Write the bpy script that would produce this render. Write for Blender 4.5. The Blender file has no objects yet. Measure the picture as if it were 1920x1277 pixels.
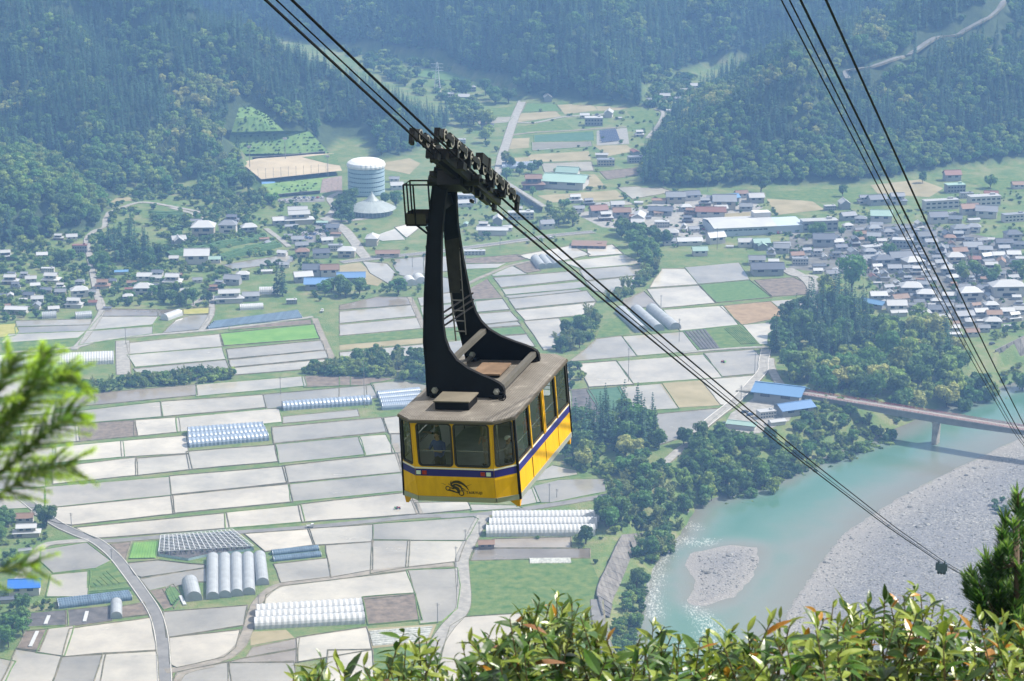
import bpy, math, random
import numpy as np
from mathutils import Vector, Matrix, noise
from mathutils.geometry import tessellate_polygon
R = math.radians
random.seed(7)
scene = bpy.context.scene
COL = scene.collection

# ------------------------------------------------------------------ camera
HC = 400.0                       # camera height above the valley floor (m)
FPX, PITCH = 4400.0, R(16.0)     # focal length in photo pixels (1920 wide), tilt below the horizon
cam_d = bpy.data.cameras.new('camera'); cam = bpy.data.objects.new('camera', cam_d); COL.objects.link(cam)
cam_d.sensor_width = 36; cam_d.lens = 36 * FPX / 1920
cam_d.clip_start = 0.3; cam_d.clip_end = 30000
cam.location = (0, 0, HC); cam.rotation_euler = (R(90) - PITCH, 0, 0)
cam_d.dof.use_dof = True; cam_d.dof.focus_distance = 90; cam_d.dof.aperture_fstop = 8.0
scene.camera = cam

# ------------------------------------------------------------------ world, sun, exposure
SUN_EL, SUN_AZ = R(50), R(74)    # azimuth measured from +Y (view direction) towards +X
world = bpy.data.worlds.new('World'); scene.world = world; world.use_nodes = True
wn, wl = world.node_tree.nodes, world.node_tree.links
wn.clear()
def wnode(t, **k):
    n = wn.new(t)
    for a, b in k.items(): setattr(n, a, b)
    return n
sky = wnode('ShaderNodeTexSky', sky_type='NISHITA', sun_disc=False, sun_elevation=SUN_EL, sun_rotation=SUN_AZ, air_density=1.2, dust_density=1.5, altitude=400)
tc = wnode('ShaderNodeTexCoord')
mp = wnode('ShaderNodeMapping'); mp.inputs['Scale'].default_value = (1, 1, 2.2); mp.inputs['Location'].default_value = (.35, .1, .2)
cn = wnode('ShaderNodeTexNoise'); cn.inputs['Scale'].default_value = 3.6; cn.inputs['Detail'].default_value = 5; cn.inputs['Roughness'].default_value = .5
cr = wnode('ShaderNodeValToRGB'); cr.color_ramp.elements[0].position = .43; cr.color_ramp.elements[1].position = .58
mx = wnode('ShaderNodeMixRGB'); mx.inputs['Color2'].default_value = (17, 16.6, 15.8, 1)
bg = wnode('ShaderNodeBackground'); bg.inputs['Strength'].default_value = 0.055
wo = wnode('ShaderNodeOutputWorld')
wl.new(tc.outputs['Generated'], mp.inputs['Vector']); wl.new(mp.outputs['Vector'], cn.inputs['Vector'])
wl.new(cn.outputs['Fac'], cr.inputs['Fac']); wl.new(cr.outputs['Color'], mx.inputs['Fac'])
wl.new(sky.outputs['Color'], mx.inputs['Color1']); wl.new(mx.outputs['Color'], bg.inputs['Color']); wl.new(bg.outputs['Background'], wo.inputs['Surface'])
sun_d = bpy.data.lights.new('sun', 'SUN'); sun_d.energy = 5.0; sun_d.angle = R(.53); sun_d.color = (1, .935, .835)
sun = bpy.data.objects.new('sun', sun_d); COL.objects.link(sun)
SD = Vector((math.sin(SUN_AZ) * math.cos(SUN_EL), math.cos(SUN_AZ) * math.cos(SUN_EL), math.sin(SUN_EL)))
sun.rotation_euler = SD.to_track_quat('Z', 'Y').to_euler(); sun.location = (60, -40, 520)
vs = scene.view_settings
vs.view_transform = 'Standard'; vs.look = 'None'; vs.gamma = 1; vs.exposure = 0.95; vs.use_curve_mapping = False
cy = scene.cycles
cy.max_bounces = 6; cy.diffuse_bounces = 2; cy.glossy_bounces = 3; cy.transmission_bounces = 4; cy.transparent_max_bounces = 12; cy.volume_bounces = 0
cy.caustics_reflective = False; cy.caustics_refractive = False; cy.use_denoising = True
cy.sample_clamp_indirect = 6

# ------------------------------------------------------------------ photo geometry -> world geometry
CP, SP = math.cos(PITCH), math.sin(PITCH)
def ray(px, py):
    a, b = (px - 960) / FPX, -(py - 638.5) / FPX
    return Vector((a, CP + b * SP, -SP + b * CP))
def gp(px, py, z=0.0):
    r = ray(px, py); t = (z - HC) / r.z
    return Vector((r.x * t, r.y * t, z))
def to_px(x, y, z):
    z = z - HC; d = y * CP - z * SP
    return 960 + FPX * x / d, 638.5 - FPX * (z * CP + y * SP) / d
VIEW = {'P': (0, 0, 1), 'A': (0, 0, 3), 'B': (640, 0, 3), 'C': (1280, 0, 3), 'D': (0, 426, 3), 'E': (640, 426, 3), 'F': (1280, 426, 3),
        'G': (0, 852, 3), 'H': (640, 852, 3), 'I': (1280, 852, 3), 'T': (1400, 330, 3.69), 'U': (1060, 330, 4.364), 'V': (0, 420, 4.571),
        'X': (320, 280, 4.364), 'Y': (860, 360, 6.0), 'Z': (1040, 100, 5.321), 'Q': (640, 220, 5.806)}
def pxy(v, x, y):
    o = VIEW[v]; return o[0] + x / o[2], o[1] + y / o[2]
def vp(v, x, y, z=0.0): return gp(*pxy(v, x, y), z)
def mpp(p): return (Vector(p) - Vector((0, 0, HC))).length / FPX     # metres per photo pixel at a point
def pts(v, s, z=0.0):
    return [vp(v, *map(float, q.split(',')), z) for q in s.split()]

# ------------------------------------------------------------------ materials
MATS = {}
def mat(name, col, rough=.7, spec=.3, metal=0, var=0.0, scale=.3, detail=4, bump=0.0, bscale=None, col2=None, rnd=0.0, trans=0.0, emis=None, coat=0.0, coords='Object', stretch=None):
    if name in MATS: return MATS[name]
    m = bpy.data.materials.new(name); m.use_nodes = True; MATS[name] = m
    nt = m.node_tree; n, l = nt.nodes, nt.links
    b = n['Principled BSDF']
    b.inputs['Base Color'].default_value = (*col, 1); b.inputs['Roughness'].default_value = rough
    b.inputs['Specular IOR Level'].default_value = spec; b.inputs['Metallic'].default_value = metal
    b.inputs['Coat Weight'].default_value = coat
    out = None
    t = n.new('ShaderNodeTexCoord').outputs[coords]
    if stretch:
        mpn = n.new('ShaderNodeMapping'); mpn.inputs['Scale'].default_value = stretch; l.new(t, mpn.inputs['Vector']); t = mpn.outputs['Vector']
    if var or col2:
        x = n.new('ShaderNodeTexNoise'); x.inputs['Scale'].default_value = scale; x.inputs['Detail'].default_value = detail; x.inputs['Roughness'].default_value = .6
        l.new(t, x.inputs['Vector'])
        rp = n.new('ShaderNodeValToRGB'); rp.color_ramp.elements[0].position = .35; rp.color_ramp.elements[1].position = .65
        c2 = col2 if col2 else tuple(min(1, c * (1 + var)) for c in col); c1 = col if col2 else tuple(c * (1 - var) for c in col)
        rp.color_ramp.elements[0].color = (*c1, 1); rp.color_ramp.elements[1].color = (*c2, 1)
        l.new(x.outputs['Fac'], rp.inputs['Fac']); out = rp.outputs['Color']
    if rnd:
        oi = n.new('ShaderNodeObjectInfo'); hs = n.new('ShaderNodeHueSaturation')
        mr = n.new('ShaderNodeMapRange'); mr.inputs['To Min'].default_value = 1 - rnd; mr.inputs['To Max'].default_value = 1 + rnd
        l.new(oi.outputs['Random'], mr.inputs['Value']); l.new(mr.outputs['Result'], hs.inputs['Value'])
        mr2 = n.new('ShaderNodeMapRange'); mr2.inputs['From Min'].default_value = 0; mr2.inputs['To Min'].default_value = .5 - rnd * .05; mr2.inputs['To Max'].default_value = .5 + rnd * .05
        mm = n.new('ShaderNodeMath'); mm.operation = 'FRACT'; m3 = n.new('ShaderNodeMath'); m3.operation = 'MULTIPLY'; m3.inputs[1].default_value = 7.31
        l.new(oi.outputs['Random'], m3.inputs[0]); l.new(m3.outputs[0], mm.inputs[0]); l.new(mm.outputs[0], mr2.inputs['Value']); l.new(mr2.outputs['Result'], hs.inputs['Hue'])
        hs.inputs['Color'].default_value = (*col, 1)
        if out: l.new(out, hs.inputs['Color'])
        out = hs.outputs['Color']
    if out: l.new(out, b.inputs['Base Color'])
    if bump:
        x = n.new('ShaderNodeTexNoise'); x.inputs['Scale'].default_value = bscale or scale * 4; x.inputs['Detail'].default_value = 5
        l.new(t, x.inputs['Vector']); bp = n.new('ShaderNodeBump'); bp.inputs['Strength'].default_value = bump; bp.inputs['Distance'].default_value = .2
        l.new(x.outputs['Fac'], bp.inputs['Height']); l.new(bp.outputs['Normal'], b.inputs['Normal'])
    if trans:
        tr = n.new('ShaderNodeBsdfTranslucent'); ms = n.new('ShaderNodeMixShader'); ms.inputs[0].default_value = trans
        tr.inputs['Color'].default_value = (*[min(1, c * 1.5) for c in col], 1)
        if out: l.new(out, tr.inputs['Color'])
        l.new(b.outputs[0], ms.inputs[1]); l.new(tr.outputs[0], ms.inputs[2]); l.new(ms.outputs[0], n['Material Output'].inputs['Surface'])
    return m

# ------------------------------------------------------------------ mesh helpers
def link(o, parent=None):
    COL.objects.link(o)
    if parent: o.parent = parent
    return o
def tag(o, label=None, cat=None, group=None, kind=None):
    if label: o['label'] = label
    if cat: o['category'] = cat
    if group: o['group'] = group
    if kind: o['kind'] = kind
    return o
def empty(name, loc=(0, 0, 0), rz=0.0, parent=None):
    o = bpy.data.objects.new(name, None); o.empty_display_size = .5
    o.location = loc; o.rotation_euler = (0, 0, rz); return link(o, parent)
def inst(name, me, parent=None, loc=(0, 0, 0), rz=0.0, sc=None):
    o = bpy.data.objects.new(name, me); o.location = loc; o.rotation_euler = (0, 0, rz)
    if sc is not None: o.scale = (sc, sc, sc) if isinstance(sc, (int, float)) else sc
    return link(o, parent)
class MB:
    def __init__(s): s.v, s.f, s.m = [], [], []
    def face(s, ps, m=0):
        i = len(s.v); s.v.extend([tuple(p) for p in ps]); s.f.append(tuple(range(i, i + len(ps)))); s.m.append(m)
    def box(s, c, d, m=0, M=None):
        x, y, z = d[0] / 2, d[1] / 2, d[2] / 2
        q = [Vector((a * x, b * y, e * z)) for e in (-1, 1) for a, b in ((-1, -1), (1, -1), (1, 1), (-1, 1))]
        if M is not None: q = [M @ p for p in q]
        i = len(s.v); s.v.extend([tuple(p + Vector(c)) for p in q])
        for f in ((3, 2, 1, 0), (4, 5, 6, 7), (0, 1, 5, 4), (1, 2, 6, 5), (2, 3, 7, 6), (3, 0, 4, 7)):
            s.f.append(tuple(i + k for k in f)); s.m.append(m)
    def bar(s, a, b, w, h, m=0, up=(0, 0, 1)):
        a, b = Vector(a), Vector(b); d = b - a; L = d.length; d.normalize()
        u = Vector(up); x = d.cross(u)
        if x.length < 1e-4: x = d.cross(Vector((1, 0, 0)))
        x.normalize(); u = x.cross(d)
        M = Matrix((x, d, u)).transposed()
        s.box((a + b) / 2, (w, L, h), m, M)
    def tube(s, path, rad, n=8, m=0, cap=True):
        P = [Vector(p) for p in path]; i0 = len(s.v); k = len(P)
        rad = [rad] * k if isinstance(rad, (int, float)) else rad
        px = None
        for i, p in enumerate(P):
            d = (P[min(i + 1, k - 1)] - P[max(i - 1, 0)]).normalized()
            if px is None:
                px = d.cross(Vector((0, 0, 1)))
                if px.length < 1e-3: px = d.cross(Vector((1, 0, 0)))
            px = (px - d * px.dot(d)).normalized(); py = d.cross(px)
            for j in range(n):
                a = 2 * math.pi * j / n
                s.v.append(tuple(p + (px * math.cos(a) + py * math.sin(a)) * rad[i]))
        for i in range(k - 1):
            for j in range(n):
                a, b = i0 + i * n + j, i0 + i * n + (j + 1) % n
                s.f.append((a, b, b + n, a + n)); s.m.append(m)
        if cap:
            s.f.append(tuple(i0 + j for j in reversed(range(n)))); s.m.append(m)
            s.f.append(tuple(i0 + (k - 1) * n + j for j in range(n))); s.m.append(m)
    def prism(s, poly, lo, hi, m=0):
        n = len(poly); i = len(s.v)
        for z in (lo, hi): s.v.extend([(p[0], p[1], z) for p in poly])
        s.f.append(tuple(i + k for k in reversed(range(n)))); s.f.append(tuple(i + n + k for k in range(n))); s.m += [m, m]
        for k in range(n):
            j = (k + 1) % n; s.f.append((i + k, i + j, i + n + j, i + n + k)); s.m.append(m)
    def mesh(s, name, mats=()):
        me = bpy.data.meshes.new(name); me.from_pydata(s.v, [], s.f)
        for m in (mats if isinstance(mats, (list, tuple)) else [mats]): me.materials.append(m)
        if any(s.m): me.polygons.foreach_set('material_index', s.m)
        me.update(); return me
    def build(s, name, mats, parent=None, smooth=False, **k):
        me = s.mesh(name, mats)
        if smooth: me.polygons.foreach_set('use_smooth', [True] * len(me.polygons))
        return inst(name, me, parent, **k)
def poly_sd(X, Y, P):
    """signed distance to a polygon, positive inside"""
    P = np.array([(p[0], p[1]) for p in P]); n = len(P)
    d2 = np.full(X.shape, 1e18); ins = np.zeros(X.shape, bool)
    for i in range(n):
        ax, ay = P[i]; bx, by = P[(i + 1) % n]
        ex, ey = bx - ax, by - ay; L = ex * ex + ey * ey + 1e-12
        t = np.clip(((X - ax) * ex + (Y - ay) * ey) / L, 0, 1)
        d2 = np.minimum(d2, (X - ax - t * ex) ** 2 + (Y - ay - t * ey) ** 2)
        if ay != by:
            c = (ay > Y) != (by > Y); ins ^= c & (X < ax + (Y - ay) / (by - ay) * ex)
    d = np.sqrt(d2); return np.where(ins, d, -d)
def in_poly(x, y, P):
    c = False; n = len(P)
    for i in range(n):
        a, b = P[i], P[(i + 1) % n]
        if (a[1] > y) != (b[1] > y) and x < a[0] + (y - a[1]) / (b[1] - a[1]) * (b[0] - a[0]): c = not c
    return c
def sstep(a, b, x):
    t = np.clip((x - a) / (b - a), 0, 1); return t * t * (3 - 2 * t)
_rng = np.random.default_rng(5)
_waves = [(_rng.uniform(.6, 1.8) / w, _rng.uniform(0, 6.28), _rng.uniform(0, 6.28), w) for w in (260, 190, 130, 90, 62, 45, 33) for _ in range(4)]
def fnoise(X, Y):
    o = np.zeros(np.shape(X))
    for k, a, ph, w in _waves: o = o + np.sin((X * math.cos(a) + Y * math.sin(a)) * k * 6.28 + ph) * (w / 260.0) ** .8
    return o / 4.0
# ------------------------------------------------------------------ terrain
WZ = -12.0    # river level
def pl(s, z=0.0, v='P'): return pts(v, s, z)
RIVER = pl('1150,1500 1180,1277 1190,1172 1215,1090 1240,1035 1273,1006 1293,975 1310,945 1370,922 1460,899 1533,860 1613,832 1707,792 1763,764 1827,740 1920,712 2300,640 2300,720 1920,818 1870,840 1810,869 1747,899 1680,935 1580,999 1530,1062 1480,1135 1440,1230 1380,1500', WZ)
GRAVEL = pl('1870,840 1810,869 1747,899 1680,935 1580,999 1530,1062 1480,1135 1440,1230 1380,1500 2700,1500 2700,690 2300,720 1920,818', WZ)
ISLAND = [(p.x, p.y) for p in pts('I', '95,560 250,525 400,530 430,590 390,660 340,720 250,810 120,850 45,815 50,650', WZ)]
HILLS = [   # foot line, slope, cap, noise
    (pl('-700,400 -200,345 -40,335 70,345 150,368 200,385 240,348 330,338 450,340 458,303 432,289 612,286 640,262 680,262 704,303 765,290 815,262 857,226') + [Vector((-75, 2100, 0)), Vector((-135, 2190, 0)), Vector((-215, 2360, 0)), Vector((-350, 2620, 0)), Vector((-700, 3200, 0)), Vector((-2600, 4600, 0)), Vector((-2600, 1500, 0))], .56, 330, 1.0),
    (pl('-260,520 0,468 120,442 190,430 200,395 160,352 60,318 -260,330'), 1.0, 44, .3),
    ([Vector((-2600, 5000, 0)), Vector((-790, 3440, 0)), Vector((-450, 2920, 0)), Vector((-245, 2610, 0))] + pl('715,104 807,120 940,163 980,189 1040,190 1107,196 1203,202 1207,168 1280,140 1330,128 1420,124 1600,128 2500,110') + [Vector((2600, 2300, 0)), Vector((2600, 7000, 0)), Vector((-2600, 7000, 0))], .72, 400, 1.0),
    (pl('1198,350 1300,353 1430,349 1620,346 1700,331 1800,316 1920,303 2400,280') + [Vector((2600, 1750, 0)), Vector((2600, 2600, 0))] + pl('2500,100 1800,128 1480,128 1380,152 1320,178 1272,212 1240,250 1205,300'), .49, 300, .8),
]
RIDGES = []     # spurs on the hillsides: (points, height, half width)
WALLZ = [pts('H', '1582,450 1545,520 1500,620 1452,720 1440,790 1470,900', 1.2) + pts('H', '1500,1010 1640,960 1690,760 1720,600 1800,500 1760,420 1640,420', -11),
         pts('F', '1760,690 1918,612 2050,545', 2) + pts('F', '2050,770 1918,830 1700,900 1640,860', -11)]
def height(X, Y):
    X = np.asarray(X, float); Y = np.asarray(Y, float)
    nz = fnoise(X, Y); h = np.zeros(X.shape); wood = np.full(X.shape, -50.0)
    for foot, sl, cap, na in HILLS:
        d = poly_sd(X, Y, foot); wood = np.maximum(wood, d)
        dd = np.maximum(d, 0); e = sstep(0, 30, dd) * .6 + .4
        k = sl * dd * e * (1 + na * .38 * nz * sstep(5, 90, dd))
        h = np.maximum(h, cap * (1 - np.exp(-k / cap)))
    for P, A, w in RIDGES:
        d2 = np.full(X.shape, 1e9); tt = np.zeros(X.shape)
        for i in range(len(P) - 1):
            a, b = P[i], P[i + 1]; ex, ey = b[0] - a[0], b[1] - a[1]; t = np.clip(((X - a[0]) * ex + (Y - a[1]) * ey) / (ex * ex + ey * ey), 0, 1)
            q = (X - a[0] - t * ex) ** 2 + (Y - a[1] - t * ey) ** 2; tt = np.where(q < d2, (i + t) / (len(P) - 1), tt); d2 = np.minimum(d2, q)
        h = h + A * np.exp(-np.sqrt(d2 + 9) / w) * (.35 + .65 * np.sin(np.pi * np.clip(tt * .85 + .1, 0, 1))) * (wood > -2)
    dr = -poly_sd(X, Y, RIVER); g = poly_sd(X, Y, GRAVEL)
    bank = np.where(dr < 0, WZ + np.maximum(dr * .22, -3.5), WZ + (-WZ) * sstep(0, 20, dr))
    gz = WZ + .02 + np.minimum(np.maximum(dr, 0) * .028, 4) + np.maximum(np.minimum(dr, 0) * .2, -3) + .25 * nz * sstep(3, 30, dr)
    gw = sstep(-6, 4, g) * (dr > -40)
    z = np.where(dr < 22, np.minimum(h, bank), h)
    for P in WALLZ: z = np.where((poly_sd(X, Y, P) > 1.0) & (dr > 0), np.minimum(z, WZ + np.minimum(dr * .35, 3.2)), z)
    z = np.where(g > -8, z * (1 - gw) + gz * gw, z)
    isl = poly_sd(X, Y, ISLAND) + 4 * fnoise(X * 3, Y * 3) + 4; z = np.where(isl > -14, np.maximum(z, WZ - .5 + .85 * sstep(-14, 14, isl)), z)
    # the slope the photographer stands on
    near = 400 - 1.75 - .55 * np.maximum(Y + 2, 0) + 1.2 * nz * sstep(5, 60, Y)
    near = np.where(Y < -2, 398.25 + (-2 - Y) * .35, near)
    z = np.where(Y < 760, np.maximum(near, np.where(Y < 700, -3, z)), z)
    return z, wood, np.maximum(dr, isl), np.maximum(g, isl)
def _spur(v, s, A, w):
    P = []
    for q in s.split():
        x, y = pxy(v, *map(float, q.split(','))); r = ray(x, y); t = np.linspace(1500, 3300, 450)
        h = height(r.x * t, r.y * t)[0]; i = int(np.argmax(h > HC + r.z * t)) or -1; P.append((r.x * t[i], r.y * t[i]))
    return (P, A, w)
RIDGES += [_spur('A', '760,230 880,380 980,520 1080,660 1180,800 1290,930', 26, 26), _spur('A', '1180,380 1400,480 1560,640 1640,700', 16, 20), _spur('A', '380,480 440,640 560,830', 14, 22), _spur('A', '60,380 160,560 260,760', 16, 26), _spur('B', '0,60 200,300 420,520 600,650', 12, 24),
           _spur('C', '560,400 640,560 700,700 770,840', 24, 24), _spur('C', '1100,440 1280,560 1400,660 1450,800', 20, 26), _spur('C', '330,480 480,420 760,345', 10, 22), _spur('C', '1650,420 1720,560 1760,760', 20, 28), _spur('C', '60,600 200,700 300,860', 14, 20),
           _spur('B', '1000,100 1060,300 1020,520', 22, 30), _spur('B', '500,60 560,200 620,380', 22, 30), _spur('B', '1500,60 1560,280 1600,480', 20, 30), _spur('C', '200,20 260,200 300,420', 20, 30)]
def axis(segs):
    o = []
    for a, b, st in segs: o += list(np.arange(a, b, st))
    return np.array(o + [segs[-1][1]])
ax = axis([(-2500, -700, 60), (-700, -420, 14), (-420, 460, 4.5), (460, 700, 14), (700, 2500, 60)])
ay = axis([(-160, -20, 20), (-20, 80, 4), (80, 560, 20), (560, 860, 12), (860, 1760, 4.5), (1760, 2900, 7), (2900, 3700, 22), (3700, 7000, 120)])
GX, GY = np.meshgrid(ax, ay); GZ, GW, GR, GG = height(GX, GY)
nx, ny = len(ax), len(ay)
def hq(x, y):
    i = int(np.clip(np.searchsorted(ax, x) - 1, 0, nx - 2)); j = int(np.clip(np.searchsorted(ay, y) - 1, 0, ny - 2))
    u, v = (x - ax[i]) / (ax[i + 1] - ax[i]), (y - ay[j]) / (ay[j + 1] - ay[j])
    return float((GZ[j, i] * (1 - u) + GZ[j, i + 1] * u) * (1 - v) + (GZ[j + 1, i] * (1 - u) + GZ[j + 1, i + 1] * u) * v)
me = bpy.data.meshes.new('ground')
V = np.stack([GX, GY, GZ], -1).reshape(-1, 3)
ii = (np.arange(ny - 1)[:, None] * nx + np.arange(nx - 1)[None, :]).ravel()
me.from_pydata(V.tolist(), [], np.stack([ii, ii + 1, ii + nx + 1, ii + nx], 1).tolist())
for nm, A in (('wood', GW), ('gravel', GG), ('bank', GR)):
    at = me.attributes.new(nm, 'FLOAT', 'POINT'); at.data.foreach_set('value', A.ravel().astype(np.float32))
me.polygons.foreach_set('use_smooth', [True] * len(me.polygons))

def nodes_mat(name):
    m = bpy.data.materials.new(name); m.use_nodes = True; MATS[name] = m
    n, l = m.node_tree.nodes, m.node_tree.links
    return m, n, l, n['Principled BSDF']
def ramp(n, l, src, stops):
    r = n.new('ShaderNodeValToRGB'); e = r.color_ramp.elements
    while len(e) < len(stops): e.new(.5)
    for i, (p, c) in enumerate(stops): e[i].position = p; e[i].color = (*c, 1) if len(c) == 3 else c
    l.new(src, r.inputs['Fac']); return r.outputs['Color']
def nz_(n, l, vec, scale, detail=4, rough=.6):
    x = n.new('ShaderNodeTexNoise'); x.inputs['Scale'].default_value = scale; x.inputs['Detail'].default_value = detail; x.inputs['Roughness'].default_value = rough
    l.new(vec, x.inputs['Vector']); return x.outputs['Fac']
def attr(n, nm):
    a = n.new('ShaderNodeAttribute'); a.attribute_name = nm; return a.outputs['Fac']
def mapr(n, l, src, a, b, c=0., d=1.):
    m = n.new('ShaderNodeMapRange'); m.inputs['From Min'].default_value = a; m.inputs['From Max'].default_value = b; m.inputs['To Min'].default_value = c; m.inputs['To Max'].default_value = d
    l.new(src, m.inputs['Value']); return m.outputs['Result']
def mixc(n, l, f, a, b):
    m = n.new('ShaderNodeMixRGB')
    for k, s in (('Fac', f), ('Color1', a), ('Color2', b)):
        if hasattr(s, 'links'): l.new(s, m.inputs[k])
        else: m.inputs[k].default_value = s if k == 'Fac' else (*s, 1)
    return m.outputs['Color']
def mathn(n, l, op, a, b):
    m = n.new('ShaderNodeMath'); m.operation = op
    for i, s in enumerate((a, b)):
        if hasattr(s, 'links'): l.new(s, m.inputs[i])
        else: m.inputs[i].default_value = s
    return m.outputs[0]
m, n, l, b = nodes_mat('ground_grass_earth_gravel')
tco = n.new('ShaderNodeTexCoord').outputs['Object']
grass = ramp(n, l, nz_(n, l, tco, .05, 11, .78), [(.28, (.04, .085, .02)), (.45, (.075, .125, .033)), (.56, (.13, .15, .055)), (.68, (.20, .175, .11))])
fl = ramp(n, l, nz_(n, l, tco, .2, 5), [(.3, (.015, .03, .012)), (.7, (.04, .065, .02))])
vor = n.new('ShaderNodeTexVoronoi'); vor.inputs['Scale'].default_value = 1.15; l.new(tco, vor.inputs['Vector'])
vg = n.new('ShaderNodeSeparateColor'); l.new(vor.outputs['Color'], vg.inputs[0])
grav = ramp(n, l, vg.outputs[0], [(0, (.085, .085, .085)), (.5, (.14, .14, .142)), (.85, (.19, .19, .19)), (1, (.30, .298, .29))])
grav = mixc(n, l, mapr(n, l, nz_(n, l, tco, .022, 8, .7), .35, .65, 0, .75), grav, (.125, .127, .14))
wet = mapr(n, l, attr(n, 'bank'), 0, 9, 1, 0)
grav = mixc(n, l, mapr(n, l, attr(n, 'bank'), 3, 26, .45, 0), grav, (.27, .25, .22))
grav = mixc(n, l, mapr(n, l, attr(n, 'bank'), -1, 2.5, .6, 0), grav, (.12, .11, .095))
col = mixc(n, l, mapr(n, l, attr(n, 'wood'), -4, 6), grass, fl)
gsd = mathn(n, l, 'ADD', attr(n, 'gravel'), mapr(n, l, nz_(n, l, tco, .12, 5), 0, 1, -6, 6))
col = mixc(n, l, mapr(n, l, gsd, -4, 1), col, grav)
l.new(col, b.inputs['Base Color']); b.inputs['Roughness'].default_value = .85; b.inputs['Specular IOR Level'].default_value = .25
bp = n.new('ShaderNodeBump'); bp.inputs['Strength'].default_value = .5; bp.inputs['Distance'].default_value = .4
l.new(vor.outputs['Distance'], bp.inputs['Height']); l.new(bp.outputs['Normal'], b.inputs['Normal'])
me.materials.append(m)
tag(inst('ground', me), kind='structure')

# ------------------------------------------------------------------ river
rv = np.array([(p.x, p.y) for p in RIVER])
rx = np.arange(rv[:, 0].min() - 20, rv[:, 0].max() + 20, 3.5); ry = np.arange(rv[:, 1].min() - 20, rv[:, 1].max() + 20, 3.5)
WX, WY = np.meshgrid(rx, ry); wd = poly_sd(WX, WY, RIVER)
wd2 = np.minimum(wd, -poly_sd(WX, WY, ISLAND)); gdist = -poly_sd(WX, WY, GRAVEL)
fo = np.zeros(WX.shape)
for s, w in (('I', '0,470 60,500 150,490'), ('I', '-30,380 60,410'), ('I', '60,860 130,960 150,1060 170,1160 190,1270'), ('I', '0,1050 40,1150 20,1277'), ('H', '1860,470 1820,560 1790,600'), ('I', '120,900 200,1000 210,1150'), ('H', '1780,600 1745,760 1760,900')):
    q = pts(s, w, WZ)
    for a, c in zip(q[:-1], q[1:]):
        ex, ey = c.x - a.x, c.y - a.y; t = np.clip(((WX - a.x) * ex + (WY - a.y) * ey) / (ex * ex + ey * ey), 0, 1)
        fo = np.maximum(fo, np.exp(-((WX - a.x - t * ex) ** 2 + (WY - a.y - t * ey) ** 2) / 11.0 ** 2))
keep = wd > -18
idx = -np.ones(WX.shape, int); idx[keep] = np.arange(keep.sum())
qd = np.stack([idx[:-1, :-1], idx[:-1, 1:], idx[1:, 1:], idx[1:, :-1]], -1).reshape(-1, 4); qd = qd[(qd >= 0).all(1)]
me = bpy.data.meshes.new('river')
me.from_pydata(np.stack([WX[keep], WY[keep], np.full(keep.sum(), WZ)], 1).tolist(), [], qd.tolist())
for nm, A in (('deep', np.minimum(wd2, gdist * .5)), ('foam', fo)):
    me.attributes.new(nm, 'FLOAT', 'POINT').data.foreach_set('value', A[keep].astype(np.float32))
m, n, l, b = nodes_mat('river_water')
tco = n.new('ShaderNodeTexCoord').outputs['Object']
dp = mathn(n, l, 'ADD', attr(n, 'deep'), mapr(n, l, nz_(n, l, tco, .03, 4), 0, 1, -9, 9))
wc = ramp(n, l, mapr(n, l, dp, 0, 34), [(0, (.14, .14, .115)), (.18, (.135, .155, .132)), (.5, (.078, .148, .114)), (1, (.034, .115, .076))])
mpn = n.new('ShaderNodeMapping'); mpn.inputs['Scale'].default_value = (1.2, .5, 1); mpn.inputs['Rotation'].default_value = (0, 0, R(-25)); l.new(tco, mpn.inputs['Vector'])
fz = mathn(n, l, 'ADD', mapr(n, l, nz_(n, l, mpn.outputs['Vector'], .9, 9, .75), .2, .8), mapr(n, l, attr(n, 'foam'), 0, 1, -.75, -.19))
fm = mapr(n, l, fz, .26, .75, 0, .8)
wc = mixc(n, l, fm, wc, (.75, .78, .78)); l.new(wc, b.inputs['Base Color'])
l.new(mapr(n, l, fm, 0, 1, .09, .6), b.inputs['Roughness']); b.inputs['IOR'].default_value = 1.33
bp = n.new('ShaderNodeBump'); bp.inputs['Distance'].default_value = .25; l.new(mapr(n, l, attr(n, 'foam'), 0, .7, .22, .4), bp.inputs['Strength'])
l.new(nz_(n, l, mpn.outputs['Vector'], .8, 6), bp.inputs['Height']); l.new(bp.outputs['Normal'], b.inputs['Normal'])
me.materials.append(m); tag(inst('river', me), kind='structure')

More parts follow.
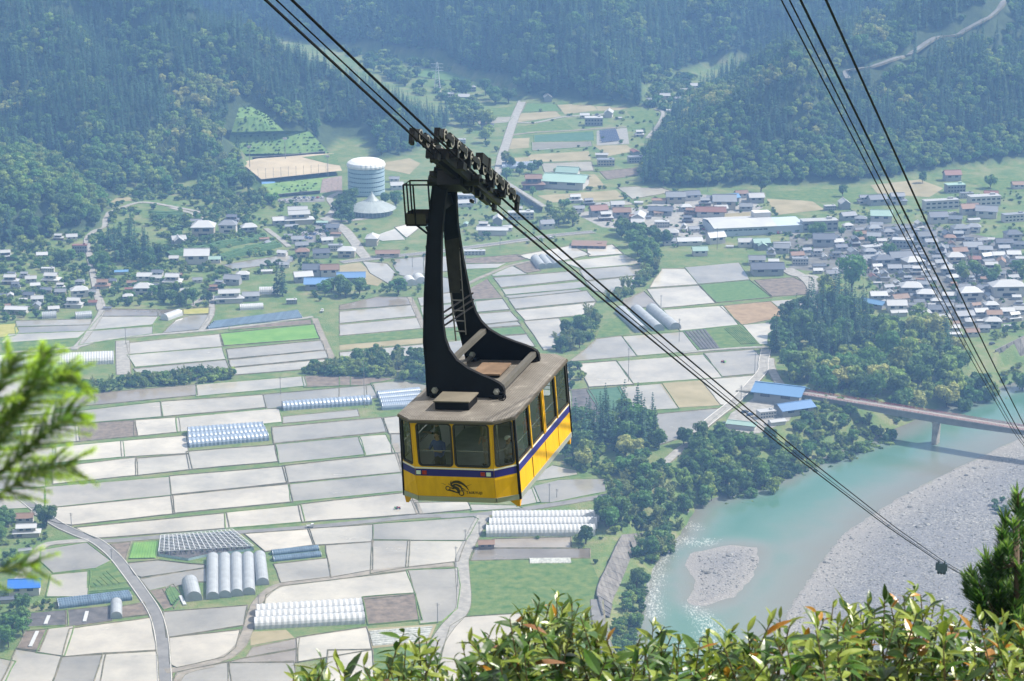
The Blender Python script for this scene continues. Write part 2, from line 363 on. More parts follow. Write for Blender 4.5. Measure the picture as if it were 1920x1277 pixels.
# ------------------------------------------------------------------ fields
def paddy_mat(name, c1, c2, rough):
    m, n, l, b = nodes_mat(name)
    g = n.new('ShaderNodeNewGeometry').outputs['Position']
    oi = n.new('ShaderNodeObjectInfo')
    c = ramp(n, l, nz_(n, l, g, .028, 8, .68), [(.34, c1), (.60, c2)])
    hs = n.new('ShaderNodeHueSaturation'); l.new(mapr(n, l, oi.outputs['Random'], 0, 1, .72, 1.2), hs.inputs['Value']); l.new(c, hs.inputs['Color'])  # per-paddy value stands in for differing sky reflections
    st = n.new('ShaderNodeMapping'); st.inputs['Rotation'].default_value = (0, 0, R(20)); st.inputs['Scale'].default_value = (.35, 1, 1); l.new(g, st.inputs['Vector'])
    mud = mapr(n, l, nz_(n, l, st.outputs['Vector'], .12, 7, .7), .60, .72)
    cc = mixc(n, l, mathn(n, l, 'MULTIPLY', mud, .5), hs.outputs['Color'], tuple(x * .62 for x in c1))
    wind = mapr(n, l, nz_(n, l, st.outputs['Vector'], .05, 5, .6), .42, .62, 0, .16)
    l.new(cc, b.inputs['Base Color']); l.new(mathn(n, l, 'ADD', mathn(n, l, 'ADD', mathn(n, l, 'MULTIPLY', mud, .3), wind), rough), b.inputs['Roughness']); b.inputs['IOR'].default_value = 1.44
    b.inputs['Specular IOR Level'].default_value = .95
    bp = n.new('ShaderNodeBump'); bp.inputs['Strength'].default_value = .035; bp.inputs['Distance'].default_value = .1
    l.new(nz_(n, l, g, .7, 3), bp.inputs['Height']); l.new(bp.outputs['Normal'], b.inputs['Normal'])
    return m
PM = {'W': paddy_mat('flooded_paddy_grey', (.215, .202, .172), (.325, .302, .252), .03),
      'C': paddy_mat('flooded_paddy_pale', (.26, .24, .20), (.395, .362, .30), .025),
      'M': paddy_mat('shallow_muddy_paddy', (.14, .115, .085), (.21, .185, .15), .08),
      'B': mat('tilled_brown_soil', (.14, .115, .092), .95, .1, var=.3, scale=.25, detail=6, bump=.5, bscale=1.5),
      'K': mat('dark_tilled_soil', (.085, .08, .078), .9, .15, var=.3, scale=.2, detail=6, bump=.5, bscale=1.5),
      'N': mat('dry_stubble', (.19, .13, .075), .95, .1, col2=(.27, .20, .12), scale=.15, detail=7, bump=.5, bscale=1.2),
      'G': mat('green_crop', (.055, .115, .035), .85, .15, col2=(.095, .155, .05), scale=.3, detail=9, bump=.8, bscale=1.3),
      'L': mat('bright_seedlings', (.085, .19, .038), .85, .15, col2=(.13, .24, .057), scale=.1, detail=6, bump=.4, bscale=1.5),
      'Y': mat('ripening_barley', (.22, .22, .05), .9, .1, col2=(.29, .27, .09), scale=.2, detail=5, bump=.5, bscale=1.3),
      'T': mat('tan_grass_field', (.20, .175, .10), .95, .1, col2=(.27, .235, .15), scale=.06, detail=7, bump=.4, bscale=1),
      'O': mat('meadow', (.05, .105, .028), .9, .1, col2=(.12, .155, .05), scale=.22, detail=10, bump=.5, bscale=1),
      'J': mat('blue_green_crop', (.04, .095, .055), .85, .15, col2=(.065, .125, .075), scale=.2, detail=5, bump=.5, bscale=1.5),
      'S': mat('sand_ground', (.34, .285, .20), .95, .1, var=.12, scale=.05, detail=6)}
BUND = mat('grassy_bund', (.075, .08, .042), .95, .1, col2=(.17, .15, .11), scale=.22, detail=6, rnd=.15)
BUNDG = mat('lush_bund', (.06, .12, .03), .95, .1, col2=(.14, .18, .06), scale=.2, detail=6, rnd=.15)
FNAME = {'W': 'paddy_water', 'C': 'paddy_water', 'M': 'paddy_water', 'B': 'soil_field', 'K': 'soil_field', 'N': 'stubble_field', 'G': 'crop_field', 'L': 'seedling_field', 'Y': 'barley_field', 'T': 'grass_field', 'O': 'meadow_field', 'J': 'crop_field', 'S': 'sports_field'}
def ccw(P):
    a = sum(P[i].x * P[(i + 1) % len(P)].y - P[(i + 1) % len(P)].x * P[i].y for i in range(len(P)))
    return P if a > 0 else P[::-1]
def wobble(P, step=7.0, amp=.28):
    o = []
    for i in range(len(P)):
        a, b = P[i], P[(i + 1) % len(P)]; k = max(1, int((b - a).length / step))
        d = (b - a).normalized(); nrm = Vector((-d.y, d.x, 0))
        for j in range(k):
            q = a.lerp(b, j / k); o.append(q + nrm * noise.noise(q * .045) * amp * (2.2 if j else 1))
    return o
def offset(P, d):
    o = []; n = len(P)
    for i in range(n):
        a, b, c = P[i - 1], P[i], P[(i + 1) % n]
        e1, e2 = (b - a).normalized(), (c - b).normalized()
        n1, n2 = Vector((e1.y, -e1.x, 0)), Vector((e2.y, -e2.x, 0)); m = n1 + n2
        if m.length < .2: m = n1
        m.normalize(); k = 1 / max(.5, m.dot(n1)); o.append(b + m * d * k)
    return o
FIELDS = []
def field(P, kind='W', bund=True, z=.12):
    P = ccw([Vector((p.x, p.y, 0)) for p in P]); FIELDS.append(P)
    Q = wobble(offset(P, 1.0)); base = P[0].z
    mb = MB(); mb.face([(p.x, p.y, z) for p in Q])
    o = tag(mb.build(FNAME[kind], PM[kind]), kind='structure')
    if bund:
        w = random.uniform(.30, .55); hgt = random.uniform(.25, .45)
        rings = [[(p.x, p.y, z - .05) for p in offset(Q, -.15)], [(p.x, p.y, z + hgt) for p in offset(Q, w * .35)], [(p.x, p.y, z + hgt * .9) for p in offset(Q, w * .8)], [(p.x, p.y, -.05) for p in offset(Q, w * 1.5)]]
        mb = MB(); n = len(Q)
        for r in rings: mb.v.extend(r)
        for r in range(3):
            for i in range(n):
                j = (i + 1) % n; mb.f.append((r * n + i, r * n + j, (r + 1) * n + j, (r + 1) * n + i)); mb.m.append(0)
        mb.build('bund', BUNDG if random.random() < .3 else BUND, o)
    return o
DATA = {'D': '''Y 0,550 80,545 95,585 75,610 0,620|W 100,530 505,520 500,548 100,560|W 95,563 500,553 480,583 100,597|W 60,605 470,590 430,622 20,650|O 20,654 430,627 400,680 20,690|M 600,465 890,468 880,500 578,500
W 570,505 880,504 850,548 510,578|W 495,587 850,562 850,600 455,660|Y 1030,465 1170,455 1165,485 1030,490|W 1000,522 1070,502 1165,495 1165,520 1110,575 930,592|M 895,470 1020,467 1020,490 900,500|B 1300,562 1740,522 1745,545 1300,577
L 1250,602 1760,552 1790,625 1270,665|C 722,655 1225,606 1240,670 735,712|W 727,722 1240,680 1260,742 770,785|W 765,800 1260,752 1275,805 1130,830 800,848|C 1285,690 1800,642 1815,690 1295,738|W 1300,750 1825,697 1835,735 1310,785|W 1312,797 1840,747 1850,775 1700,800 1320,830
M 400,950 1090,892 1100,943 330,1018 330,985|W 1115,890 1700,842 1715,893 1115,950|B 1710,840 1960,835 1960,890 1722,900|C 310,1052 890,987 905,1065 460,1103 310,1112|C 918,985 1470,947 1488,1013 922,1063|W 1492,945 2090,893 2110,960 1580,1018 1507,1020
C 1003,1077 1560,1022 1575,1095 1012,1150|C 765,1090 993,1074 1003,1150 768,1173|B 435,1112 750,1092 762,1173 442,1203|C 130,1132 428,1122 435,1203 140,1228|W 1603,1070 2000,1030 2010,1062 1603,1100|W 1543,1130 2135,1078 2160,1150 1553,1213|W 1563,1225 2013,1184 2045,1278 1583,1325
C 692,1207 1035,1177 1048,1270 697,1290|C 310,1242 680,1207 688,1290 310,1325|W 1060,1267 1535,1230 1550,1318 1077,1360|C -60,1090 290,1060 295,1112 -60,1130|C -80,1262 300,1245 300,1328 -80,1380|C -60,985 300,1000 290,1045 -60,1070|C -60,860 120,850 200,900 100,960 -60,960''',
'G': '''C 305,77 755,24 763,116 310,163|W 777,27 1050,5 1068,83 777,116|C 267,187 940,132 950,228 267,298|W 967,127 1590,74 1608,158 977,223|C 977,237 1615,174 1633,266 987,328|C -60,120 240,90 245,180 -60,200|C -60,210 240,195 240,295 -60,310
C 195,317 960,239 970,333 405,395 330,385 180,330|W 1603,70 2225,2 2253,98 1627,158|W 1634,172 2260,110 2280,203 1647,263|C 1692,287 2295,219 2343,333 1712,378|C 1277,332 1680,292 1700,378 1282,413|C 445,417 1260,337 1275,413 545,468|C 1392,452 1730,427 1758,508 1500,543|W 1747,424 2083,402 2083,488 1777,507
W 243,542 480,503 608,600 530,638 310,663 240,600|W 300,682 493,664 480,798 275,798|O 507,640 630,617 708,718 502,748|B 640,510 722,500 702,592|W 735,617 890,602 1060,622 1138,627 1138,638 800,688 770,678|W 805,705 1143,647 1148,713 1045,715 1030,730 852,763|B 855,772 920,757 960,858 930,868|G 932,762 968,742 1010,800 980,856
W 935,892 1375,857 1358,958 952,1023|C 967,1037 1333,997 1308,1088 1250,1138 1000,1193 977,1180|K 183,897 363,882 368,958 153,968|K 387,882 608,862 613,933 387,963|B 692,862 798,842 828,898 692,913|C 407,987 838,927 863,1103 367,1133|C 277,987 398,974 348,1128 222,1113|B 153,1002 253,992 208,1098 113,1088
W 592,1127 863,1112 885,1340 530,1340|W 362,1147 578,1127 530,1340 290,1340|W 102,1107 328,1142 298,1240 255,1340 0,1340|W 1010,1232 1273,1178 1292,1340 960,1340|W 1295,1182 1638,1172 1655,1340 1305,1340|M 1432,1092 1668,1042 1663,1093 1402,1138|M 1385,1152 1658,1102 1658,1165 1305,1170|W 1682,1037 2050,982 2078,1098 1682,1163|T 1425,1003 1600,992 1640,1030 1422,1068
W 1502,845 1512,795 1585,750 2285,664 2323,783 2040,813 1490,866|W 1848,517 2083,499 2083,648 1872,688|W 1553,622 1830,592 1848,688 1592,718|W -30,1150 70,1170 0,1300 -100,1300''',
'H': '''W 382,657 640,647 653,740 638,868 553,938 457,948 432,800|B 135,810 400,790 437,928 165,953|W 192,397 738,357 757,367 688,483 192,480|C 187,487 373,489 363,633 178,666|W 387,492 688,492 648,600 377,633|C 625,970 702,922 1000,902 1050,1000 900,1200 520,1330|O 722,602 1040,592 1388,592 1438,702 1388,860 1000,888 722,903
M 872,482 1278,472 1273,523 862,523|M 765,532 1383,537 1383,578 745,593|W 432,277 700,272 718,308 452,333|W 737,287 983,292 998,300 742,316|W 1082,182 1230,147 1468,142 1478,208 1180,268 1112,268|W 1000,235 1078,192 1108,268 1000,288|W 1095,122 1190,67 1308,92 1318,113 1092,148|T 150,987 520,962 480,1058 172,1088|W 352,22 975,2 980,88 367,108|C 372,117 982,97 988,178 387,203|W 392,213 988,188 992,222 402,258|W -60,1110 160,1105 170,1250 -60,1330|O 180,1100 480,1070 440,1260 200,1300''',
'E': '''M 0,442 200,397 388,397 393,433 0,463|C 0,477 393,442 413,498 0,538|C 0,552 418,514 453,568 0,608|O 0,620 460,577 465,618 0,658|T 0,667 470,627 470,650 0,690|W 0,707 470,662 475,730 300,725 150,700 0,765|W 312,182 470,167 470,258 380,278 332,268 302,215|W 132,197 248,207 298,260 268,318 172,258|T 0,217 100,202 228,300 200,328 140,318 0,308
B 692,182 990,157 1028,180 900,203 692,203|W 692,210 918,204 868,229 692,236|O 702,242 858,232 720,308 702,303|C 855,270 960,222 1038,263 862,274|B 982,220 1070,197 1113,245 1042,256|W 867,287 1290,252 1328,295 907,338|C 912,350 1340,307 1368,338 1300,348 932,380|W 932,389 1330,353 1343,360 952,398|C 952,407 1375,362 1423,415 987,458|C 992,470 1418,427 1378,488 1340,495 1042,523
C 1042,532 1215,517 1263,590 1175,683 1147,688|O 1217,517 1338,502 1328,580 1270,588|B 722,352 818,294 898,398 722,410|W 747,422 900,407 938,463 757,478|W 757,492 945,477 988,525 772,548|W 777,557 985,535 998,551 787,568|G 802,577 1000,562 1028,598 842,608|C 862,622 1035,607 1078,668 1000,668 900,638|C 1002,162 1290,107 1388,155 1240,188 1072,183|C 1392,122 1520,102 1578,150 1402,163
C 1252,197 1590,157 1688,205 1352,233|C 1352,242 1690,214 1698,265 1382,298|C 1382,307 1688,277 1640,330 1500,373 1432,358|C 1812,237 1925,237 1998,322 1745,338|C 1730,352 2003,332 2100,425 1803,453|C 1822,467 2138,445 2226,550 1915,582|M 1592,412 1700,367 1778,445 1602,458|O 1472,562 1560,502 1618,600 1442,618|C 1442,632 1570,617 1653,723 1295,753 1380,692|C 1592,617 1915,592 1996,695 1672,723
C 1342,772 1540,757 1633,883 1402,898|C 1562,757 2028,720 2131,845 1652,878|K 1287,922 1380,912 1463,1050 1292,1078|J 1392,917 1560,902 1638,1035 1472,1048|W 1567,902 1795,884 1888,1020 1642,1033|T 1802,882 2018,867 2126,1000 1897,1013|W 1292,1092 1680,1062 1718,1120 1500,1150 1292,1168|W 1702,1062 2148,1022 2018,1143 1800,1218|B 0,842 300,852 130,888 0,888|W 177,882 330,867 470,892 470,920 207,938|W 0,907 128,897 138,998 0,988
W 252,1077 330,1067 400,1100 400,1160 280,1160|W 475,170 688,165 688,238 475,258|W 478,266 690,310 700,345 478,388|W 440,400 715,357 740,412 455,440|C 457,450 742,424 752,480 472,504|W 474,514 754,492 772,550 477,572|O 478,580 796,560 836,608 478,650|W 480,662 850,620 900,650 980,680 900,735 482,742
C 484,752 870,742 890,806 488,826|C 880,742 1150,715 1265,770 1272,835 900,806|W 488,836 890,814 910,900 492,928|W 902,814 1272,845 1278,915 922,900|C 492,938 912,910 930,1000 496,1030|C 924,910 1278,925 1282,1080 942,1040|W 430,1045 800,1012 818,1130 440,1150|W 812,1020 1280,1090 1284,1165 828,1130|C 445,1160 828,1138 842,1262 450,1268|W 840,1140 1190,1170 1190,1262 852,1266|W 112,1182 240,1172 288,1268 145,1283|W 290,1168 420,1160 420,1268 300,1268''',
'F': '''C 22,227 310,202 368,295 97,318|G 102,327 370,302 488,395 192,423|B 417,302 620,287 708,330 700,378 512,388|N 222,447 490,422 578,500 342,548|C 507,417 710,402 728,465 602,498|C 347,552 560,532 470,600 468,658 442,658|O 7,587 330,552 438,665 97,693|C 132,712 390,692 438,740 405,823 232,838|W 117,862 405,837 400,893 290,998 222,998''',
'B': '''W 755,667 960,657 930,690 785,703|O 775,650 850,612 980,602 970,650|T 1000,642 1200,627 1230,655 992,688|G 1050,582 1200,587 1230,625 1022,630|T 1222,592 1400,582 1440,620 1262,643|T 1422,582 1620,602 1560,620 1452,623|O 992,717 1240,677 1308,735 962,758|J 1092,762 1410,742 1413,790 1092,798|W 1077,802 1400,797 1403,825 1082,848|T 1057,872 1385,852 1398,900 1072,913|W 1132,922 1400,912 1413,960 1152,968
T 957,782 1053,777 1048,830 942,838|T 922,892 1050,887 1050,915 912,923|T 1432,822 1600,817 1638,850 1502,878|B 1462,967 1660,947 1668,985 1502,1008|T 1342,987 1420,982 1478,1048 1392,1053|T 1112,1102 1540,1072 1588,1120 1182,1138|W 1562,1057 1760,1047 1858,1080 1642,1118|W 1432,1142 1600,1132 1638,1150 1452,1163|O 1612,627 1760,622 1778,680 1662,688|O 1632,702 1770,692 1760,715 1642,723|T 212,922 380,892 438,920 380,978 232,948|G 392,425 500,380 780,450 660,462|O 430,455 600,450 800,470 700,500 480,485''',
'C': '''O 472,1082 900,1062 998,1080 988,1138 782,1138 482,1108|T 482,1122 720,1132 788,1178 532,1208|T 1062,1042 1330,1012 1458,1060 1380,1108 1102,1088|O 1562,1012 1900,1002 2000,1080 1782,1078|T 240,1205 380,1195 400,1220 250,1235''',
'A': '''O 825,1192 1000,1197 1078,1215 900,1233 802,1223|T 585,1120 720,1110 740,1128 600,1140|O 810,1130 960,1135 1100,1180 1000,1190 830,1160''',
'X': '''O 1555,700 1640,690 1660,720 1590,760|W 1640,720 1830,655 1910,740 1740,750|W 440,948 940,868 990,880 985,920 520,980|C 1845,640 2000,600 2030,640 1930,720'''}
for v, s in DATA.items():
    for ln in s.replace('\n', '|').split('|'):
        k, q = ln.split(' ', 1); field(pts(v, q), k, bund=k in 'WCMBKGLJNY', z=.1 + random.random() * .06)
# ------------------------------------------------------------------ roads and paths
ORD = ['first', 'second', 'third', 'fourth', 'fifth', 'sixth', 'seventh', 'eighth', 'ninth', 'tenth', 'eleventh', 'twelfth', 'thirteenth', 'fourteenth', 'fifteenth', 'sixteenth', 'seventeenth', 'eighteenth', 'nineteenth', 'twentieth']
ASPH = mat('asphalt', (.15, .147, .142), .9, .2, var=.18, scale=.15, detail=6)
CONC = mat('pale_concrete', (.23, .222, .205), .9, .2, var=.2, scale=.3, detail=6)
DIRT = mat('farm_track', (.20, .18, .15), .95, .1, var=.22, scale=.2, detail=6)
KERB = mat('white_kerb', (.45, .44, .42), .8, .3)
DARKW = mat('dark_retaining_concrete', (.12, .115, .115), .9, .2, var=.3, scale=.25, detail=6, bump=.3)
def smooth_path(P, n=5):
    o = []; k = len(P)
    for i in range(k - 1):
        a, b, c, d = P[max(i - 1, 0)], P[i], P[i + 1], P[min(i + 2, k - 1)]
        for j in range(n):
            t = j / n
            o.append(.5 * ((2 * b) + (c - a) * t + (2 * a - 5 * b + 4 * c - d) * t * t + (3 * b - a - 3 * c + d) * t ** 3))
    return o + [P[-1]]
def sides(P, w):
    L, Rr = [], []
    for i, p in enumerate(P):
        d = P[min(i + 1, len(P) - 1)] - P[max(i - 1, 0)]; d.z = 0; d.normalize(); q = Vector((d.y, -d.x, 0)) * w / 2
        L.append(p - q); Rr.append(p + q)
    return L, Rr
ROADS = []
def in_road(g): return any((g.x - x) ** 2 + (g.y - y) ** 2 < r2 for x, y, r2 in ROADS)
RZ = [0]
def road(P, w, m=None, kerb=False, z=.2, name='road'):
    m = m or ASPH; RZ[0] += 1; z += RZ[0] * .009
    Q = smooth_path([Vector((p.x, p.y, p.z)) for p in P]); up = Vector((0, 0, z))
    L, Rr = sides(Q, w); mb = MB()
    for a, b in zip(Q[:-1], Q[1:]):
        k = max(1, int((b - a).length / w)); ROADS.extend([(a.lerp(b, i / k).x, a.lerp(b, i / k).y, (w * .8 + .6) ** 2) for i in range(k)])
    for i in range(len(Q) - 1): mb.face([L[i] + up, Rr[i] + up, Rr[i + 1] + up, L[i + 1] + up])
    Lo, Ro = sides(Q, w + 1.6); dn = Vector((0, 0, -.15)); sb = MB()
    for A, B in ((Lo, L), (Rr, Ro)):
        a, b = (dn, up) if A is Lo else (up, dn)
        for i in range(len(Q) - 1): sb.face([A[i] + a, B[i] + b, B[i + 1] + b, A[i + 1] + a])
    o = tag(mb.build(name, m), kind='structure'); sb.build('verge', BUND, o)
    if kerb:
        for S in sides(Q, w - .35):
            kb = MB()
            for i in range(len(Q) - 1): kb.bar(S[i] + up + Vector((0, 0, .12)), S[i + 1] + up + Vector((0, 0, .12)), .32, .26)
            kb.build('kerb', KERB, o)
    return o
def hz(P, zs):
    for p, z in zip(P, zs): p.z = z
    return P
road(pts('G', '120,240 300,380 430,445 540,490 640,570 720,670 800,780 870,890 905,1000 918,1110 925,1220 935,1400'), 5.8, kerb=True)
road(pts('G', '545,492 700,482 900,466 1300,442 1720,412 2100,375 2320,352 2480,345 2640,340'), 4.6)
road(pts('H', '560,350 720,345 860,330 1050,305 1280,270 1500,232'), 5)
road(pts('G', '500,485 380,492 250,512 190,580 150,650 60,760'), 4.6, CONC)
road(pts('G', '930,1222 1050,1200 1240,1155 1340,1090 1390,1000 1420,900 1460,820 1560,742 1740,712 1920,690 2200,650 2550,618'), 4.4, DIRT)
road(pts('G', '985,1400 1000,1270 1060,1222 1200,1190'), 3, DIRT)
road(pts('H', '800,345 760,420 715,510 680,590 682,680 690,800 675,885 600,970 540,1060 490,1180 470,1300'), 6.2, CONC)
road(pts('H', '300,-60 340,60 380,180 430,310 445,340'), 3, DIRT)
road(pts('D', '1075,445 1180,380 1190,430 1185,500 1130,585'), 3.6, CONC)
road(pts('D', '545,375 575,460 520,560 470,630 415,690'), 4, CONC)
road(pts('D', '60,705 400,680 560,640 800,612 1150,582 1480,545 1760,505'), 3.4, CONC)
road(pts('D', '690,640 690,700 695,830'), 8, CONC)
road(pts('D', '1770,515 1800,590 1850,700 1875,765'), 3.6, DIRT)
road(pts('E', '385,395 420,470 465,570'), 3, DIRT)
road(pts('E', '705,322 780,285 860,252 960,215 1080,190'), 3, DIRT)
road(pts('E', '0,200 250,170 470,148 690,120 1000,78 1200,48 1420,28'), 7, ASPH, kerb=True)
road(pts('X', '1250,560 1400,640 1490,740 1550,830 1600,890'), 7.5, CONC)
road(pts('X', '780,650 900,740 970,800'), 4, CONC)
road(pts('X', '0,480 150,520 300,590'), 4, CONC)
road(pts('X', '1640,560 1400,590 1290,560 1340,480 1300,400 1400,350'), 5, CONC)
road(pts('B', '1020,565 985,640 955,720 930,800 900,890 885,985'), 7.5, CONC)
road(pts('B', '985,690 1100,690 1240,660 1400,650 1500,640'), 3.4, CONC)
road(pts('B', '1020,562 900,492 760,440 620,395 530,370 440,352'), 7, ASPH)
road(pts('B', '960,760 1090,745 1300,735 1600,715'), 3, DIRT)
road(pts('F', '470,690 455,760 450,810 390,880 300,975 180,1070 70,1160'), 6, CONC, kerb=True)
road(pts('F', '590,235 660,270 715,320 745,390 750,470'), 7, CONC)
road(pts('F', '0,708 200,690 400,678 480,680'), 3, CONC)
road(pts('H', '1480,1000 1455,960 1440,900 1435,820'), 5, ASPH)
road(pts('H', '1440,880 1455,990 1490,1090 1530,1170'), 5, ASPH)
road(pts('H', '1740,110 1830,40 1900,-20 1960,-60'), 5, CONC)
road(pts('F', '640,960 560,900 500,800 490,740'), 5, CONC)
road(pts('A', '590,1277 600,1210 660,1180 800,1140 1000,1170 1150,1200'), 4, CONC)
road(pts('V', '850,660 830,610 760,240 745,130 800,70 900,20'), 4, CONC)
road(pts('V', '860,740 840,650'), 4, CONC)
road(pts('Z', '1000,560 1080,590 1060,670 1000,760 920,850'), 3.5, CONC)
road(pts('T', '250,640 330,690 470,700 500,780'), 5, CONC)
# winding road cut into the far right hillside: laid on the terrain
def on_hill(v, s):
    o = []
    for q in s.split():
        x, y = pxy(v, *map(float, q.split(','))); r = ray(x, y); t = np.linspace(1500, 3300, 450)
        z = HC + r.z * t; h = height(r.x * t, r.y * t)[0]; i = int(np.argmax(h > z)) or -1
        o.append(Vector((r.x * t[i], r.y * t[i], h[i])))
    return o
HILLROAD = []
for s in ('1780,-30 1800,20 1760,70 1700,130 1590,185 1540,205 1420,240 1290,305 1240,325 1195,335 1080,380 985,400 940,410 915,435 930,462',):
    P = on_hill('C', s); HILLROAD += smooth_path(P, 6); road(P, 5, ASPH, z=1.2, name='hill_road')

# car parks and yards
def yard(v, s, m, name='yard', z=.17): tag((lambda mb: (mb.face([(p.x, p.y, z) for p in ccw(pts(v, s))]), mb.build(name, m))[1])(MB()), kind='structure')
yard('X', '980,700 1100,640 1300,590 1400,660 1380,720 1200,760 1050,770', ASPH, 'car_park')
yard('X', '870,410 1080,385 1260,395 1260,430 890,440', ASPH, 'car_park')
yard('U', '1090,370 1400,350 1600,345 1600,370 1220,405 1200,500 1130,500', CONC, 'car_park')
yard('T', '1300,270 1450,245 1460,280 1310,300', ASPH, 'car_park')
yard('F', '270,1050 400,960 640,1000 600,1090 430,1160 200,1180', CONC, 'yard')
yard('U', '1830,440 1920,430 1920,500 1840,520', ASPH, 'yard')
yard('Z', '420,775 720,745 745,905 420,920', mat('gravel_yard', (.22, .215, .2), .95, .1, var=.15, scale=.4), 'yard')
yard('F', '600,60 860,60 1000,160 760,220 600,180', mat('town_ground', (.12, .118, .11), .95, .1, var=.3, scale=.1, detail=6), 'town_lanes', .08)
yard('T', '280,640 560,420 700,330 1250,330 1650,420 1900,470 1919,1000 1500,1060 1000,900 850,700', MATS['town_ground'], 'town_lanes', .05)
yard('U', '60,300 560,260 1100,150 1500,180 1620,260 1400,360 1250,520 900,580 700,450 300,420', CONC, 'town_lanes', .06)

# ------------------------------------------------------------------ terraces and sports ground
SLOPE = mat('mown_terrace_grass', (.085, .16, .05), .9, .1, col2=(.15, .225, .075), scale=.12, detail=7, bump=.6, bscale=.9)
def loft(name, m, lines, kind='structure', parent=None, sub=10):
    mb = MB()
    for A, B in zip(lines[:-1], lines[1:]):
        for i in range(sub):
            t0, t1 = i / sub, (i + 1) / sub
            q = lambda Lx, t: Lx[min(int(t * (len(Lx) - 1)), len(Lx) - 2)].lerp(Lx[min(int(t * (len(Lx) - 1)), len(Lx) - 2) + 1], t * (len(Lx) - 1) - min(int(t * (len(Lx) - 1)), len(Lx) - 2))
            mb.face([q(A, t0), q(A, t1), q(B, t1), q(B, t0)])
    o = mb.build(name, m, parent)
    if kind: tag(o, kind=kind)
    return o
z_ = lambda s, z, v='P': pts(v, s, z)
loft('terraced_slope', SLOPE, [z_('424,289 520,288 618,288', 2), z_('432,252 520,249 580,246', 16), z_('434,248 500,246 532,245', 19), z_('442,222 490,218 500,215', 30), z_('448,202 470,200', 37)], sub=8)
yard('A', '1355,942 1500,906 1880,890 1925,988 1470,1037', PM['S'], 'sports_field', 4.2)
tag(loft('grass_bank', SLOPE, [z_('1470,1037 1700,1012 1925,988', 4.15, 'A'), z_('1500,1118 1700,1090 1925,1072', 0, 'A')]), kind='structure')
loft('grass_bank', SLOPE, [z_('1355,942 1470,1037', 4.15, 'A'), z_('1310,960 1420,1060 1500,1118', 0, 'A')])
yard('A', '1700,912 1885,892 1915,960 1850,950', PM['O'], 'outfield_grass', 4.35)
def part_wall(name, A, B, n, m, label, cat, gap=.03, thick=.5):
    """a wall or revetment made of separate cast panels between a top line and a foot line"""
    A, B = smooth_path(A, 6), smooth_path(B, 6); root = empty(name, B[0]); off = -B[0]
    at = lambda Lx, t: Lx[min(int(t * (len(Lx) - 1)), len(Lx) - 2)].lerp(Lx[min(int(t * (len(Lx) - 1)), len(Lx) - 2) + 1], t * (len(Lx) - 1) - min(int(t * (len(Lx) - 1)), len(Lx) - 2))
    for i in range(n):
        t0, t1 = i / n, (i + 1) / n - gap / n; mb = MB()
        q = [at(A, t0) + off, at(A, t1) + off, at(B, t1) + off, at(B, t0) + off]; nr = (q[1] - q[0]).cross(q[3] - q[0]).normalized()
        if nr.y > 0: nr = -nr
        k = [p - nr * thick for p in q]
        for f in ((0, 1, 2, 3),): mb.face([q[j] for j in f])
        for j in range(4): mb.face([q[j], q[(j + 1) % 4], k[(j + 1) % 4], k[j]])
        mb.build('panel', m, root)
    mb = MB()
    for i in range(n):
        q = [at(X_, t) + off for X_, t in ((A, i / n), (A, (i + 1) / n), (B, (i + 1) / n), (B, i / n))]; nr = (q[1] - q[0]).cross(q[3] - q[0]).normalized(); nr = -nr if nr.y > 0 else nr
        mb.face([p - nr * thick * .6 for p in q])
    mb.build('backing', DARKW, root)
    return tag(root, label, cat)
CPAN = mat('weathered_revetment', (.16, .15, .14), .9, .2, var=.35, scale=.25, detail=7, bump=.3, rnd=.12)
part_wall('river_revetment', pts('H', '1582,450 1545,520 1500,620 1452,720 1440,790 1470,900', 1.2), pts('H', '1700,440 1640,560 1575,720 1530,820 1505,920', -9), 16, CPAN, 'curved concrete revetment of cast panels between green field and river rapids', 'retaining wall')
part_wall('river_revetment', pts('F', '1760,690 1918,612 2050,545', 2), pts('F', '1775,762 1918,722 2050,690', -9), 9, CPAN, 'dark concrete river wall below the town, cut by the frame edge', 'retaining wall')
part_wall('ground_wall', pts('A', '1815,1005 1925,988', 4.3), pts('A', '1800,1085 1925,1075', 0), 4, mat('brown_block', (.19, .15, .13), .9, .2, var=.2, scale=.5), 'brown block wall under the sandy sports ground, beside the round tower', 'retaining wall')
CW = [p for p in pts('B', '868,1000 960,1058 1050,1115 1132,1168', 4.5)]
part_wall('channel_wall', CW, [Vector((p.x, p.y, 0)) for p in pts('B', '862,1018 955,1080 1045,1138 1125,1190', 0)], 9, DARKW, 'long dark embankment wall running diagonally below the valley road', 'retaining wall')
road([p + Vector((1.5, 2.5, 0)) for p in CW], 4, CONC, z=.1)
part_wall('terrace_wall', pts('A', '1420,885 1640,870 1830,852', 5.5), pts('A', '1420,905 1640,892 1830,876', 1.0), 6, DARKW, 'dark retaining wall behind the sandy sports ground', 'retaining wall')
part_wall('terrace_wall', pts('A', '1505,1100 1650,1085 1800,1072', 2.8), pts('A', '1510,1118 1650,1102 1800,1090', -.1), 6, DARKW, 'low dark wall at the foot of the grass bank above the parked cars', 'retaining wall')

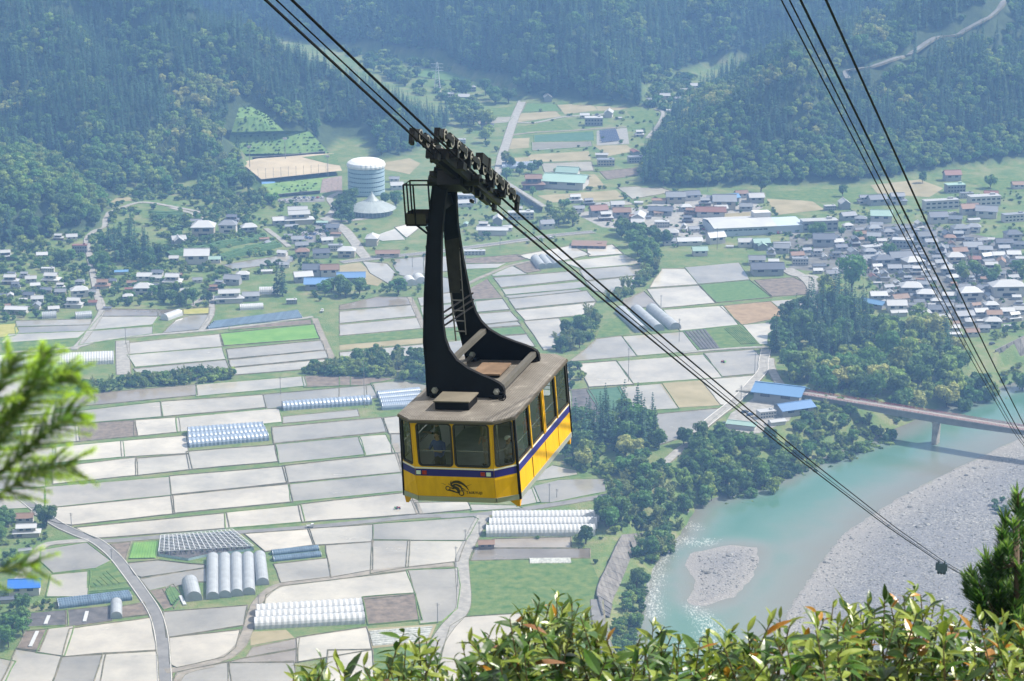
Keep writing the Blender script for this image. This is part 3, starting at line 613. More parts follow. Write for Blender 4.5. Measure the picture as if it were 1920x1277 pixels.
# ------------------------------------------------------------------ poly tunnels, nets, rows
PLW = mat('white_polythene', (.52, .53, .54), .32, .5, var=.06, scale=.3, trans=.25)
PLB = mat('blue_grey_polythene', (.28, .34, .43), .3, .5, var=.1, scale=.25, trans=.25)
PLG = mat('grey_polythene', (.36, .385, .41), .3, .5, var=.1, scale=.25, trans=.25)
NETB = mat('blue_shade_net', (.075, .115, .16), .6, .3, var=.25, scale=.4)
STEEL = mat('galvanised_pipe', (.42, .43, .45), .45, .5, metal=.6)
def tunnel(p0, p1, w, h, m, label, group, name='greenhouse_tunnel', rib=1.1, scal=.05):
    p0, p1 = Vector(p0), Vector(p1); d = p1 - p0; L = d.length; root = empty(name, p0, math.atan2(d.y, d.x)); n = max(4, min(90, int(L / rib) * 2))
    K = 10; mb = MB(); prof = [(w / 2 * math.cos(math.pi * k / K), h * math.sin(math.pi * k / K) ** .75) for k in range(K + 1)]
    for i in range(n + 1):
        s = 1 if i % 2 == 0 else 1 - scal
        mb.v.extend([(L * i / n, y * (1 - (1 - s) * .5), z * s) for y, z in prof])
    for i in range(n):
        for k in range(K):
            a = i * (K + 1) + k; mb.f.append((a, a + 1, a + K + 2, a + K + 1)); mb.m.append(0)
    mb.build('cover', m, root)
    for x in (.02, L - .02):
        e = MB(); e.face([(x, y * .985, z * .985) for y, z in prof]); e.build('end_wall', m, root)
    for x in (0, L):
        b = MB(); b.tube([(x, y * 1.01, z * 1.01) for y, z in prof], .06, 5); b.build('end_hoop', STEEL, root)
    return tag(root, label, 'greenhouse' if name.startswith('green') else 'net tunnel', group)
def tunnels(v, a0, a1, b0, b1, n, w, h, m, label, group, **k):
    """n tunnels in parallel, the first from a0 to a1, the last from b0 to b1 (photo points)"""
    A0, A1, B0, B1 = vp(v, *a0), vp(v, *a1), vp(v, *b0), vp(v, *b1)
    for i in range(n):
        t = i / max(1, n - 1)
        tunnel(A0.lerp(B0, t), A1.lerp(B1, t), w, h, m, (f'{ORD[i]} ' if n > 1 else '') + label, group, **k)
tunnels('G', (1197, 590), (1197, 815), (1395, 585), (1400, 790), 4, 5.9, 3.6, PLG, 'long silver greenhouse counted across from the vegetable plot in the row of five', 'silver greenhouses by the winding road')
tunnel(vp('G', 1460, 580), vp('G', 1478, 735), 5.9, 3.6, PLG, 'silver greenhouse at the pergola end of the row of five, with the cut-off lower end', 'silver greenhouses by the winding road')
tunnel(vp('G', 1068, 730), vp('G', 1092, 825), 7.4, 4.6, PLG, 'short wide silver greenhouse standing alone beside the vegetable plot', 'single greenhouses')
tunnel(vp('G', 655, 845), vp('G', 655, 925), 5.2, 3.4, PLG, 'short narrow grey greenhouse standing beside the winding road and blue nets', 'single greenhouses')
tunnels('G', (1445, 893), (2035, 858), (1432, 968), (2050, 935), 3, 7.4, 4.2, PLW, 'bright white scalloped greenhouse from the grey paddy, near the lower farm road', 'white greenhouses by the lower farm road', rib=2.4, scal=.09)
tunnels('H', (850, 368), (1448, 362), (815, 448), (1425, 442), 3, 8.2, 4.6, PLW, 'long white greenhouse from the upper road, between the farm road and bamboo', 'white greenhouses beside the bamboo', rib=2.0, scal=.07)
tunnels('D', (1058, 1165), (1480, 1135), (1062, 1228), (1505, 1188), 3, 8.5, 4.2, PLB, 'blue-grey greenhouse counted from the upper side, in the middle of pale paddies', 'blue-grey greenhouses among the paddies', rib=2.2, scal=.09)
tunnels('D', (1590, 1020), (2085, 985), (1590, 1020), (2085, 985), 1, 9, 4.4, PLB, 'long single blue-grey greenhouse reaching behind the cabin hanger', 'long greenhouses', rib=2.2, scal=.09)
tunnels('E', (205, 955), (440, 932), (228, 1022), (440, 1008), 4, 5.8, 3.6, PLB, 'pale blue greenhouse from the upper side, half hidden behind the cable car', 'greenhouses behind the cable car')
tunnels('E', (1570, 478), (1690, 592), (1745, 465), (1880, 575), 3, 7.6, 4.4, PLG, 'grey diagonal greenhouse counted from the tree-lined dike, beneath the ropes', 'diagonal greenhouses beneath the ropes')
tunnels('E', (1090, 185), (1130, 235), (1170, 178), (1215, 228), 3, 6.5, 4, PLG, 'small grey greenhouse from the track side, among the upper paddies', 'small greenhouses among upper paddies')
tunnels('G', (1530, 560), (1790, 532), (1537, 595), (1803, 567), 2, 4.6, 2.0, NETB, 'long blue net tunnel counted from the upper side, below the farm road', 'blue net tunnels by the farm road', name='net_tunnel')
tunnels('G', (322, 838), (725, 790), (328, 862), (740, 812), 3, 4.0, 2.4, NETB, 'blue net tunnel counted from the upper side, beside the winding road', 'blue net tunnels beside the winding road', name='net_tunnel')
tunnels('D', (1205, 540), (1675, 478), (1170, 570), (1695, 508), 5, 4.0, 1.6, NETB, 'low dark net tunnel counted from the houses, above the bright seedling field', 'net tunnels above the seedling field', name='net_tunnel')
tunnels('D', (925, 522), (1008, 493), (925, 522), (1008, 493), 1, 6.4, 4, PLW, 'small white greenhouse alone between two paddies and the village hedge', 'single greenhouses')
tunnels('D', (238, 510), (318, 506), (238, 510), (318, 506), 1, 6.4, 4, PLG, 'small grey greenhouse below the left village, nearer the frame edge', 'single greenhouses')
tunnels('D', (425, 510), (515, 503), (425, 510), (515, 503), 1, 6.4, 4, PLG, 'small grey greenhouse below the left village, nearer the lane', 'single greenhouses')
tunnels('D', (1460, 372), (1550, 370), (1460, 372), (1550, 370), 1, 7, 4.5, PLW, 'small white greenhouse beside the tall village conifer', 'single greenhouses')
tunnels('D', (1350, 462), (1480, 455), (1350, 462), (1480, 455), 1, 6, 3.6, PLW, 'low white greenhouse below the village houses near the dark nets', 'single greenhouses')
tunnels('E', (375, 305), (395, 330), (430, 292), (450, 318), 2, 8, 4.6, PLW, 'small white greenhouse counted from the round tree, left of the hanger', 'greenhouses left of the hanger')
tunnels('D', (-40, 775), (640, 748), (-40, 775), (640, 748), 1, 16, 5.5, PLW, 'broad white glasshouse behind the blurred cedar branch', 'glasshouses')
tunnels('B', (905, 935), (1110, 930), (905, 948), (1110, 943), 2, 6, 3.6, PLB, 'grey-blue greenhouse counted from the mountain side, beside the valley road', 'greenhouses beside the valley road')
tunnels('H', (1060, 600), (1290, 598), (1060, 600), (1290, 598), 1, 7, .7, mat('seedling_trays', (.30, .31, .29), .9, var=.3, scale=.8), 'low grey bed of seedling trays at the top of the green field', 'seed beds', name='net_tunnel')
def rows(v, quad, n, m, w=1.2, h=.5, name='crop_rows'):
    a, b, c, d = [vp(v, *q) for q in quad]; mb = MB()
    for i in range(n):
        t = (i + .5) / n; p, q = a.lerp(d, t), b.lerp(c, t)
        e = (q - p).normalized(); s = Vector((-e.y, e.x, 0)) * w / 2; u = Vector((0, 0, h)); g = Vector((0, 0, .1))
        k = max(2, int((q - p).length / 4)); pr = None
        for j in range(k + 1):
            x = p.lerp(q, j / k); jj = 1 + .35 * noise.noise(x * .4); cur = [x - s * jj + g, x - s * .5 * jj + u * jj, x + s * .5 * jj + u * jj, x + s * jj + g]
            if pr:
                for f in range(3): mb.face([pr[f], cur[f], cur[f + 1], pr[f + 1]])
            pr = cur
    return tag(mb.build(name, m), kind='stuff')
rows('G', [(725, 590), (752, 502), (885, 494), (872, 586)], 9, PM['L'], 1.8, .5)
rows('G', [(610, 650), (690, 725), (500, 748), (500, 748)], 6, PM['O'], 1.2, .4)
rows('G', [(500, 770), (735, 748), (740, 772), (495, 800)], 3, PM['G'], 1.0, .5)
rows('G', [(930, 775), (965, 855), (1000, 815), (960, 745)], 4, PM['G'], 1.6, .7)
rows('H', [(155, 995), (515, 968), (480, 1052), (178, 1080)], 7, MATS['seedling_trays'], 1.8, .6)
rows('F', [(10, 590), (100, 690), (210, 682), (130, 575)], 6, PM['K'], 2.2, .5)
rows('F', [(230, 570), (330, 660), (430, 655), (330, 560)], 9, PM['O'], 1.6, .5)
ORCH = mat('orchard_bush', (.035, .085, .03), .9, .1, col2=(.075, .13, .05), scale=.6, detail=6, bump=.8, bscale=1.2)
rows('D', [(935, 155), (1490, 48), (1500, 72), (955, 172)], 3, ORCH, 4.6, 2.6)
rows('D', [(1235, 168), (1510, 88), (1588, 112), (1245, 190)], 3, ORCH, 4.6, 2.6)
rows('X', [(0, 600), (90, 640), (90, 700), (0, 720)], 3, ORCH, 4.6, 2.4)
rows('A', [(830, 1196), (990, 1200), (1060, 1216), (900, 1230)], 5, ORCH, 3, 1.8)
rows('G', [(180, 910), (360, 895), (365, 950), (160, 962)], 2, PM['K'], 3, .3)
for q in ('255,960 275,912', '475,945 490,888', '170,1085 210,1000', '1015,800 1040,850'):
    a, b = pts('G', q); mb = MB(); mb.bar(a + Vector((0, 0, .35)), b + Vector((0, 0, .35)), 1.5, .5); tag(mb.build('mulch_sheet', PLW), 'white mulch sheet on dark soil beside ' + {'2': 'the brown plot by the farm sheds', '4': 'the narrow grey greenhouse', '1': 'the pale paddies at the lower edge'}[q[0]] if q[:4] != '1015' else 'white mulch sheet beside the short wide silver greenhouse', 'sheet')

# ------------------------------------------------------------------ fruit pergola (open pipe frame with net)
def pergola():
    P = pts('G', '905,480 1310,445 1428,540 1150,578 1060,598 893,572'); root = empty('fruit_pergola', P[0]); o = -P[0]; H = 2.3
    fr = MB(); po = MB(); a, b, c, d = P[0] + o, P[1] + o, P[2] + o, P[5] + o
    for i in range(19):
        t = i / 18; p, q = a.lerp(b, t), d.lerp(c, t); fr.bar(p + Vector((0, 0, H)), q + Vector((0, 0, H)), .28, .12)
        if i % 2 == 0:
            for k in range(8): x = p.lerp(q, k / 7); po.bar(x, x + Vector((0, 0, H)), .2, .2)
    for i in range(12):
        t = i / 11; p, q = a.lerp(d, t), b.lerp(c, t); fr.bar(p + Vector((0, 0, H + .1)), q + Vector((0, 0, H + .1)), .28, .12)
    fr.build('wire_grid', mat('pergola_wire', (.48, .50, .52), .6, .4), root); po.build('posts', STEEL, root)
    vn = MB(); rnd = random.Random(3)
    for i in range(420):
        t, u = rnd.random(), rnd.random(); x = a.lerp(b, t).lerp(d.lerp(c, t), u) + Vector((0, 0, rnd.uniform(.4, 1.6)))
        r = rnd.uniform(.4, .9); q = Vector((rnd.random() - .5, rnd.random() - .5, rnd.random())).normalized(); e = q.orthogonal().normalized() * r; f = q.cross(e)
        vn.face([x + e, x + f, x - e, x - f])
    tag(vn.build('vine_leaves', mat('vine_grey_green', (.10, .11, .07), .9, .1, rnd=.1, trans=.3), root), kind='stuff')
    sd = MB()
    for p, q in zip(P, P[1:] + P[:1]): sd.face([p + o, q + o, q + o + Vector((0, 0, 1.2)), p + o + Vector((0, 0, 1.2))])
    sd.build('side_net', mat('pale_blue_net', (.32, .42, .46), .7, .3, var=.2, scale=.5), root)
    mb = MB(); mb.face([p + o + Vector((0, 0, .14)) for p in ccw(P)]); mb.build('soil', PM['K'], root)
    tag(root, 'wide pipe-frame fruit pergola with pale side nets beside the five silver greenhouses', 'pergola')
pergola()

# ------------------------------------------------------------------ bridge
def bridge():
    A = gp(1505, 738, 4.2); Bp = gp(1925, 803, 5.0); d = (Bp - A); d.z = 0; L = d.length + 120; az = math.atan2(d.y, d.x)
    root = empty('river_bridge', (A.x, A.y, 0), az); w = 7.0; zd = 4.6
    dk = MB(); dk.box((L / 2, 0, zd - .2), (L, w, .5)); dk.build('deck', mat('bridge_deck', (.22, .20, .185), .9, .2, var=.12, scale=.2), root)
    GR = mat('girder_grey', (.18, .18, .172), .8, .3, var=.15, scale=.2)
    pier_x = (gp(1745, 838, WZ) - Vector((A.x, A.y, WZ))).dot(d.normalized())
    for s in (-1, 1):
        g = MB(); n = 40; prof = []
        for i in range(n + 1):
            x = L * i / n; t = min(1, abs(x - pier_x) / 62); dep = 3.4 - 1.7 * t * t; prof.append((x, dep))
        for (x0, d0), (x1, d1) in zip(prof[:-1], prof[1:]):
            for yy in (s * 2.4, s * 2.9): g.face([(x0, yy, zd - .45), (x1, yy, zd - .45), (x1, yy, zd - .45 - d1), (x0, yy, zd - .45 - d0)])
            g.face([(x0, s * 2.4, zd - .45 - d0), (x1, s * 2.4, zd - .45 - d1), (x1, s * 2.9, zd - .45 - d1), (x0, s * 2.9, zd - .45 - d0)])
        g.build('girder', GR, root)
        RD = mat('red_railing', (.32, .055, .05), .6, .4)
        r = MB()
        for z in (.35, .7, 1.15): r.bar((0, s * 3.3, zd + z), (L, s * 3.3, zd + z), .1, .12)
        for i in range(int(L / 2.2)): r.box((i * 2.2, s * 3.3, zd + .6), (.14, .14, 1.2))
        r.build('railing', RD, root)
        kb = MB(); kb.box((L / 2, s * 3.3, zd + .12), (L, .4, .25)); kb.build('kerb', KERB, root)
    p = MB(); p.box((pier_x, 0, (WZ - 3 + zd - 3.6) / 2), (3.0, 4.6, zd - 3.6 - WZ + 3)); p.box((pier_x, 0, zd - 3.95), (3.6, 6.4, .8))
    for yy in (-2.3, 2.3): p.tube([(pier_x, yy, WZ - 3), (pier_x, yy, zd - 4.3)], 1.5, 14)
    p.build('pier', mat('pier_concrete', (.25, .235, .21), .9, .2, var=.2, scale=.3), root)
    ab = MB(); ab.box((-2, 0, -2), (6, 9, 12)); ab.build('abutment', CPAN, root)
    tag(root, 'road bridge with red railings and one round-ended pier over the turquoise river', 'bridge')
    dv = d.normalized(); road([A - dv * 40 + Vector((0, 0, -4)), A - dv * 18 + Vector((0, 0, -1.5)), A + dv * 1 + Vector((0, 0, .15))], 6, CONC)
bridge()
# ------------------------------------------------------------------ buildings
ROOF = {'S': mat('glint_pale_tile_roof', (.36, .365, .37), .40, .5, var=.12, scale=.4, rnd=.12), 'D': mat('blue_slate_roof', (.085, .095, .12), .40, .5, var=.2, scale=.4, rnd=.2),  # pale tile colour has the sun glint of grey tiles painted in
        'G': mat('grey_tile_roof', (.18, .19, .21), .40, .5, var=.15, scale=.4, rnd=.2), 'R': mat('red_roof', (.17, .075, .058), .5, .4, var=.12, scale=.3, rnd=.1),
        'B': mat('blue_sheet_roof', (.10, .20, .36), .4, .5, var=.1, scale=.2, rnd=.12), 'N': mat('brown_roof', (.19, .12, .085), .6, .3, var=.2, scale=.3, rnd=.15),
        'T': mat('pale_green_roof', (.22, .32, .28), .5, .4, var=.1, scale=.3, rnd=.1), 'V': mat('vivid_blue_roof', (.02, .12, .42), .4, .5, var=.06, scale=.3)}
RCOL = {'S': 'pale silver', 'D': 'dark slate', 'G': 'mid grey', 'R': 'red', 'B': 'blue', 'N': 'brown', 'T': 'pale green', 'V': 'vivid blue'}
WALL = [mat('white_plaster', (.42, .41, .39), .85, .2, var=.06, scale=.5, rnd=.08), mat('cream_plaster', (.34, .31, .25), .85, .2, var=.08, scale=.5, rnd=.1),
        mat('dark_timber', (.15, .11, .085), .85, .2, var=.2, scale=.8, rnd=.15), mat('grey_siding', (.25, .255, .26), .8, .25, var=.1, scale=.5, rnd=.1)]
GLASSD = mat('dark_window', (.03, .035, .045), .12, .6)
def gable_m(mb, w, d, z0, rise, ov=.06, th=.022, yc=0.0):
    a, b = w / 2 + ov, d / 2 + ov; zl = z0 - rise * ov / (d / 2)
    for s in (-1, 1):
        lo, hi = Vector((0, yc + s * b, zl)), Vector((0, yc, z0 + rise))
        q = [Vector((-a, lo.y, lo.z)), Vector((a, lo.y, lo.z)), Vector((a, hi.y, hi.z)), Vector((-a, hi.y, hi.z))]
        u = [p + Vector((0, 0, th)) for p in q]
        if s > 0: q.reverse(); u.reverse()
        mb.face(u); mb.face(q[::-1])
        for i in range(4): mb.face([q[i], q[(i + 1) % 4], u[(i + 1) % 4], u[i]])
    mb.bar((-a, yc, z0 + rise + th), (a, yc, z0 + rise + th), .035, .03)
def hip_m(mb, w, d, z0, rise, ov=.06, ridge=.45, th=.02):
    a, b, r = w / 2 + ov, d / 2 + ov, w * ridge / 2; z = z0 - rise * .12; t = z0 + rise
    c = [(-a, -b, z), (a, -b, z), (a, b, z), (-a, b, z)]; k = [(-r, 0, t), (r, 0, t)]
    mb.face([c[0], c[1], k[1], k[0]]); mb.face([c[2], c[3], k[0], k[1]]); mb.face([c[1], c[2], k[1]]); mb.face([c[3], c[0], k[0]]); mb.face(c[::-1])
    lo = [(x, y, zz - th) for x, y, zz in c]
    for i in range(4): mb.face([lo[i], lo[(i + 1) % 4], c[(i + 1) % 4], c[i]])
HM = {}
def house_meshes(t, c, wl):
    key = (t, c, wl)
    if key in HM: return HM[key]
    wa, rf, wi = MB(), MB(), MB(); r2 = None
    if t == 'k':      # two storeys, tiled skirt roof and a gabled upper floor
        wa.box((0, 0, .13), (1, .62, .26)); wa.box((0, .02, .40), (.72, .44, .28)); gable_m(rf, .72, .44, .53, .13)
        r2 = MB(); hip_m(r2, 1, .62, .27, .12, .07, .62)
        wins = [(-.2, -.206, .42, .14, .1), (.08, -.206, .42, .2, .1), (-.28, -.316, .13, .2, .13), (.2, -.316, .13, .26, .15)]
        yz = None
    elif t == 'g':
        wa.box((0, 0, .2), (1, .64, .4)); gable_m(rf, 1, .64, .4, .2)
        mb = wa
        for x in (-.499, .499): mb.face([(x, -.32, .4), (x, .32, .4), (x, 0, .6)])
        wins = [(-.25, -.326, .28, .2, .11), (.2, -.326, .28, .2, .11)]
    elif t == 'h':
        wa.box((0, 0, .24), (1, .72, .48)); hip_m(rf, 1, .72, .49, .2)
        wins = [(-.28, -.366, .34, .2, .11), (.15, -.366, .34, .3, .11), (0, -.366, .12, .4, .12)]
    elif t == 's':
        wa.box((0, 0, .13), (1, .5, .26)); gable_m(rf, 1, .5, .26, .09)
        wins = [(.1, -.256, .12, .4, .14)]
    else:             # flat-roofed block
        wa.box((0, 0, .2), (1, .5, .4)); rf.box((0, 0, .415), (1.03, .53, .03)); rf.box((.3, .05, .46), (.14, .14, .09))
        wins = [(-.42 + i * .168, -.256, z, .1, .07) for i in range(6) for z in (.12, .3)]
    W = []
    for x, y, z, a, b in wins:
        q = MB(); q.box((x, y, z), (a, .02, b)); W.append(q.mesh('window', GLASSD))
    HM[key] = (wa.mesh('wall', WALL[wl]), rf.mesh('roof', ROOF[c]), r2.mesh('skirt_roof', ROOF[c]) if r2 else None, W)
    return HM[key]
HOUSES = []
def house(v, x, y, w, t, c, rz=None, asp=1.0, hs=1.0, z0=0.0, label=None, name=None, wl=None):
    px, py = pxy(v, x, y); s = VIEW[v][2]; g = gp(px, py, 2.5 + z0); wm = max(5, w / s * mpp(g) * .98); g.z = z0
    if wl is None: wl = random.choice([0, 0, 1, 3, 3]) if t in 'hfgs' else random.choice([0, 1, 2, 2])
    if rz is None: rz = R(random.gauss(4, 7)) + (math.pi / 2 if random.random() < .16 and t != 'f' and w / s < 30 else 0)
    nm = name or {'k': 'farmhouse', 'g': 'house', 'h': 'house', 's': 'shed', 'f': 'flat_roofed_building'}[t]
    root = empty(nm, g, rz); root.scale = (wm, wm * asp, wm * hs)
    wa, rf, r2, W = house_meshes(t, c, wl)
    inst('wall', wa, root); inst('roof', rf, root)
    if r2: inst('skirt_roof', r2, root)
    if wm > 6 and t != 's':
        for m_ in (W if t == 'f' else W[:3]): inst('window', m_, root)
    HOUSES.append((root, t, c, g, label)); return root
TOWN = '''55,150,100,gG 575,215,80,fS 675,200,100,gS 815,165,90,kG 900,175,120,gD 1040,170,120,kG 1640,180,220,fS 1440,90,130,fT 1520,130,90,fG 1690,135,90,gR 1420,8,110,gR 1880,65,90,gN 700,280,100,gG 790,300,80,hG 930,290,140,gT 1320,300,120,gD 1440,300,90,gD 1570,295,80,sS 1660,260,140,gG 1850,290,170,fG 1540,240,120,gN
500,355,250,fS 700,345,70,hS 780,365,60,gG 880,370,90,hG 1190,345,90,kS 1475,375,110,hG 1570,365,90,hG 880,420,90,gG 1240,430,120,gD 1460,420,90,kG 1840,420,110,hD 1690,430,50,gS 1755,430,60,sS 750,455,90,kG 530,460,140,gD 100,470,110,gT 240,490,110,gG 170,530,80,kG 415,505,60,gG 955,470,70,sS 1080,470,140,fS 860,505,120,fS 735,525,90,gG 1560,505,120,gG 1650,515,90,gG 1780,470,110,gD 1890,475,80,gD 1470,530,100,gN 1345,520,110,kG
490,530,80,kG 540,550,50,gS 620,545,80,kD 770,595,110,hG 370,590,110,fG 920,545,70,gS 850,570,90,gG 940,600,130,hD 1060,580,150,gD 1150,610,130,hS 1340,600,80,gG 1440,580,110,hS 1575,575,80,gR 1660,555,80,gG 1740,550,80,gS 1845,545,90,gS 1890,580,80,kS 70,585,110,gG 185,585,70,gS 620,640,70,sS 590,680,90,gD 720,640,110,gD 800,645,90,fN 1020,640,90,gG 950,690,90,kG 870,690,70,gR 905,722,40,sS 1180,655,90,kS 1240,680,60,gG 1400,655,100,hS 1430,705,80,hS 1490,620,80,gS 1690,640,110,kS 1760,600,90,gN
1040,745,80,kS 1135,790,140,hS 1220,750,80,gG 1275,715,70,gG 1240,830,120,hS 1400,825,90,gS 1540,830,150,hS 1800,800,220,hS 910,830,110,gS 960,868,80,sS 1060,850,110,gN 1310,865,70,hS 1035,910,130,gS 1050,942,110,sS 1160,890,70,gG 1215,960,110,hS 1310,930,110,gD 1480,930,100,kG 1505,972,120,gG 1690,895,90,hS 1620,940,90,gS 1710,960,100,gN 1800,935,90,gS 1890,925,90,gS 1620,985,60,sS 1850,975,90,kS 1700,1020,110,hS 1640,1050,80,gG 1810,1022,60,sS 1430,1045,80,gS 1445,1082,80,sS 1560,1080,90,gN'''
UPPER = '''80,190,110,kS 190,210,90,kG 110,265,90,gG 270,300,140,gR 330,335,110,kS 460,310,140,gN 600,205,70,sS 765,195,110,sN 900,190,150,gG 1030,170,130,gD 985,260,90,hS 1300,240,180,gG 1440,150,100,gN 1560,190,120,gS 790,390,120,fS 545,415,100,gS 970,420,80,kS 1050,430,80,gG 865,475,120,hS 850,535,100,gG 1230,520,140,gS 1470,550,110,gS 1610,570,100,gT 1770,600,120,gG 1100,620,120,gT 1345,560,60,sS'''
LEFT = '''500,105,80,kS 615,110,90,gS 45,270,110,kS 360,260,90,gS 410,385,110,fS 90,480,130,kS 265,470,90,gS 300,520,80,gS 440,470,140,kS 25,600,60,gD 90,600,70,gS 320,640,100,gS 250,600,90,gD 200,625,60,sS 395,560,90,gD 520,580,90,gG 680,590,140,hS 780,580,80,gG 880,520,120,kN 1040,400,110,sB 1110,540,80,sR 1240,450,120,gS 1340,460,90,gS 1230,570,150,hS 1130,495,80,gN 1480,490,150,kS 1580,560,70,gS 1690,470,80,gG 145,730,180,sS 460,720,90,gS 635,680,140,kS 795,660,70,gR 1530,150,130,gS 1690,300,200,gS 1840,300,100,gT 1490,290,80,gS 1880,500,90,kG 920,700,60,sD'''
LEFT2 = '''1310,300,90,gG 1290,400,150,kS 1410,390,90,gG 1640,410,60,fS 1755,250,100,gD 1855,252,100,gN 1705,285,100,gS'''
MID = '''500,570,110,kD 210,590,90,gG 240,640,80,kG 270,680,180,hS 470,650,140,hG 640,660,120,hS 65,745,110,gS 1040,530,150,gS 890,590,110,gS 1050,580,220,kS 1240,590,90,sT 1350,680,90,sN 1350,800,120,fG 1440,850,140,hS 1230,855,130,gD 1650,750,130,hS 1150,990,130,gD 1300,1000,100,gN 800,275,100,sB 690,270,60,sB 1830,240,80,gG 1850,300,100,gS'''
MIDR = '''280,370,130,kS 440,320,150,gS 550,400,100,gS 990,370,150,gG 80,340,100,sT 670,180,90,gS 380,440,330,sS'''
FAR = '''1100,430,100,gS 960,470,80,gG 1300,370,90,fS 1400,330,90,gS 1290,480,80,gS 1240,510,90,gS 1160,560,90,sS 1225,445,70,gG 300,620,90,gS 430,620,70,gD 540,605,120,gS 390,690,180,fS 640,630,60,sS 845,800,90,kS 470,1010,120,sS 510,1090,170,fG 810,1060,160,fG 800,975,130,sR'''
BACK = '''1160,555,70,gS 690,550,60,gS 845,510,50,fG 720,500,70,fS 600,540,70,fS 670,790,60,fS 690,830,50,sG 1080,1045,120,kN 690,1120,150,fS 820,705,70,sD'''
NEARL = '''140,355,90,gN 150,430,140,kS 140,525,70,sG 50,910,60,sS 50,800,90,sD'''
for v, s in (('T', TOWN), ('U', UPPER), ('V', LEFT), ('D', LEFT2), ('X', MID), ('Y', MIDR), ('Z', FAR), ('B', BACK), ('G', NEARL)):
    for q in s.split():
        x, y, w, tc_ = q.split(','); big = float(w) / VIEW[v][2] > 44
        house(v, float(x), float(y), float(w), tc_[0], tc_[1], asp=.7 if big else random.uniform(.9, 1.12), hs=.75 if big else random.uniform(.9, 1.1))
rj = random.Random(5)      # small houses filling the gaps of the town
PT_ = [(560, 420), (900, 330), (1250, 360), (1650, 430), (1900, 480), (1900, 980), (1480, 1040), (1050, 880), (860, 700), (700, 620), (600, 520)]; k_ = 0
while k_ < 105:
    x, y = rj.uniform(560, 1900), rj.uniform(330, 1040)
    if not in_poly(x, y, PT_): continue
    g = vp('T', x, y, 2.5)
    if any((h[3] - Vector((g.x, g.y, 0))).length < 8.6 for h in HOUSES): k_ += .06; continue
    house('T', x, y, rj.uniform(55, 85), rj.choice('ggghks'), rj.choice('SGGGDDN'), R(rj.gauss(4, 9)) + (math.pi / 2 if rj.random() < .3 else 0)); k_ += 1
for v_, PT_, n_, w_ in (('V', [(0, 330), (500, 480), (900, 470), (1300, 400), (1850, 480), (1850, 560), (1250, 600), (800, 680), (300, 740), (0, 700)], 30, (55, 95)), ('X', [(150, 560), (700, 600), (1250, 560), (1500, 760), (1500, 900), (1000, 900), (1000, 1000), (600, 1040), (520, 1000), (900, 850), (700, 700)], 26, (70, 110)), ('U', [(80, 180), (600, 220), (1300, 170), (1550, 230), (1300, 330), (1150, 520), (800, 540), (700, 420), (300, 360)], 18, (70, 110)), ('T', [(300, 560), (560, 480), (700, 620), (850, 690), (600, 690), (450, 640)], 12, (60, 95))):
    k_ = 0
    while k_ < n_:
        k_ += .08; x, y = rj.uniform(min(q[0] for q in PT_), max(q[0] for q in PT_)), rj.uniform(min(q[1] for q in PT_), max(q[1] for q in PT_)); g = vp(v_, x, y, 2.5)
        if not in_poly(x, y, PT_) or in_road(g) or any((h[3] - Vector((g.x, g.y, 0))).length < 13 for h in HOUSES) or any(in_poly(g.x, g.y, [(q.x, q.y) for q in F_]) for F_ in FIELDS): continue
        house(v_, x, y, rj.uniform(*w_), rj.choice('ggkhs'), rj.choice('SSGGDN')); k_ += .92
H_ = house
H_('F', 548, 945, 265, 'g', 'B', R(-22), .95, .55, label='large blue-roofed warehouse beside the bridge wood, the longer of the pair', name='warehouse', wl=3)
H_('F', 625, 1022, 200, 'g', 'B', R(24), .85, .55, label='blue-roofed warehouse nearer the river, the shorter of the pair by the bridge', name='warehouse', wl=3)
H_('F', 470, 1045, 100, 'f', 'S', R(20), 1.1, 1.0, label='white cube-like building beside the two blue-roofed warehouses', wl=0)
H_('F', 530, 1085, 90, 's', 'S', R(20), label='low white shed in front of the blue-roofed warehouses')
H_('F', 335, 1105, 160, 's', 'T', R(-20), .8, .7, label='pale green canopy roof over the vehicle yard above the river', name='canopy')
H_('G', 140, 748, 165, 'g', 'V', R(6), 1.0, .8, label='vivid blue-roofed farm shed at the lower frame edge beside the lane', name='farm_shed', wl=0)
H_('H', 815, 498, 88, 'g', 'N', R(4), .9, .9, label='small brown-roofed field shed at the end of the long white greenhouses', name='shed', wl=2)
H_('T', 140, 650, 215, 'g', 'D', R(3), 1.0, .6, label='large slate-roofed hall beside the curved brown field at the town edge', name='hall', wl=3)
H_('T', 875, 880, 175, 'g', 'B', R(-38), .6, .5, label='pale blue-roofed workshop beside the tall round town tree', name='workshop', wl=3)
H_('T', 1340, 205, 250, 'f', 'S', R(14), .5, .62, label='long white three-storey school block beyond the town', name='school', wl=0)
H_('U', 600, 345, 165, 'g', 'S', R(80), .9, .8, label='pale gabled hall facing the camera beside the brown-roofed shop', name='hall', wl=0)
H_('U', 780, 290, 190, 'g', 'D', R(-8), .8, .6, label='slate-roofed long warehouse behind the white two-storey block', name='warehouse', wl=3)
H_('U', 1190, 300, 230, 'g', 'R', R(-4), .8, .55, label='red-roofed long workshop near the long white factory hall', name='workshop', wl=0)
H_('U', 1310, 185, 210, 'g', 'B', R(18), .7, .5, label='blue-roofed open shed behind the red-roofed workshop', name='shed', wl=3)
H_('U', 1015, 530, 195, 'g', 'S', R(6), .8, .5, label='white-roofed workshop beside the tree clump at the town entrance', name='workshop', wl=0)
H_('U', 195, 545, 285, 'f', 'N', R(-5), 1.3, .2, label='low building with a broad tan flat roof beside the paddies', name='pump_house', wl=2)
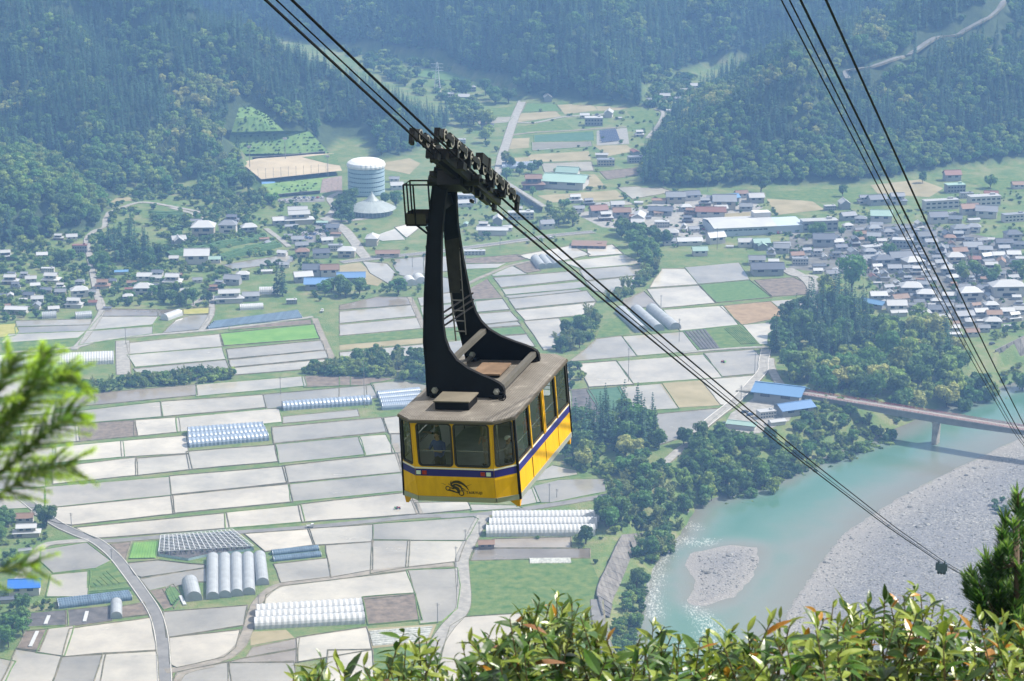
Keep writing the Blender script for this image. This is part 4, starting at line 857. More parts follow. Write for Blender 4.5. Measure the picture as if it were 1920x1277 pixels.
H_('D', 1800, 322, 165, 'g', 'B', R(3), 1, .6, label='blue-roofed factory shed in the left village, the one nearer the tall conifer', name='factory_shed', wl=3)
H_('E', 55, 285, 150, 'g', 'B', R(3), .9, .6, label='blue-roofed factory shed in the left village, the one nearer the hanger', name='factory_shed', wl=3)
H_('Y', 60, 120, 200, 'g', 'S', R(12), .9, .6, label='white-roofed hall just behind the cable car hanger', name='hall', wl=0)
H_('Y', 700, 265, 290, 'f', 'S', R(4), .7, .7, label='long cream three-storey block behind the ropes below the carriage', name='apartment_block', wl=1)
H_('Y', 180, 665, 240, 'f', 'S', R(3), .6, .5, label='long low white building beside the main road right of the hanger', name='roadside_building', wl=0)
H_('X', 1775, 850, 185, 'g', 'N', R(3), .7, .5, label='long brown-roofed shop beside the main road left of the hanger', name='shop', wl=1)
H_('B', 1265, 1030, 230, 'g', 'T', R(-14), 1.1, .5, label='large pale green-roofed hall in the middle of the far fields', name='hall', wl=0)
H_('B', 1275, 985, 120, 'g', 'T', R(-14), 1, .9, label='taller pale green-roofed block behind the large green-roofed hall', name='hall', wl=0)
H_('V', 685, 215, 125, 'f', 'R', R(3), .9, 1.3, label='tall grey block with a flat red roof beside the left village lane', name='flat_roofed_building', wl=3)

# long white factory hall with a roof house
def factory():
    a = vp('U', 1222, 500); b = vp('U', 1722, 478); d = b - a; L = d.length; root = empty('factory_hall', a, math.atan2(d.y, d.x)); W_, H = 34, 6.2
    wa = MB(); wa.box((L / 2, W_ / 2, H / 2), (L, W_, H)); wa.build('wall', mat('pale_blue_cladding', (.34, .40, .46), .6, .4, var=.05, scale=.1), root)
    rf = MB(); gable_m(rf, L, W_, H, 2.4, .8, .4, W_ / 2); rf.build('roof', mat('white_sheet_roof', (.36, .365, .365), .5, .5, var=.06, scale=.1), root, loc=(L / 2, 0, 0))
    x = MB(); x.box((L + 12, 16, 2.9), (24, 28, 5.8)); x.build('annexe', MATS['pale_blue_cladding'], root)
    x = MB(); x.box((L * .9, W_ * .7, H + 3.5), (13, 9, 5)); x.build('roof_house', WALL[0], root)
    for i in range(9):
        q = MB(); q.box((8 + i * (L - 16) / 8, -.05, 4.4), (3.2, .12, 1.1)); q.build('window', GLASSD, root)
    q = MB(); q.box((L * .45, -.06, 2), (6, .14, 4)); q.build('door', mat('steel_door', (.35, .4, .45), .5, .4), root)
    tag(root, 'long white factory hall with a broad pale roof at the edge of town', 'factory'); return a
FACT = factory()

# round tower with a white inflated dome, and the low round hall with a spire
def round_tower():
    c = vp('Q', 262, 868); Rr, H = 14.6, 22.0; root = empty('round_tower', (c.x, c.y + 14, 0))
    nseg = 48; ring = lambda r, z: [(r * math.cos(2 * math.pi * i / nseg), r * math.sin(2 * math.pi * i / nseg), z) for i in range(nseg)]
    def band(mb, r0, z0, r1, z1):
        A, B = ring(r0, z0), ring(r1, z1)
        for i in range(nseg): j = (i + 1) % nseg; mb.face([A[i], A[j], B[j], B[i]])
    WB = mat('pale_blue_panel', (.27, .36, .42), .6, .4, var=.06, scale=.2)
    core = MB(); band(core, Rr - .7, 0, Rr - .7, H); core.build('glazing', mat('tower_glazing', (.10, .16, .20), .2, .6), root)
    for k in range(6):
        z = .8 + k * 3.55; mb = MB(); band(mb, Rr - .2, z, Rr, z); band(mb, Rr, z, Rr, z + 2.5); band(mb, Rr, z + 2.5, Rr - .7, z + 2.5); mb.build('balcony_band', WB, root)
        for j in range(24):
            a = math.pi + math.pi * (j + .5) / 24; q = MB(); q.box(((Rr - .45) * math.cos(a), (Rr - .45) * math.sin(a), z + 3.2), (.3, .3, 1.5)); q.build('mullion', WB, root)
    dm = MB(); prof = [(Rr + .3, H - .4), (Rr + .5, H + 1.2), (Rr - .3, H + 3.2), (Rr - 3, H + 4.8), (Rr - 7, H + 5.7), (Rr - 11, H + 6.0), (.3, H + 6.1)]
    for (r0, z0), (r1, z1) in zip(prof[:-1], prof[1:]):
        for i in range(96):
            f = lambda i, r: r * (1 + .025 * abs(math.sin(i * math.pi / 4)) * (r / Rr) ** 2)
            P_ = [(f(i, r0), i, z0), (f(i + 1, r0), i + 1, z0), (f(i + 1, r1), i + 1, z1), (f(i, r1), i, z1)]
            dm.face([(r * math.cos(2 * math.pi * k / 96), r * math.sin(2 * math.pi * k / 96), z) for r, k, z in P_])
    dm.build('dome', mat('white_dome_membrane', (.58, .58, .58), .45, .4), root)
    tag(root, 'round pale blue tower with ringed storeys under a white dome', 'tower'); return c
TOWER = round_tower()
def round_hall():
    c = vp('Q', 325, 1085); c.y += 12; root = empty('round_hall', (c.x, c.y, 0)); n = 20
    RB = mat('pale_grey_green_roof', (.25, .28, .275), .5, .4, var=.08, scale=.3, rnd=.05); RR = [(18.5, 4.2), (15, 6.2), (10, 8.4), (5.2, 10.2)]
    for i in range(n):
        mb = MB(); a0, a1 = 2 * math.pi * (i + .03) / n, 2 * math.pi * (i + .97) / n
        for (r0, z0), (r1, z1) in zip(RR[:-1], RR[1:]): mb.face([(r0 * math.cos(a0), r0 * math.sin(a0), z0), (r0 * math.cos(a1), r0 * math.sin(a1), z0), (r1 * math.cos(a1), r1 * math.sin(a1), z1), (r1 * math.cos(a0), r1 * math.sin(a0), z1)])
        mb.build('roof_segment', RB, root)
    mb = MB()
    for i in range(n):
        a = 2 * math.pi * i / n; mb.bar((18.6 * math.cos(a), 18.6 * math.sin(a), 4.3), (5.2 * math.cos(a), 5.2 * math.sin(a), 10.35), .35, .25)
    mb.build('roof_ribs', mat('roof_rib', (.30, .33, .33), .6, .3), root)
    sp = MB(); sp.tube([(0, 0, 9.6), (0, 0, 10.4), (0, 0, 12), (0, 0, 15), (0, 0, 17.5)], [5.6, 5.2, 3.6, 1.2, .05], 24); sp.build('spire', RB, root)
    wa = MB(); wa.tube([(0, 0, 0), (0, 0, 4.6)], 15.5, 32); wa.build('wall', mat('hall_glazing', (.16, .18, .19), .3, .5), root)
    for i in range(16):
        a = math.pi + math.pi * (i + .5) / 16; q = MB(); q.box((15.6 * math.cos(a), 15.6 * math.sin(a), 2.2), (.5, .5, 4.4)); q.build('column', WALL[0], root)
    tag(root, 'low round hall with a ribbed conical roof and small spire', 'hall')
round_hall()

# solar yard
def solar():
    q = [vp('Z', *p) for p in ((450, 790), (610, 772), (650, 885), (465, 905))]; a, b, c, d = q; pan = MB()
    pm = mat('solar_cells', (.025, .035, .07), .25, .6)
    for i in range(7):
        t = (i + .3) / 7; p, e = a.lerp(d, t), b.lerp(c, t); root = empty('solar_array', p); o = -p; dx = (e - p); L = dx.length; ex = dx.normalized(); ey = Vector((-ex.y, ex.x, 0))
        for k in range(10):
            mb = MB(); x0, x1 = ex * (L * k / 10 + .15), ex * (L * (k + 1) / 10 - .15)
            lo, hi = -ey * 1.9 + Vector((0, 0, 1.0)), ey * 1.9 + Vector((0, 0, 2.4)); mb.face([x0 + lo, x1 + lo, x1 + hi, x0 + hi]); mb.face([x0 + hi - Vector((0, 0, .1)), x1 + hi - Vector((0, 0, .1)), x1 + lo - Vector((0, 0, .1)), x0 + lo - Vector((0, 0, .1))]); mb.build('panel', pm, root)
        mb = MB()
        for k in range(6): x = ex * (L * k / 5.0); mb.bar(x, x + Vector((0, 0, 1.6)), .15, .15)
        mb.build('mounting_post', STEEL, root)
        tag(root, f'{ORD[i]} row of dark solar panels counted from the mountain side of the gravel yard', 'solar panels', 'solar panel rows')
solar()

# labels of the houses: roof colour, kind and rank from a landmark
LM = [('round tower with the white dome', TOWER), ('long white factory hall', FACT), ('solar panel yard', vp('Z', 550, 830)), ('red-railed bridge end', gp(1513, 739)),
      ('broad white glasshouse', vp('D', 400, 760)), ('left village conifer clump', vp('V', 1100, 230)), ('hedge-like tree clump in the left village', vp('V', 1530, 650)), ('long white school block', vp('T', 1340, 205)),
      ('tall round town tree', vp('T', 720, 760)), ('pale green-roofed far hall', vp('B', 1265, 1030)), ('sandy sports ground', vp('A', 1600, 960)), ('orchard rows', vp('X', 500, 760)),
      ('tan flat-roofed pump house', vp('U', 195, 545)), ('dark river wall below town', vp('F', 1850, 660)), ('blurred cedar branch', vp('P', 60, 900)), ('blue-roofed factory sheds', vp('D', 1850, 310)), ('far stepped fields', vp('Z', 1060, 330)), ('town garden trees', vp('T', 1650, 690)), ('red-roofed workshop', vp('U', 1190, 300)), ('hillside farm road end', vp('V', 800, 70))]
KW = {'k': 'two-tier farmhouse', 'g': 'gabled house', 'h': 'hip-roofed house', 's': 'low shed', 'f': 'flat-roofed building'}
KC = {'k': 'house', 'g': 'house', 'h': 'house', 's': 'shed', 'f': 'building'}
buck = {}
for o, t, c, g, lab in HOUSES:
    cat = 'warehouse' if o.name.startswith(('ware', 'fact', 'work')) else KC[t] if t != 'g' or not o.name.startswith(('hall', 'farm_s')) else 'building'
    if lab: tag(o, lab, cat); continue
    i = min(range(len(LM)), key=lambda k: (LM[k][1] - g).length); buck.setdefault((i, t, c), []).append((o, g, cat))
for (i, t, c), L in buck.items():
    L.sort(key=lambda e: (e[1] - LM[i][1]).length)
    for k, (o, g, cat) in enumerate(L):
        nth = 'nearest' if k == 0 else f'{ORD[min(k, 19)]} nearest'
        tag(o, f'{RCOL[c]}-roofed {KW[t]}, {nth} to the {LM[i][0]}', cat, {'V': 'houses of the valley'}.get(c, 'houses of the valley'))

# ------------------------------------------------------------------ cars
CARC = [mat('car_white', (.55, .55, .55), .3, .5, coat=.5), mat('car_silver', (.42, .43, .45), .3, .5, coat=.5), mat('car_black', (.03, .03, .035), .3, .5, coat=.5), mat('car_red', (.35, .04, .03), .3, .5, coat=.5), mat('car_blue', (.05, .1, .25), .3, .5, coat=.5)]
TYRE = mat('tyre', (.02, .02, .02), .9)
CM = []
for m_ in CARC:
    mb = MB(); side = [(-2.05, .35), (2.05, .35), (2.1, .75), (1.2, .95), (.55, 1.45), (-1.25, 1.48), (-1.95, .98), (-2.1, .7)]
    for s in (-1, 1): mb.face([(x, s * (.82 if z < 1.2 else .66), z) for x, z in (side if s < 0 else side[::-1])], 0)
    for (x0, z0), (x1, z1) in zip(side, side[1:] + side[:1]):
        y0, y1 = (.82 if z0 < 1.2 else .66), (.82 if z1 < 1.2 else .66); g_ = 1 if (z0 < 1.2) != (z1 < 1.2) else 0
        mb.face([(x0, -y0, z0), (x0, y0, z0), (x1, y1, z1), (x1, -y1, z1)][::-1], g_)
    for s in (-1, 1): mb.face([(.95, s * .83, 1.0), (.5, s * .70, 1.38), (-1.2, s * .70, 1.38), (-1.7, s * .83, 1.0)], 1)
    for x in (-1.3, 1.3):
        for s in (-1, 1): mb.tube([(x, s * .62, .32), (x, s * .85, .32)], .32, 10, 2)
    CM.append(mb.mesh('parked_car', [m_, GLASSD, TYRE]))
CCOL = ['white', 'silver', 'black', 'red', 'blue']
NC = {}
def cars(v, a, b, n, rz, where, jit=.0):
    for i in range(n):
        p = vp(v, *a).lerp(vp(v, *b), i / max(1, n - 1)); k = random.choice([0, 0, 0, 1, 1, 2, 2, 3, 4]); p.z = .2
        o = inst('parked_car', CM[k], None, p, rz + random.gauss(0, .05)); key = (k, where); NC[key] = NC.get(key, 0) + 1
        tag(o, f'{ORD[NC[key] - 1]} {CCOL[k]} car {where}', 'car', 'cars parked in the valley')
cars('X', (1210, 620), (1340, 650), 6, 1.3, 'in the top row of the car park below the round tower')
cars('X', (1120, 655), (1280, 680), 7, 1.3, 'in the second row of the car park below the round tower')
cars('X', (1070, 690), (1230, 705), 7, 1.3, 'in the third row of the car park below the round tower')
cars('X', (1050, 715), (1150, 735), 5, 1.3, 'in the lowest row of the car park below the round tower')
cars('X', (1020, 402), (1240, 400), 7, 1.4, 'in the upper row below the sports ground bank')
cars('X', (900, 425), (1160, 418), 7, 1.4, 'in the lower row below the sports ground bank')
cars('U', (1225, 378), (1400, 372), 6, 1.5, 'in the row behind the long white factory hall')
cars('U', (1115, 388), (1120, 470), 4, .2, 'in the column beside the end of the factory hall')
cars('U', (1740, 472), (1790, 468), 3, 1.5, 'in front of the factory annexe')
cars('T', (1350, 268), (1440, 262), 6, 1.3, 'in front of the white school block')
cars('F', (350, 1045), (380, 1060), 2, .5, 'in the yard of the blue-roofed warehouses')
cars('F', (235, 1110), (250, 1120), 1, .5, 'under the pale green canopy')
cars('Y', (1040, 525), (1042, 525), 1, .1, 'driving on the main road below the carriage')
cars('F', (1740, 660), (1742, 660), 1, .6, 'on the lane above the dark river wall')
def kei_truck(p, rz, label):
    root = empty('small_truck', p, rz); mb = MB(); mb.box((1.05, 0, 1.05), (1.2, 1.5, 1.4)); mb.build('cab', CARC[0], root)
    mb = MB(); mb.box((-.65, 0, .75), (2.1, 1.5, .2)); mb.box((-.65, .73, .95), (2.1, .06, .4)); mb.box((-.65, -.73, .95), (2.1, .06, .4)); mb.box((-1.68, 0, .95), (.06, 1.5, .4)); mb.build('bed', CARC[0], root)
    mb = MB(); mb.box((1.3, 0, 1.4), (.75, 1.52, .5)); mb.build('windscreen', GLASSD, root)
    for x in (-1.0, 1.0):
        for s in (-1, 1): w_ = MB(); w_.tube([(x, s * .55, .3), (x, s * .78, .3)], .3, 12); w_.build('wheel', TYRE, root)
    tag(root, label, 'truck')
kei_truck(vp('G', 1745, 412, 0) + Vector((0, 0, .22)), .12, 'small white truck stopped on the farm road between pale paddies')
kei_truck(vp('D', 1812, 478, 0) + Vector((0, 0, .22)), 1.4, 'small white truck on the track above the bright seedling field')

# rice transplanters working in the water
def planter(p, rz, label):
    root = empty('rice_transplanter', p, rz); mb = MB(); mb.box((.5, 0, .85), (1.5, .8, .5)); mb.box((1.25, 0, 1.0), (.5, .5, .5)); mb.build('body', CARC[3], root)
    mb = MB(); mb.box((-.1, 0, 1.25), (.5, .5, .5)); mb.build('seat', TYRE, root)
    mb = MB(); mb.box((-1.1, 0, .9), (.25, 2.0, .9), M=Matrix.Rotation(.5, 3, 'Y')); mb.build('seedling_rack', mat('seedling_rack', (.10, .25, .06), .8), root)
    for x in (-.4, 1.1):
        for s in (-1, 1): w_ = MB(); w_.tube([(x, s * .6, .45), (x, s * .72, .45)], .45, 14); w_.build('wheel', TYRE, root)
    mb = MB(); mb.tube([(.75, 0, 1.1), (.55, 0, 1.7)], .05, 6); mb.tube([(.5, -.2, 1.7), (.6, .2, 1.7)], .03, 6); mb.build('steering_column', TYRE, root)
    tag(root, label, 'transplanter')
planter(vp('H', 315, 308), .3, 'small rice transplanter in the pale paddy below the cable car')
planter(vp('F', 230, 762), 2.6, 'small rice transplanter in the paddy near the bridge wood')

# ------------------------------------------------------------------ poles
POLEM = mat('pole_concrete', (.20, .20, .195), .85, .2)
def pole(v, x, y, h, arm=True, rz=0.0, label='', name='utility_pole', hm=None):
    b = vp(v, x, y); H = hm or h / VIEW[v][2] * mpp(b) / .95; root = empty(name, b, rz)
    mb = MB(); mb.tube([(0, 0, 0), (0, 0, H)], [.2, .13], 8); mb.build('shaft', POLEM, root)
    if arm:
        mb = MB(); mb.box((0, 0, H - .6), (2.0, .12, .14)); mb.box((0, 0, H - 1.3), (1.5, .12, .14)); mb.build('crossarm', POLEM, root)
    tag(root, label, 'pole', 'utility poles')
for a in [('E', 130, 1015, 270, False, 'tall pale pole left of the cable car, above the reed belt'), ('D', 708, 660, 95, True, 'pole beside the wide concrete lane near the cedar branch'), ('D', 1578, 940, 100, True, 'pole in the paddy below the reed belt, right one'),
          ('D', 535, 992, 88, True, 'pole in the paddy below the reed belt, near the cedar branch'), ('F', 708, 385, 110, True, 'pole beside the town entrance road'), ('F', 1405 - 1000, 832, 140, True, 'pole at the road bend below the bridge wood'),
          ('F', 328, 975, 85, True, 'pole beside the white-kerbed road above the vehicle yard'), ('F', 248, 1200, 65, True, 'pole in front of the pale green canopy'), ('F', 60, 1145, 45, True, 'pole at the lower end of the white-kerbed road'),
          ('G', 402, 407, 78, True, 'pole beside the lane near the lower farmhouse'), ('G', 628, 592, 62, True, 'pole on the bend of the winding road'), ('G', 1455, 872, 85, True, 'pole beside the five silver greenhouses'),
          ('H', 542, 948, 115, True, 'pole at the corner of the farm road below'), ('H', 645, 640, 125, True, 'pole beside the farm road left of the green field'), ('H', 655, 745, 100, True, 'pole at the narrow point of the farm road'),
          ('H', 1170, 268, 105, True, 'pole in the paddy below the cabin'), ('H', 1212, 242, 50, True, 'shorter pole beside the bamboo paddy'), ('H', 775, 450, 75, True, 'pole at the farm road junction under the cabin'), ('H', 697, 490, 70, True, 'pole at the junction corner of the grey paddy'),
          ('E', 1615, 868, 190, True, 'tall pole in the pale paddy right of the cabin'), ('E', 1664, 1065, 115, True, 'pole beside the blue-green crop square'), ('E', 1900, 645, 130, True, 'pole beside the diagonal greenhouses'), ('E', 1798, 452, 70, True, 'pole beside the tree-lined dike paddies'),
          ('E', 893, 125, 75, True, 'street pole beside the main road right of the hanger'), ('E', 400, 225, 60, True, 'pole in the paddy left of the hanger'), ('U', 1242, 600, 170, True, 'tall pole behind the mirror-like paddy'), ('U', 1165, 130, 100, True, 'pole at the foot of the wooded hill'), ('D', 1108, 892, 45, True, 'short pole in the reed belt')]:
    pole(a[0], a[1], a[2], a[3], a[4], random.uniform(-.6, .6), a[5])
for i in range(11):   # ball-stop posts along the sports ground
    a, b = vp('A', 1410, 1015, 4.2), vp('A', 1835, 985, 4.2); p = a.lerp(b, i / 10); root = empty('fence_post', p)
    mb = MB(); mb.tube([(0, 0, 0), (0, 0, 9)], .12, 6); mb.build('shaft', POLEM, root); mb = MB(); mb.box((0, 0, 9), (.5, .2, .15)); mb.build('bracket', POLEM, root)
    tag(root, f'{ORD[i]} thin ball-stop post from the forest end of the sandy sports ground', 'post', 'ball-stop posts')
for k, (x, y) in enumerate(((1605, 892), (1845, 995), (1405, 940))):
    p = vp('A', x, y, 4.2); root = empty('floodlight_mast', p); mb = MB(); mb.tube([(0, 0, 0), (0, 0, 17)], [.3, .16], 8); mb.build('mast', POLEM, root)
    mb = MB(); mb.box((0, -.2, 17), (3.4, .5, 1.6)); mb.build('lamp_head', WALL[0], root)
    tag(root, ['floodlight mast on the mountain side of the sports ground', 'floodlight mast near the round tower', 'floodlight mast at the forest corner of the sports ground'][k], 'floodlight', 'floodlight masts')
def pylon():
    p = vp('B', 540, 520); root = empty('lattice_pylon', p); mb = MB(); H = 30
    for s in ((1, 1), (1, -1), (-1, -1), (-1, 1)): mb.bar((s[0] * 3.2, s[1] * 3.2, 0), (s[0] * .5, s[1] * .5, H), .35, .35)
    for i in range(12):
        z0, z1 = H * i / 12, H * (i + 1) / 12; r0, r1 = 3.2 - 2.7 * i / 12, 3.2 - 2.7 * (i + 1) / 12
        for s in (-1, 1): mb.bar((-r0, s * r0, z0), (r1, s * r1, z1), .2, .2); mb.bar((s * r0, -r0, z0), (s * r1, r1, z1), .2, .2)
    mb.build('lattice', mat('pylon_steel', (.5, .52, .54), .5, .4), root); mb = MB()
    for z in (.72, .83, .94): mb.bar((-6, 0, H * z), (6, 0, H * z), .4, .4)
    mb.build('crossarm', MATS['pylon_steel'], root); tag(root, 'pale lattice power pylon in the far side valley', 'pylon')
pylon()
# ------------------------------------------------------------------ trees
BARK = mat('bark', (.09, .07, .055), .95, .1, var=.25, scale=2)
LEAF = {'dark': mat('leaf_dark', (.065, .142, .032), .6, .3, var=.35, scale=.5, rnd=.3, trans=.4), 'mid': mat('leaf_mid', (.095, .19, .040), .6, .3, var=.35, scale=.5, rnd=.3, trans=.42),
        'light': mat('leaf_light', (.20, .285, .06), .6, .3, var=.3, scale=.5, rnd=.28, trans=.35), 'gold': mat('leaf_gold', (.32, .34, .10), .6, .3, var=.25, scale=.5, rnd=.2, trans=.35),
        'cedar': mat('leaf_cedar', (.042, .105, .044), .65, .25, var=.35, scale=.5, rnd=.3, trans=.36), 'bamboo': mat('leaf_bamboo', (.20, .25, .08), .6, .3, var=.3, scale=.6, rnd=.22, trans=.35)}
def leafquad(mb, p, nrm, s, rnd):
    e = nrm.orthogonal().normalized(); e.rotate(Matrix.Rotation(rnd.random() * 6.28, 3, nrm)); f = nrm.cross(e)
    a, b = s * rnd.uniform(.7, 1.2), s * rnd.uniform(.5, .9)
    mb.face([p + e * a, p + f * b + nrm * s * .15, p - e * a, p - f * b - nrm * s * .1])
def rv3(rnd):
    while True:
        v = Vector((rnd.uniform(-1, 1), rnd.uniform(-1, 1), rnd.uniform(-1, 1)))
        if .05 < v.length < 1: return v.normalized()
def broad_crown(seed, n_l=22, per=62, rw=4.2, h0=1.3, h1=10, ls=.5):
    rnd = random.Random(seed); mb = MB(); zc, rh = (h0 + h1) / 2, (h1 - h0) / 2; lob = []
    for i in range(n_l):
        d = rv3(rnd); d.z = d.z * .9 + .12; k = rnd.uniform(.45, .80)
        lob.append((Vector((d.x * rw * k, d.y * rw * k, zc + d.z * rh * k)), rnd.uniform(.26, .42) * rw))
    for c, r in lob:
        for j in range(per):
            d = rv3(rnd)
            if d.z < -.35 and rnd.random() < .7: d.z = -d.z
            q = c + Vector((d.x, d.y, d.z * .8)) * r * rnd.uniform(.8, 1.05); leafquad(mb, q, (d + rv3(rnd) * .6).normalized(), ls, rnd)
    tr = MB(); tr.tube([(0, 0, -1), (0, 0, h0), (.15, .1, zc)], [.32, .24, .14], 7)
    for c, r in lob[:7]: tr.tube([(0, 0, h0 * .9), tuple(Vector((0, 0, h0 + 1)).lerp(c, .4)), tuple(c)], [.15, .1, .04], 5)
    return mb, tr
def cedar_crown(seed, H=15, rw=2.5, lay=17, nb=9):
    rnd = random.Random(seed); mb = MB()
    for i in range(lay):
        t = i / (lay - 1); z = 1.5 + (H - 1.7) * t; r = rw * (1 - t) ** .75 * rnd.uniform(.85, 1.15) + .12
        for j in range(max(4, int(nb * (1 - t * .5)))):
            a = rnd.random() * 6.28; d = Vector((math.cos(a), math.sin(a), 0)); s = Vector((-d.y, d.x, 0)); L = r * rnd.uniform(.75, 1.1)
            p0 = Vector((0, 0, z + .35)); w = .34 + .16 * L
            m1 = p0 + d * L * .55 + Vector((0, 0, -.05 * L)); e = p0 + d * L + Vector((0, 0, -.3 * L + rnd.uniform(-.1, .2)))
            mb.face([p0 + d * L * .1, m1 - s * w + Vector((0, 0, -.18)), e, m1 + s * w + Vector((0, 0, -.18))])
            mb.face([m1 + Vector((0, 0, .28)), m1 + s * w * .6 + d * .2, e + Vector((0, 0, .12)), m1 - s * w * .6 + d * .2])
    mb.face([(.12, 0, H - .9), (-.06, .1, H - .9), (0, 0, H + .5)]); mb.face([(-.06, -.1, H - .9), (.12, .03, H - .9), (0, 0, H + .5)])
    tr = MB(); tr.tube([(0, 0, -1), (0, 0, H * .9)], [.26, .05], 7); return mb, tr
def bamboo_crown(seed, H=9, n=9):
    rnd = random.Random(seed); mb = MB(); tr = MB()
    for i in range(n):
        a = rnd.random() * 6.28; d = Vector((math.cos(a), math.sin(a), 0)); b = d * rnd.uniform(.1, 1.0); h = H * rnd.uniform(.7, 1.1)
        path = [b + d * (1.7 * (t / 5) ** 3) + Vector((0, 0, h * (t / 5 - .10 * (t / 5) ** 4))) for t in range(6)]
        tr.tube(path, [.07, .06, .055, .045, .03, .015], 5)
        for j in range(95):
            t = rnd.uniform(1.4, 5); k = min(int(t), 4); p = path[k].lerp(path[k + 1], t - k) + rv3(rnd) * rnd.uniform(.1, 1.0) * (1.25 - .12 * t)
            leafquad(mb, p, (rv3(rnd) + Vector((0, 0, .6))).normalized(), .33, rnd)
    return mb, tr
PROTO = {}
def proto(kind, seed, leaf, fn, **k):
    c, t = fn(seed, **k); nm = f'{kind}_{leaf}_{seed}'
    mb = MB(); mb.v = c.v + t.v; o = len(c.v); mb.f = c.f + [tuple(i + o for i in f) for f in t.f]; mb.m = [0] * len(c.f) + [1] * len(t.f)
    PROTO.setdefault(kind, []).append((c.mesh('crown', LEAF[leaf]), t.mesh('trunk', BARK), mb.mesh(nm, [LEAF[leaf], BARK])))
for i, lf in enumerate(('dark', 'mid', 'mid', 'light', 'gold')): proto('broad', 11 + i, lf, broad_crown, n_l=20 + i, rw=4.2 + .3 * (i % 3), h1=9 + (i % 2) * 2)
for i in range(3): proto('cedar', 31 + i, 'cedar', cedar_crown, H=14 + i, rw=2.3 + .25 * i)
for i in range(2): proto('bamboo', 51 + i, 'bamboo', bamboo_crown)
for i, lf in enumerate(('dark', 'mid', 'light')): proto('bush', 71 + i, lf, broad_crown, n_l=12, per=50, rw=2.0, h0=.2, h1=3.2, ls=.34)
NAMES = {'broad': 'broadleaf_tree', 'cedar': 'conifer_tree', 'bamboo': 'bamboo_clump', 'bush': 'shrub'}
CATS = {'broad': 'tree', 'cedar': 'tree', 'bamboo': 'bamboo', 'bush': 'shrub'}
TREES = []
def tree(p, kind, sc, label, group, var=None):
    pr = PROTO[kind]; k = var if var is not None else random.randrange(len(pr)); c, t, _ = pr[k % len(pr)]
    z = hq(p.x, p.y); nm = {0: 'evergreen_tree', 3: 'pale_green_tree', 4: 'pale_green_tree'}.get(k % len(pr), 'broadleaf_tree') if kind == 'broad' else NAMES[kind]
    if kind == 'broad': label = label.replace('broadleaf tree', {'evergreen_tree': 'dark evergreen tree', 'pale_green_tree': 'pale yellow-green tree'}.get(nm, 'mid-green broadleaf tree'))
    root = empty(nm, (p.x, p.y, z - .1), random.random() * 6.28); sc *= {'broad': 1.42, 'cedar': 1.35, 'bamboo': 1.3, 'bush': 1.35}[kind]; root.scale = (sc * random.uniform(.9, 1.15), sc * random.uniform(.9, 1.15), sc * random.uniform(.88, 1.15))
    inst('trunk', t, root); inst('crown', c, root); TREES.append((p.x, p.y)); tag(root, label, CATS[kind], group); return root
def scatter(v, poly, n, kinds, sc, label, group, mind=3.0, var=None):
    P = [pxy(v, *map(float, q.split(','))) for q in poly.split()]; xs = [p[0] for p in P]; ys = [p[1] for p in P]; rnd = random.Random(hash(poly) % 1 + len(poly) * 7 + n); got = []; tries = 0
    while len(got) < n and tries < 6000:
        tries += 1; x, y = rnd.uniform(min(xs), max(xs)), rnd.uniform(min(ys), max(ys))
        if not in_poly(x, y, P): continue
        g = gp(x, y)
        if any((g - q).length < mind for q in got): continue
        got.append(g); k = rnd.choice(kinds)
        tree(g, k, sc * rnd.uniform(.75, 1.2), label.replace('tree', {'broad': 'broadleaf tree', 'cedar': 'dark conifer', 'bamboo': 'bamboo clump', 'bush': 'shrub'}[k], 1), group, (rnd.choice(var) if var and k == 'broad' else None))
scatter('F', '480,650 600,520 850,430 1030,430 1050,560 1060,700 900,760 560,760', 62, ['cedar', 'cedar', 'cedar', 'broad'], 1.1, 'tree crowded into the wood between the paddies and the bridge', 'trees of the bridge wood', 4, [0, 1])
scatter('F', '1060,560 1200,560 1450,600 1540,700 1560,760 1350,760 1150,720', 26, ['broad', 'broad', 'cedar'], 1.05, 'tree on the town side of the bridge wood', 'trees of the bridge wood, town side', 5, [2, 3, 3, 4])
scatter('F', '620,760 900,780 1200,760 1560,780 1600,840 1500,930 1150,985 900,950 700,930 560,850', 62, ['broad'], 1.05, 'tree along the river edge of the bridge wood', 'trees of the bridge wood, river edge', 5, [0, 1, 2, 2, 3, 4])
scatter('F', '1580,830 1918,745 2000,730 1980,790 1700,900 1560,930', 16, ['broad', 'bush', 'bush'], .9, 'tree on the bank between dark river wall and water', 'bank trees below the town', 4)
scatter('F', '760,1000 850,985 1280,1075 1180,1110 1000,1180 780,1250 640,1277 600,1160', 40, ['broad', 'bush', 'bamboo'], .6, 'tree on the steep river bank under the bridge approach', 'river bank trees under the bridge', 3.5, [0, 1, 2])
scatter('F', '0,1180 200,1175 560,1200 640,1277 500,1330 200,1360 0,1400', 40, ['broad'], .68, 'tree in the belt between the lower road and river bend', 'river bend trees', 4, [0, 0, 1, 2])
scatter('I', '0,0 540,20 500,110 260,180 90,180 0,230', 34, ['broad', 'broad', 'bush'], .68, 'tree at the edge of the calm green river bend', 'river edge trees', 4, [0, 1, 2, 3])
scatter('E', '1290,1180 1440,1130 1560,1100 1740,1110 1790,1250 1560,1260 1290,1250', 40, ['cedar', 'cedar', 'broad'], 1.05, 'tree in the grove right behind the cabin', 'grove behind the cabin', 4, [0, 1])
scatter('H', '1200,20 1480,-20 1690,10 1740,60 1640,110 1500,150 1330,80', 24, ['broad', 'bush'], .8, 'tree between the cabin and the bamboo grove', 'trees before the bamboo', 4)
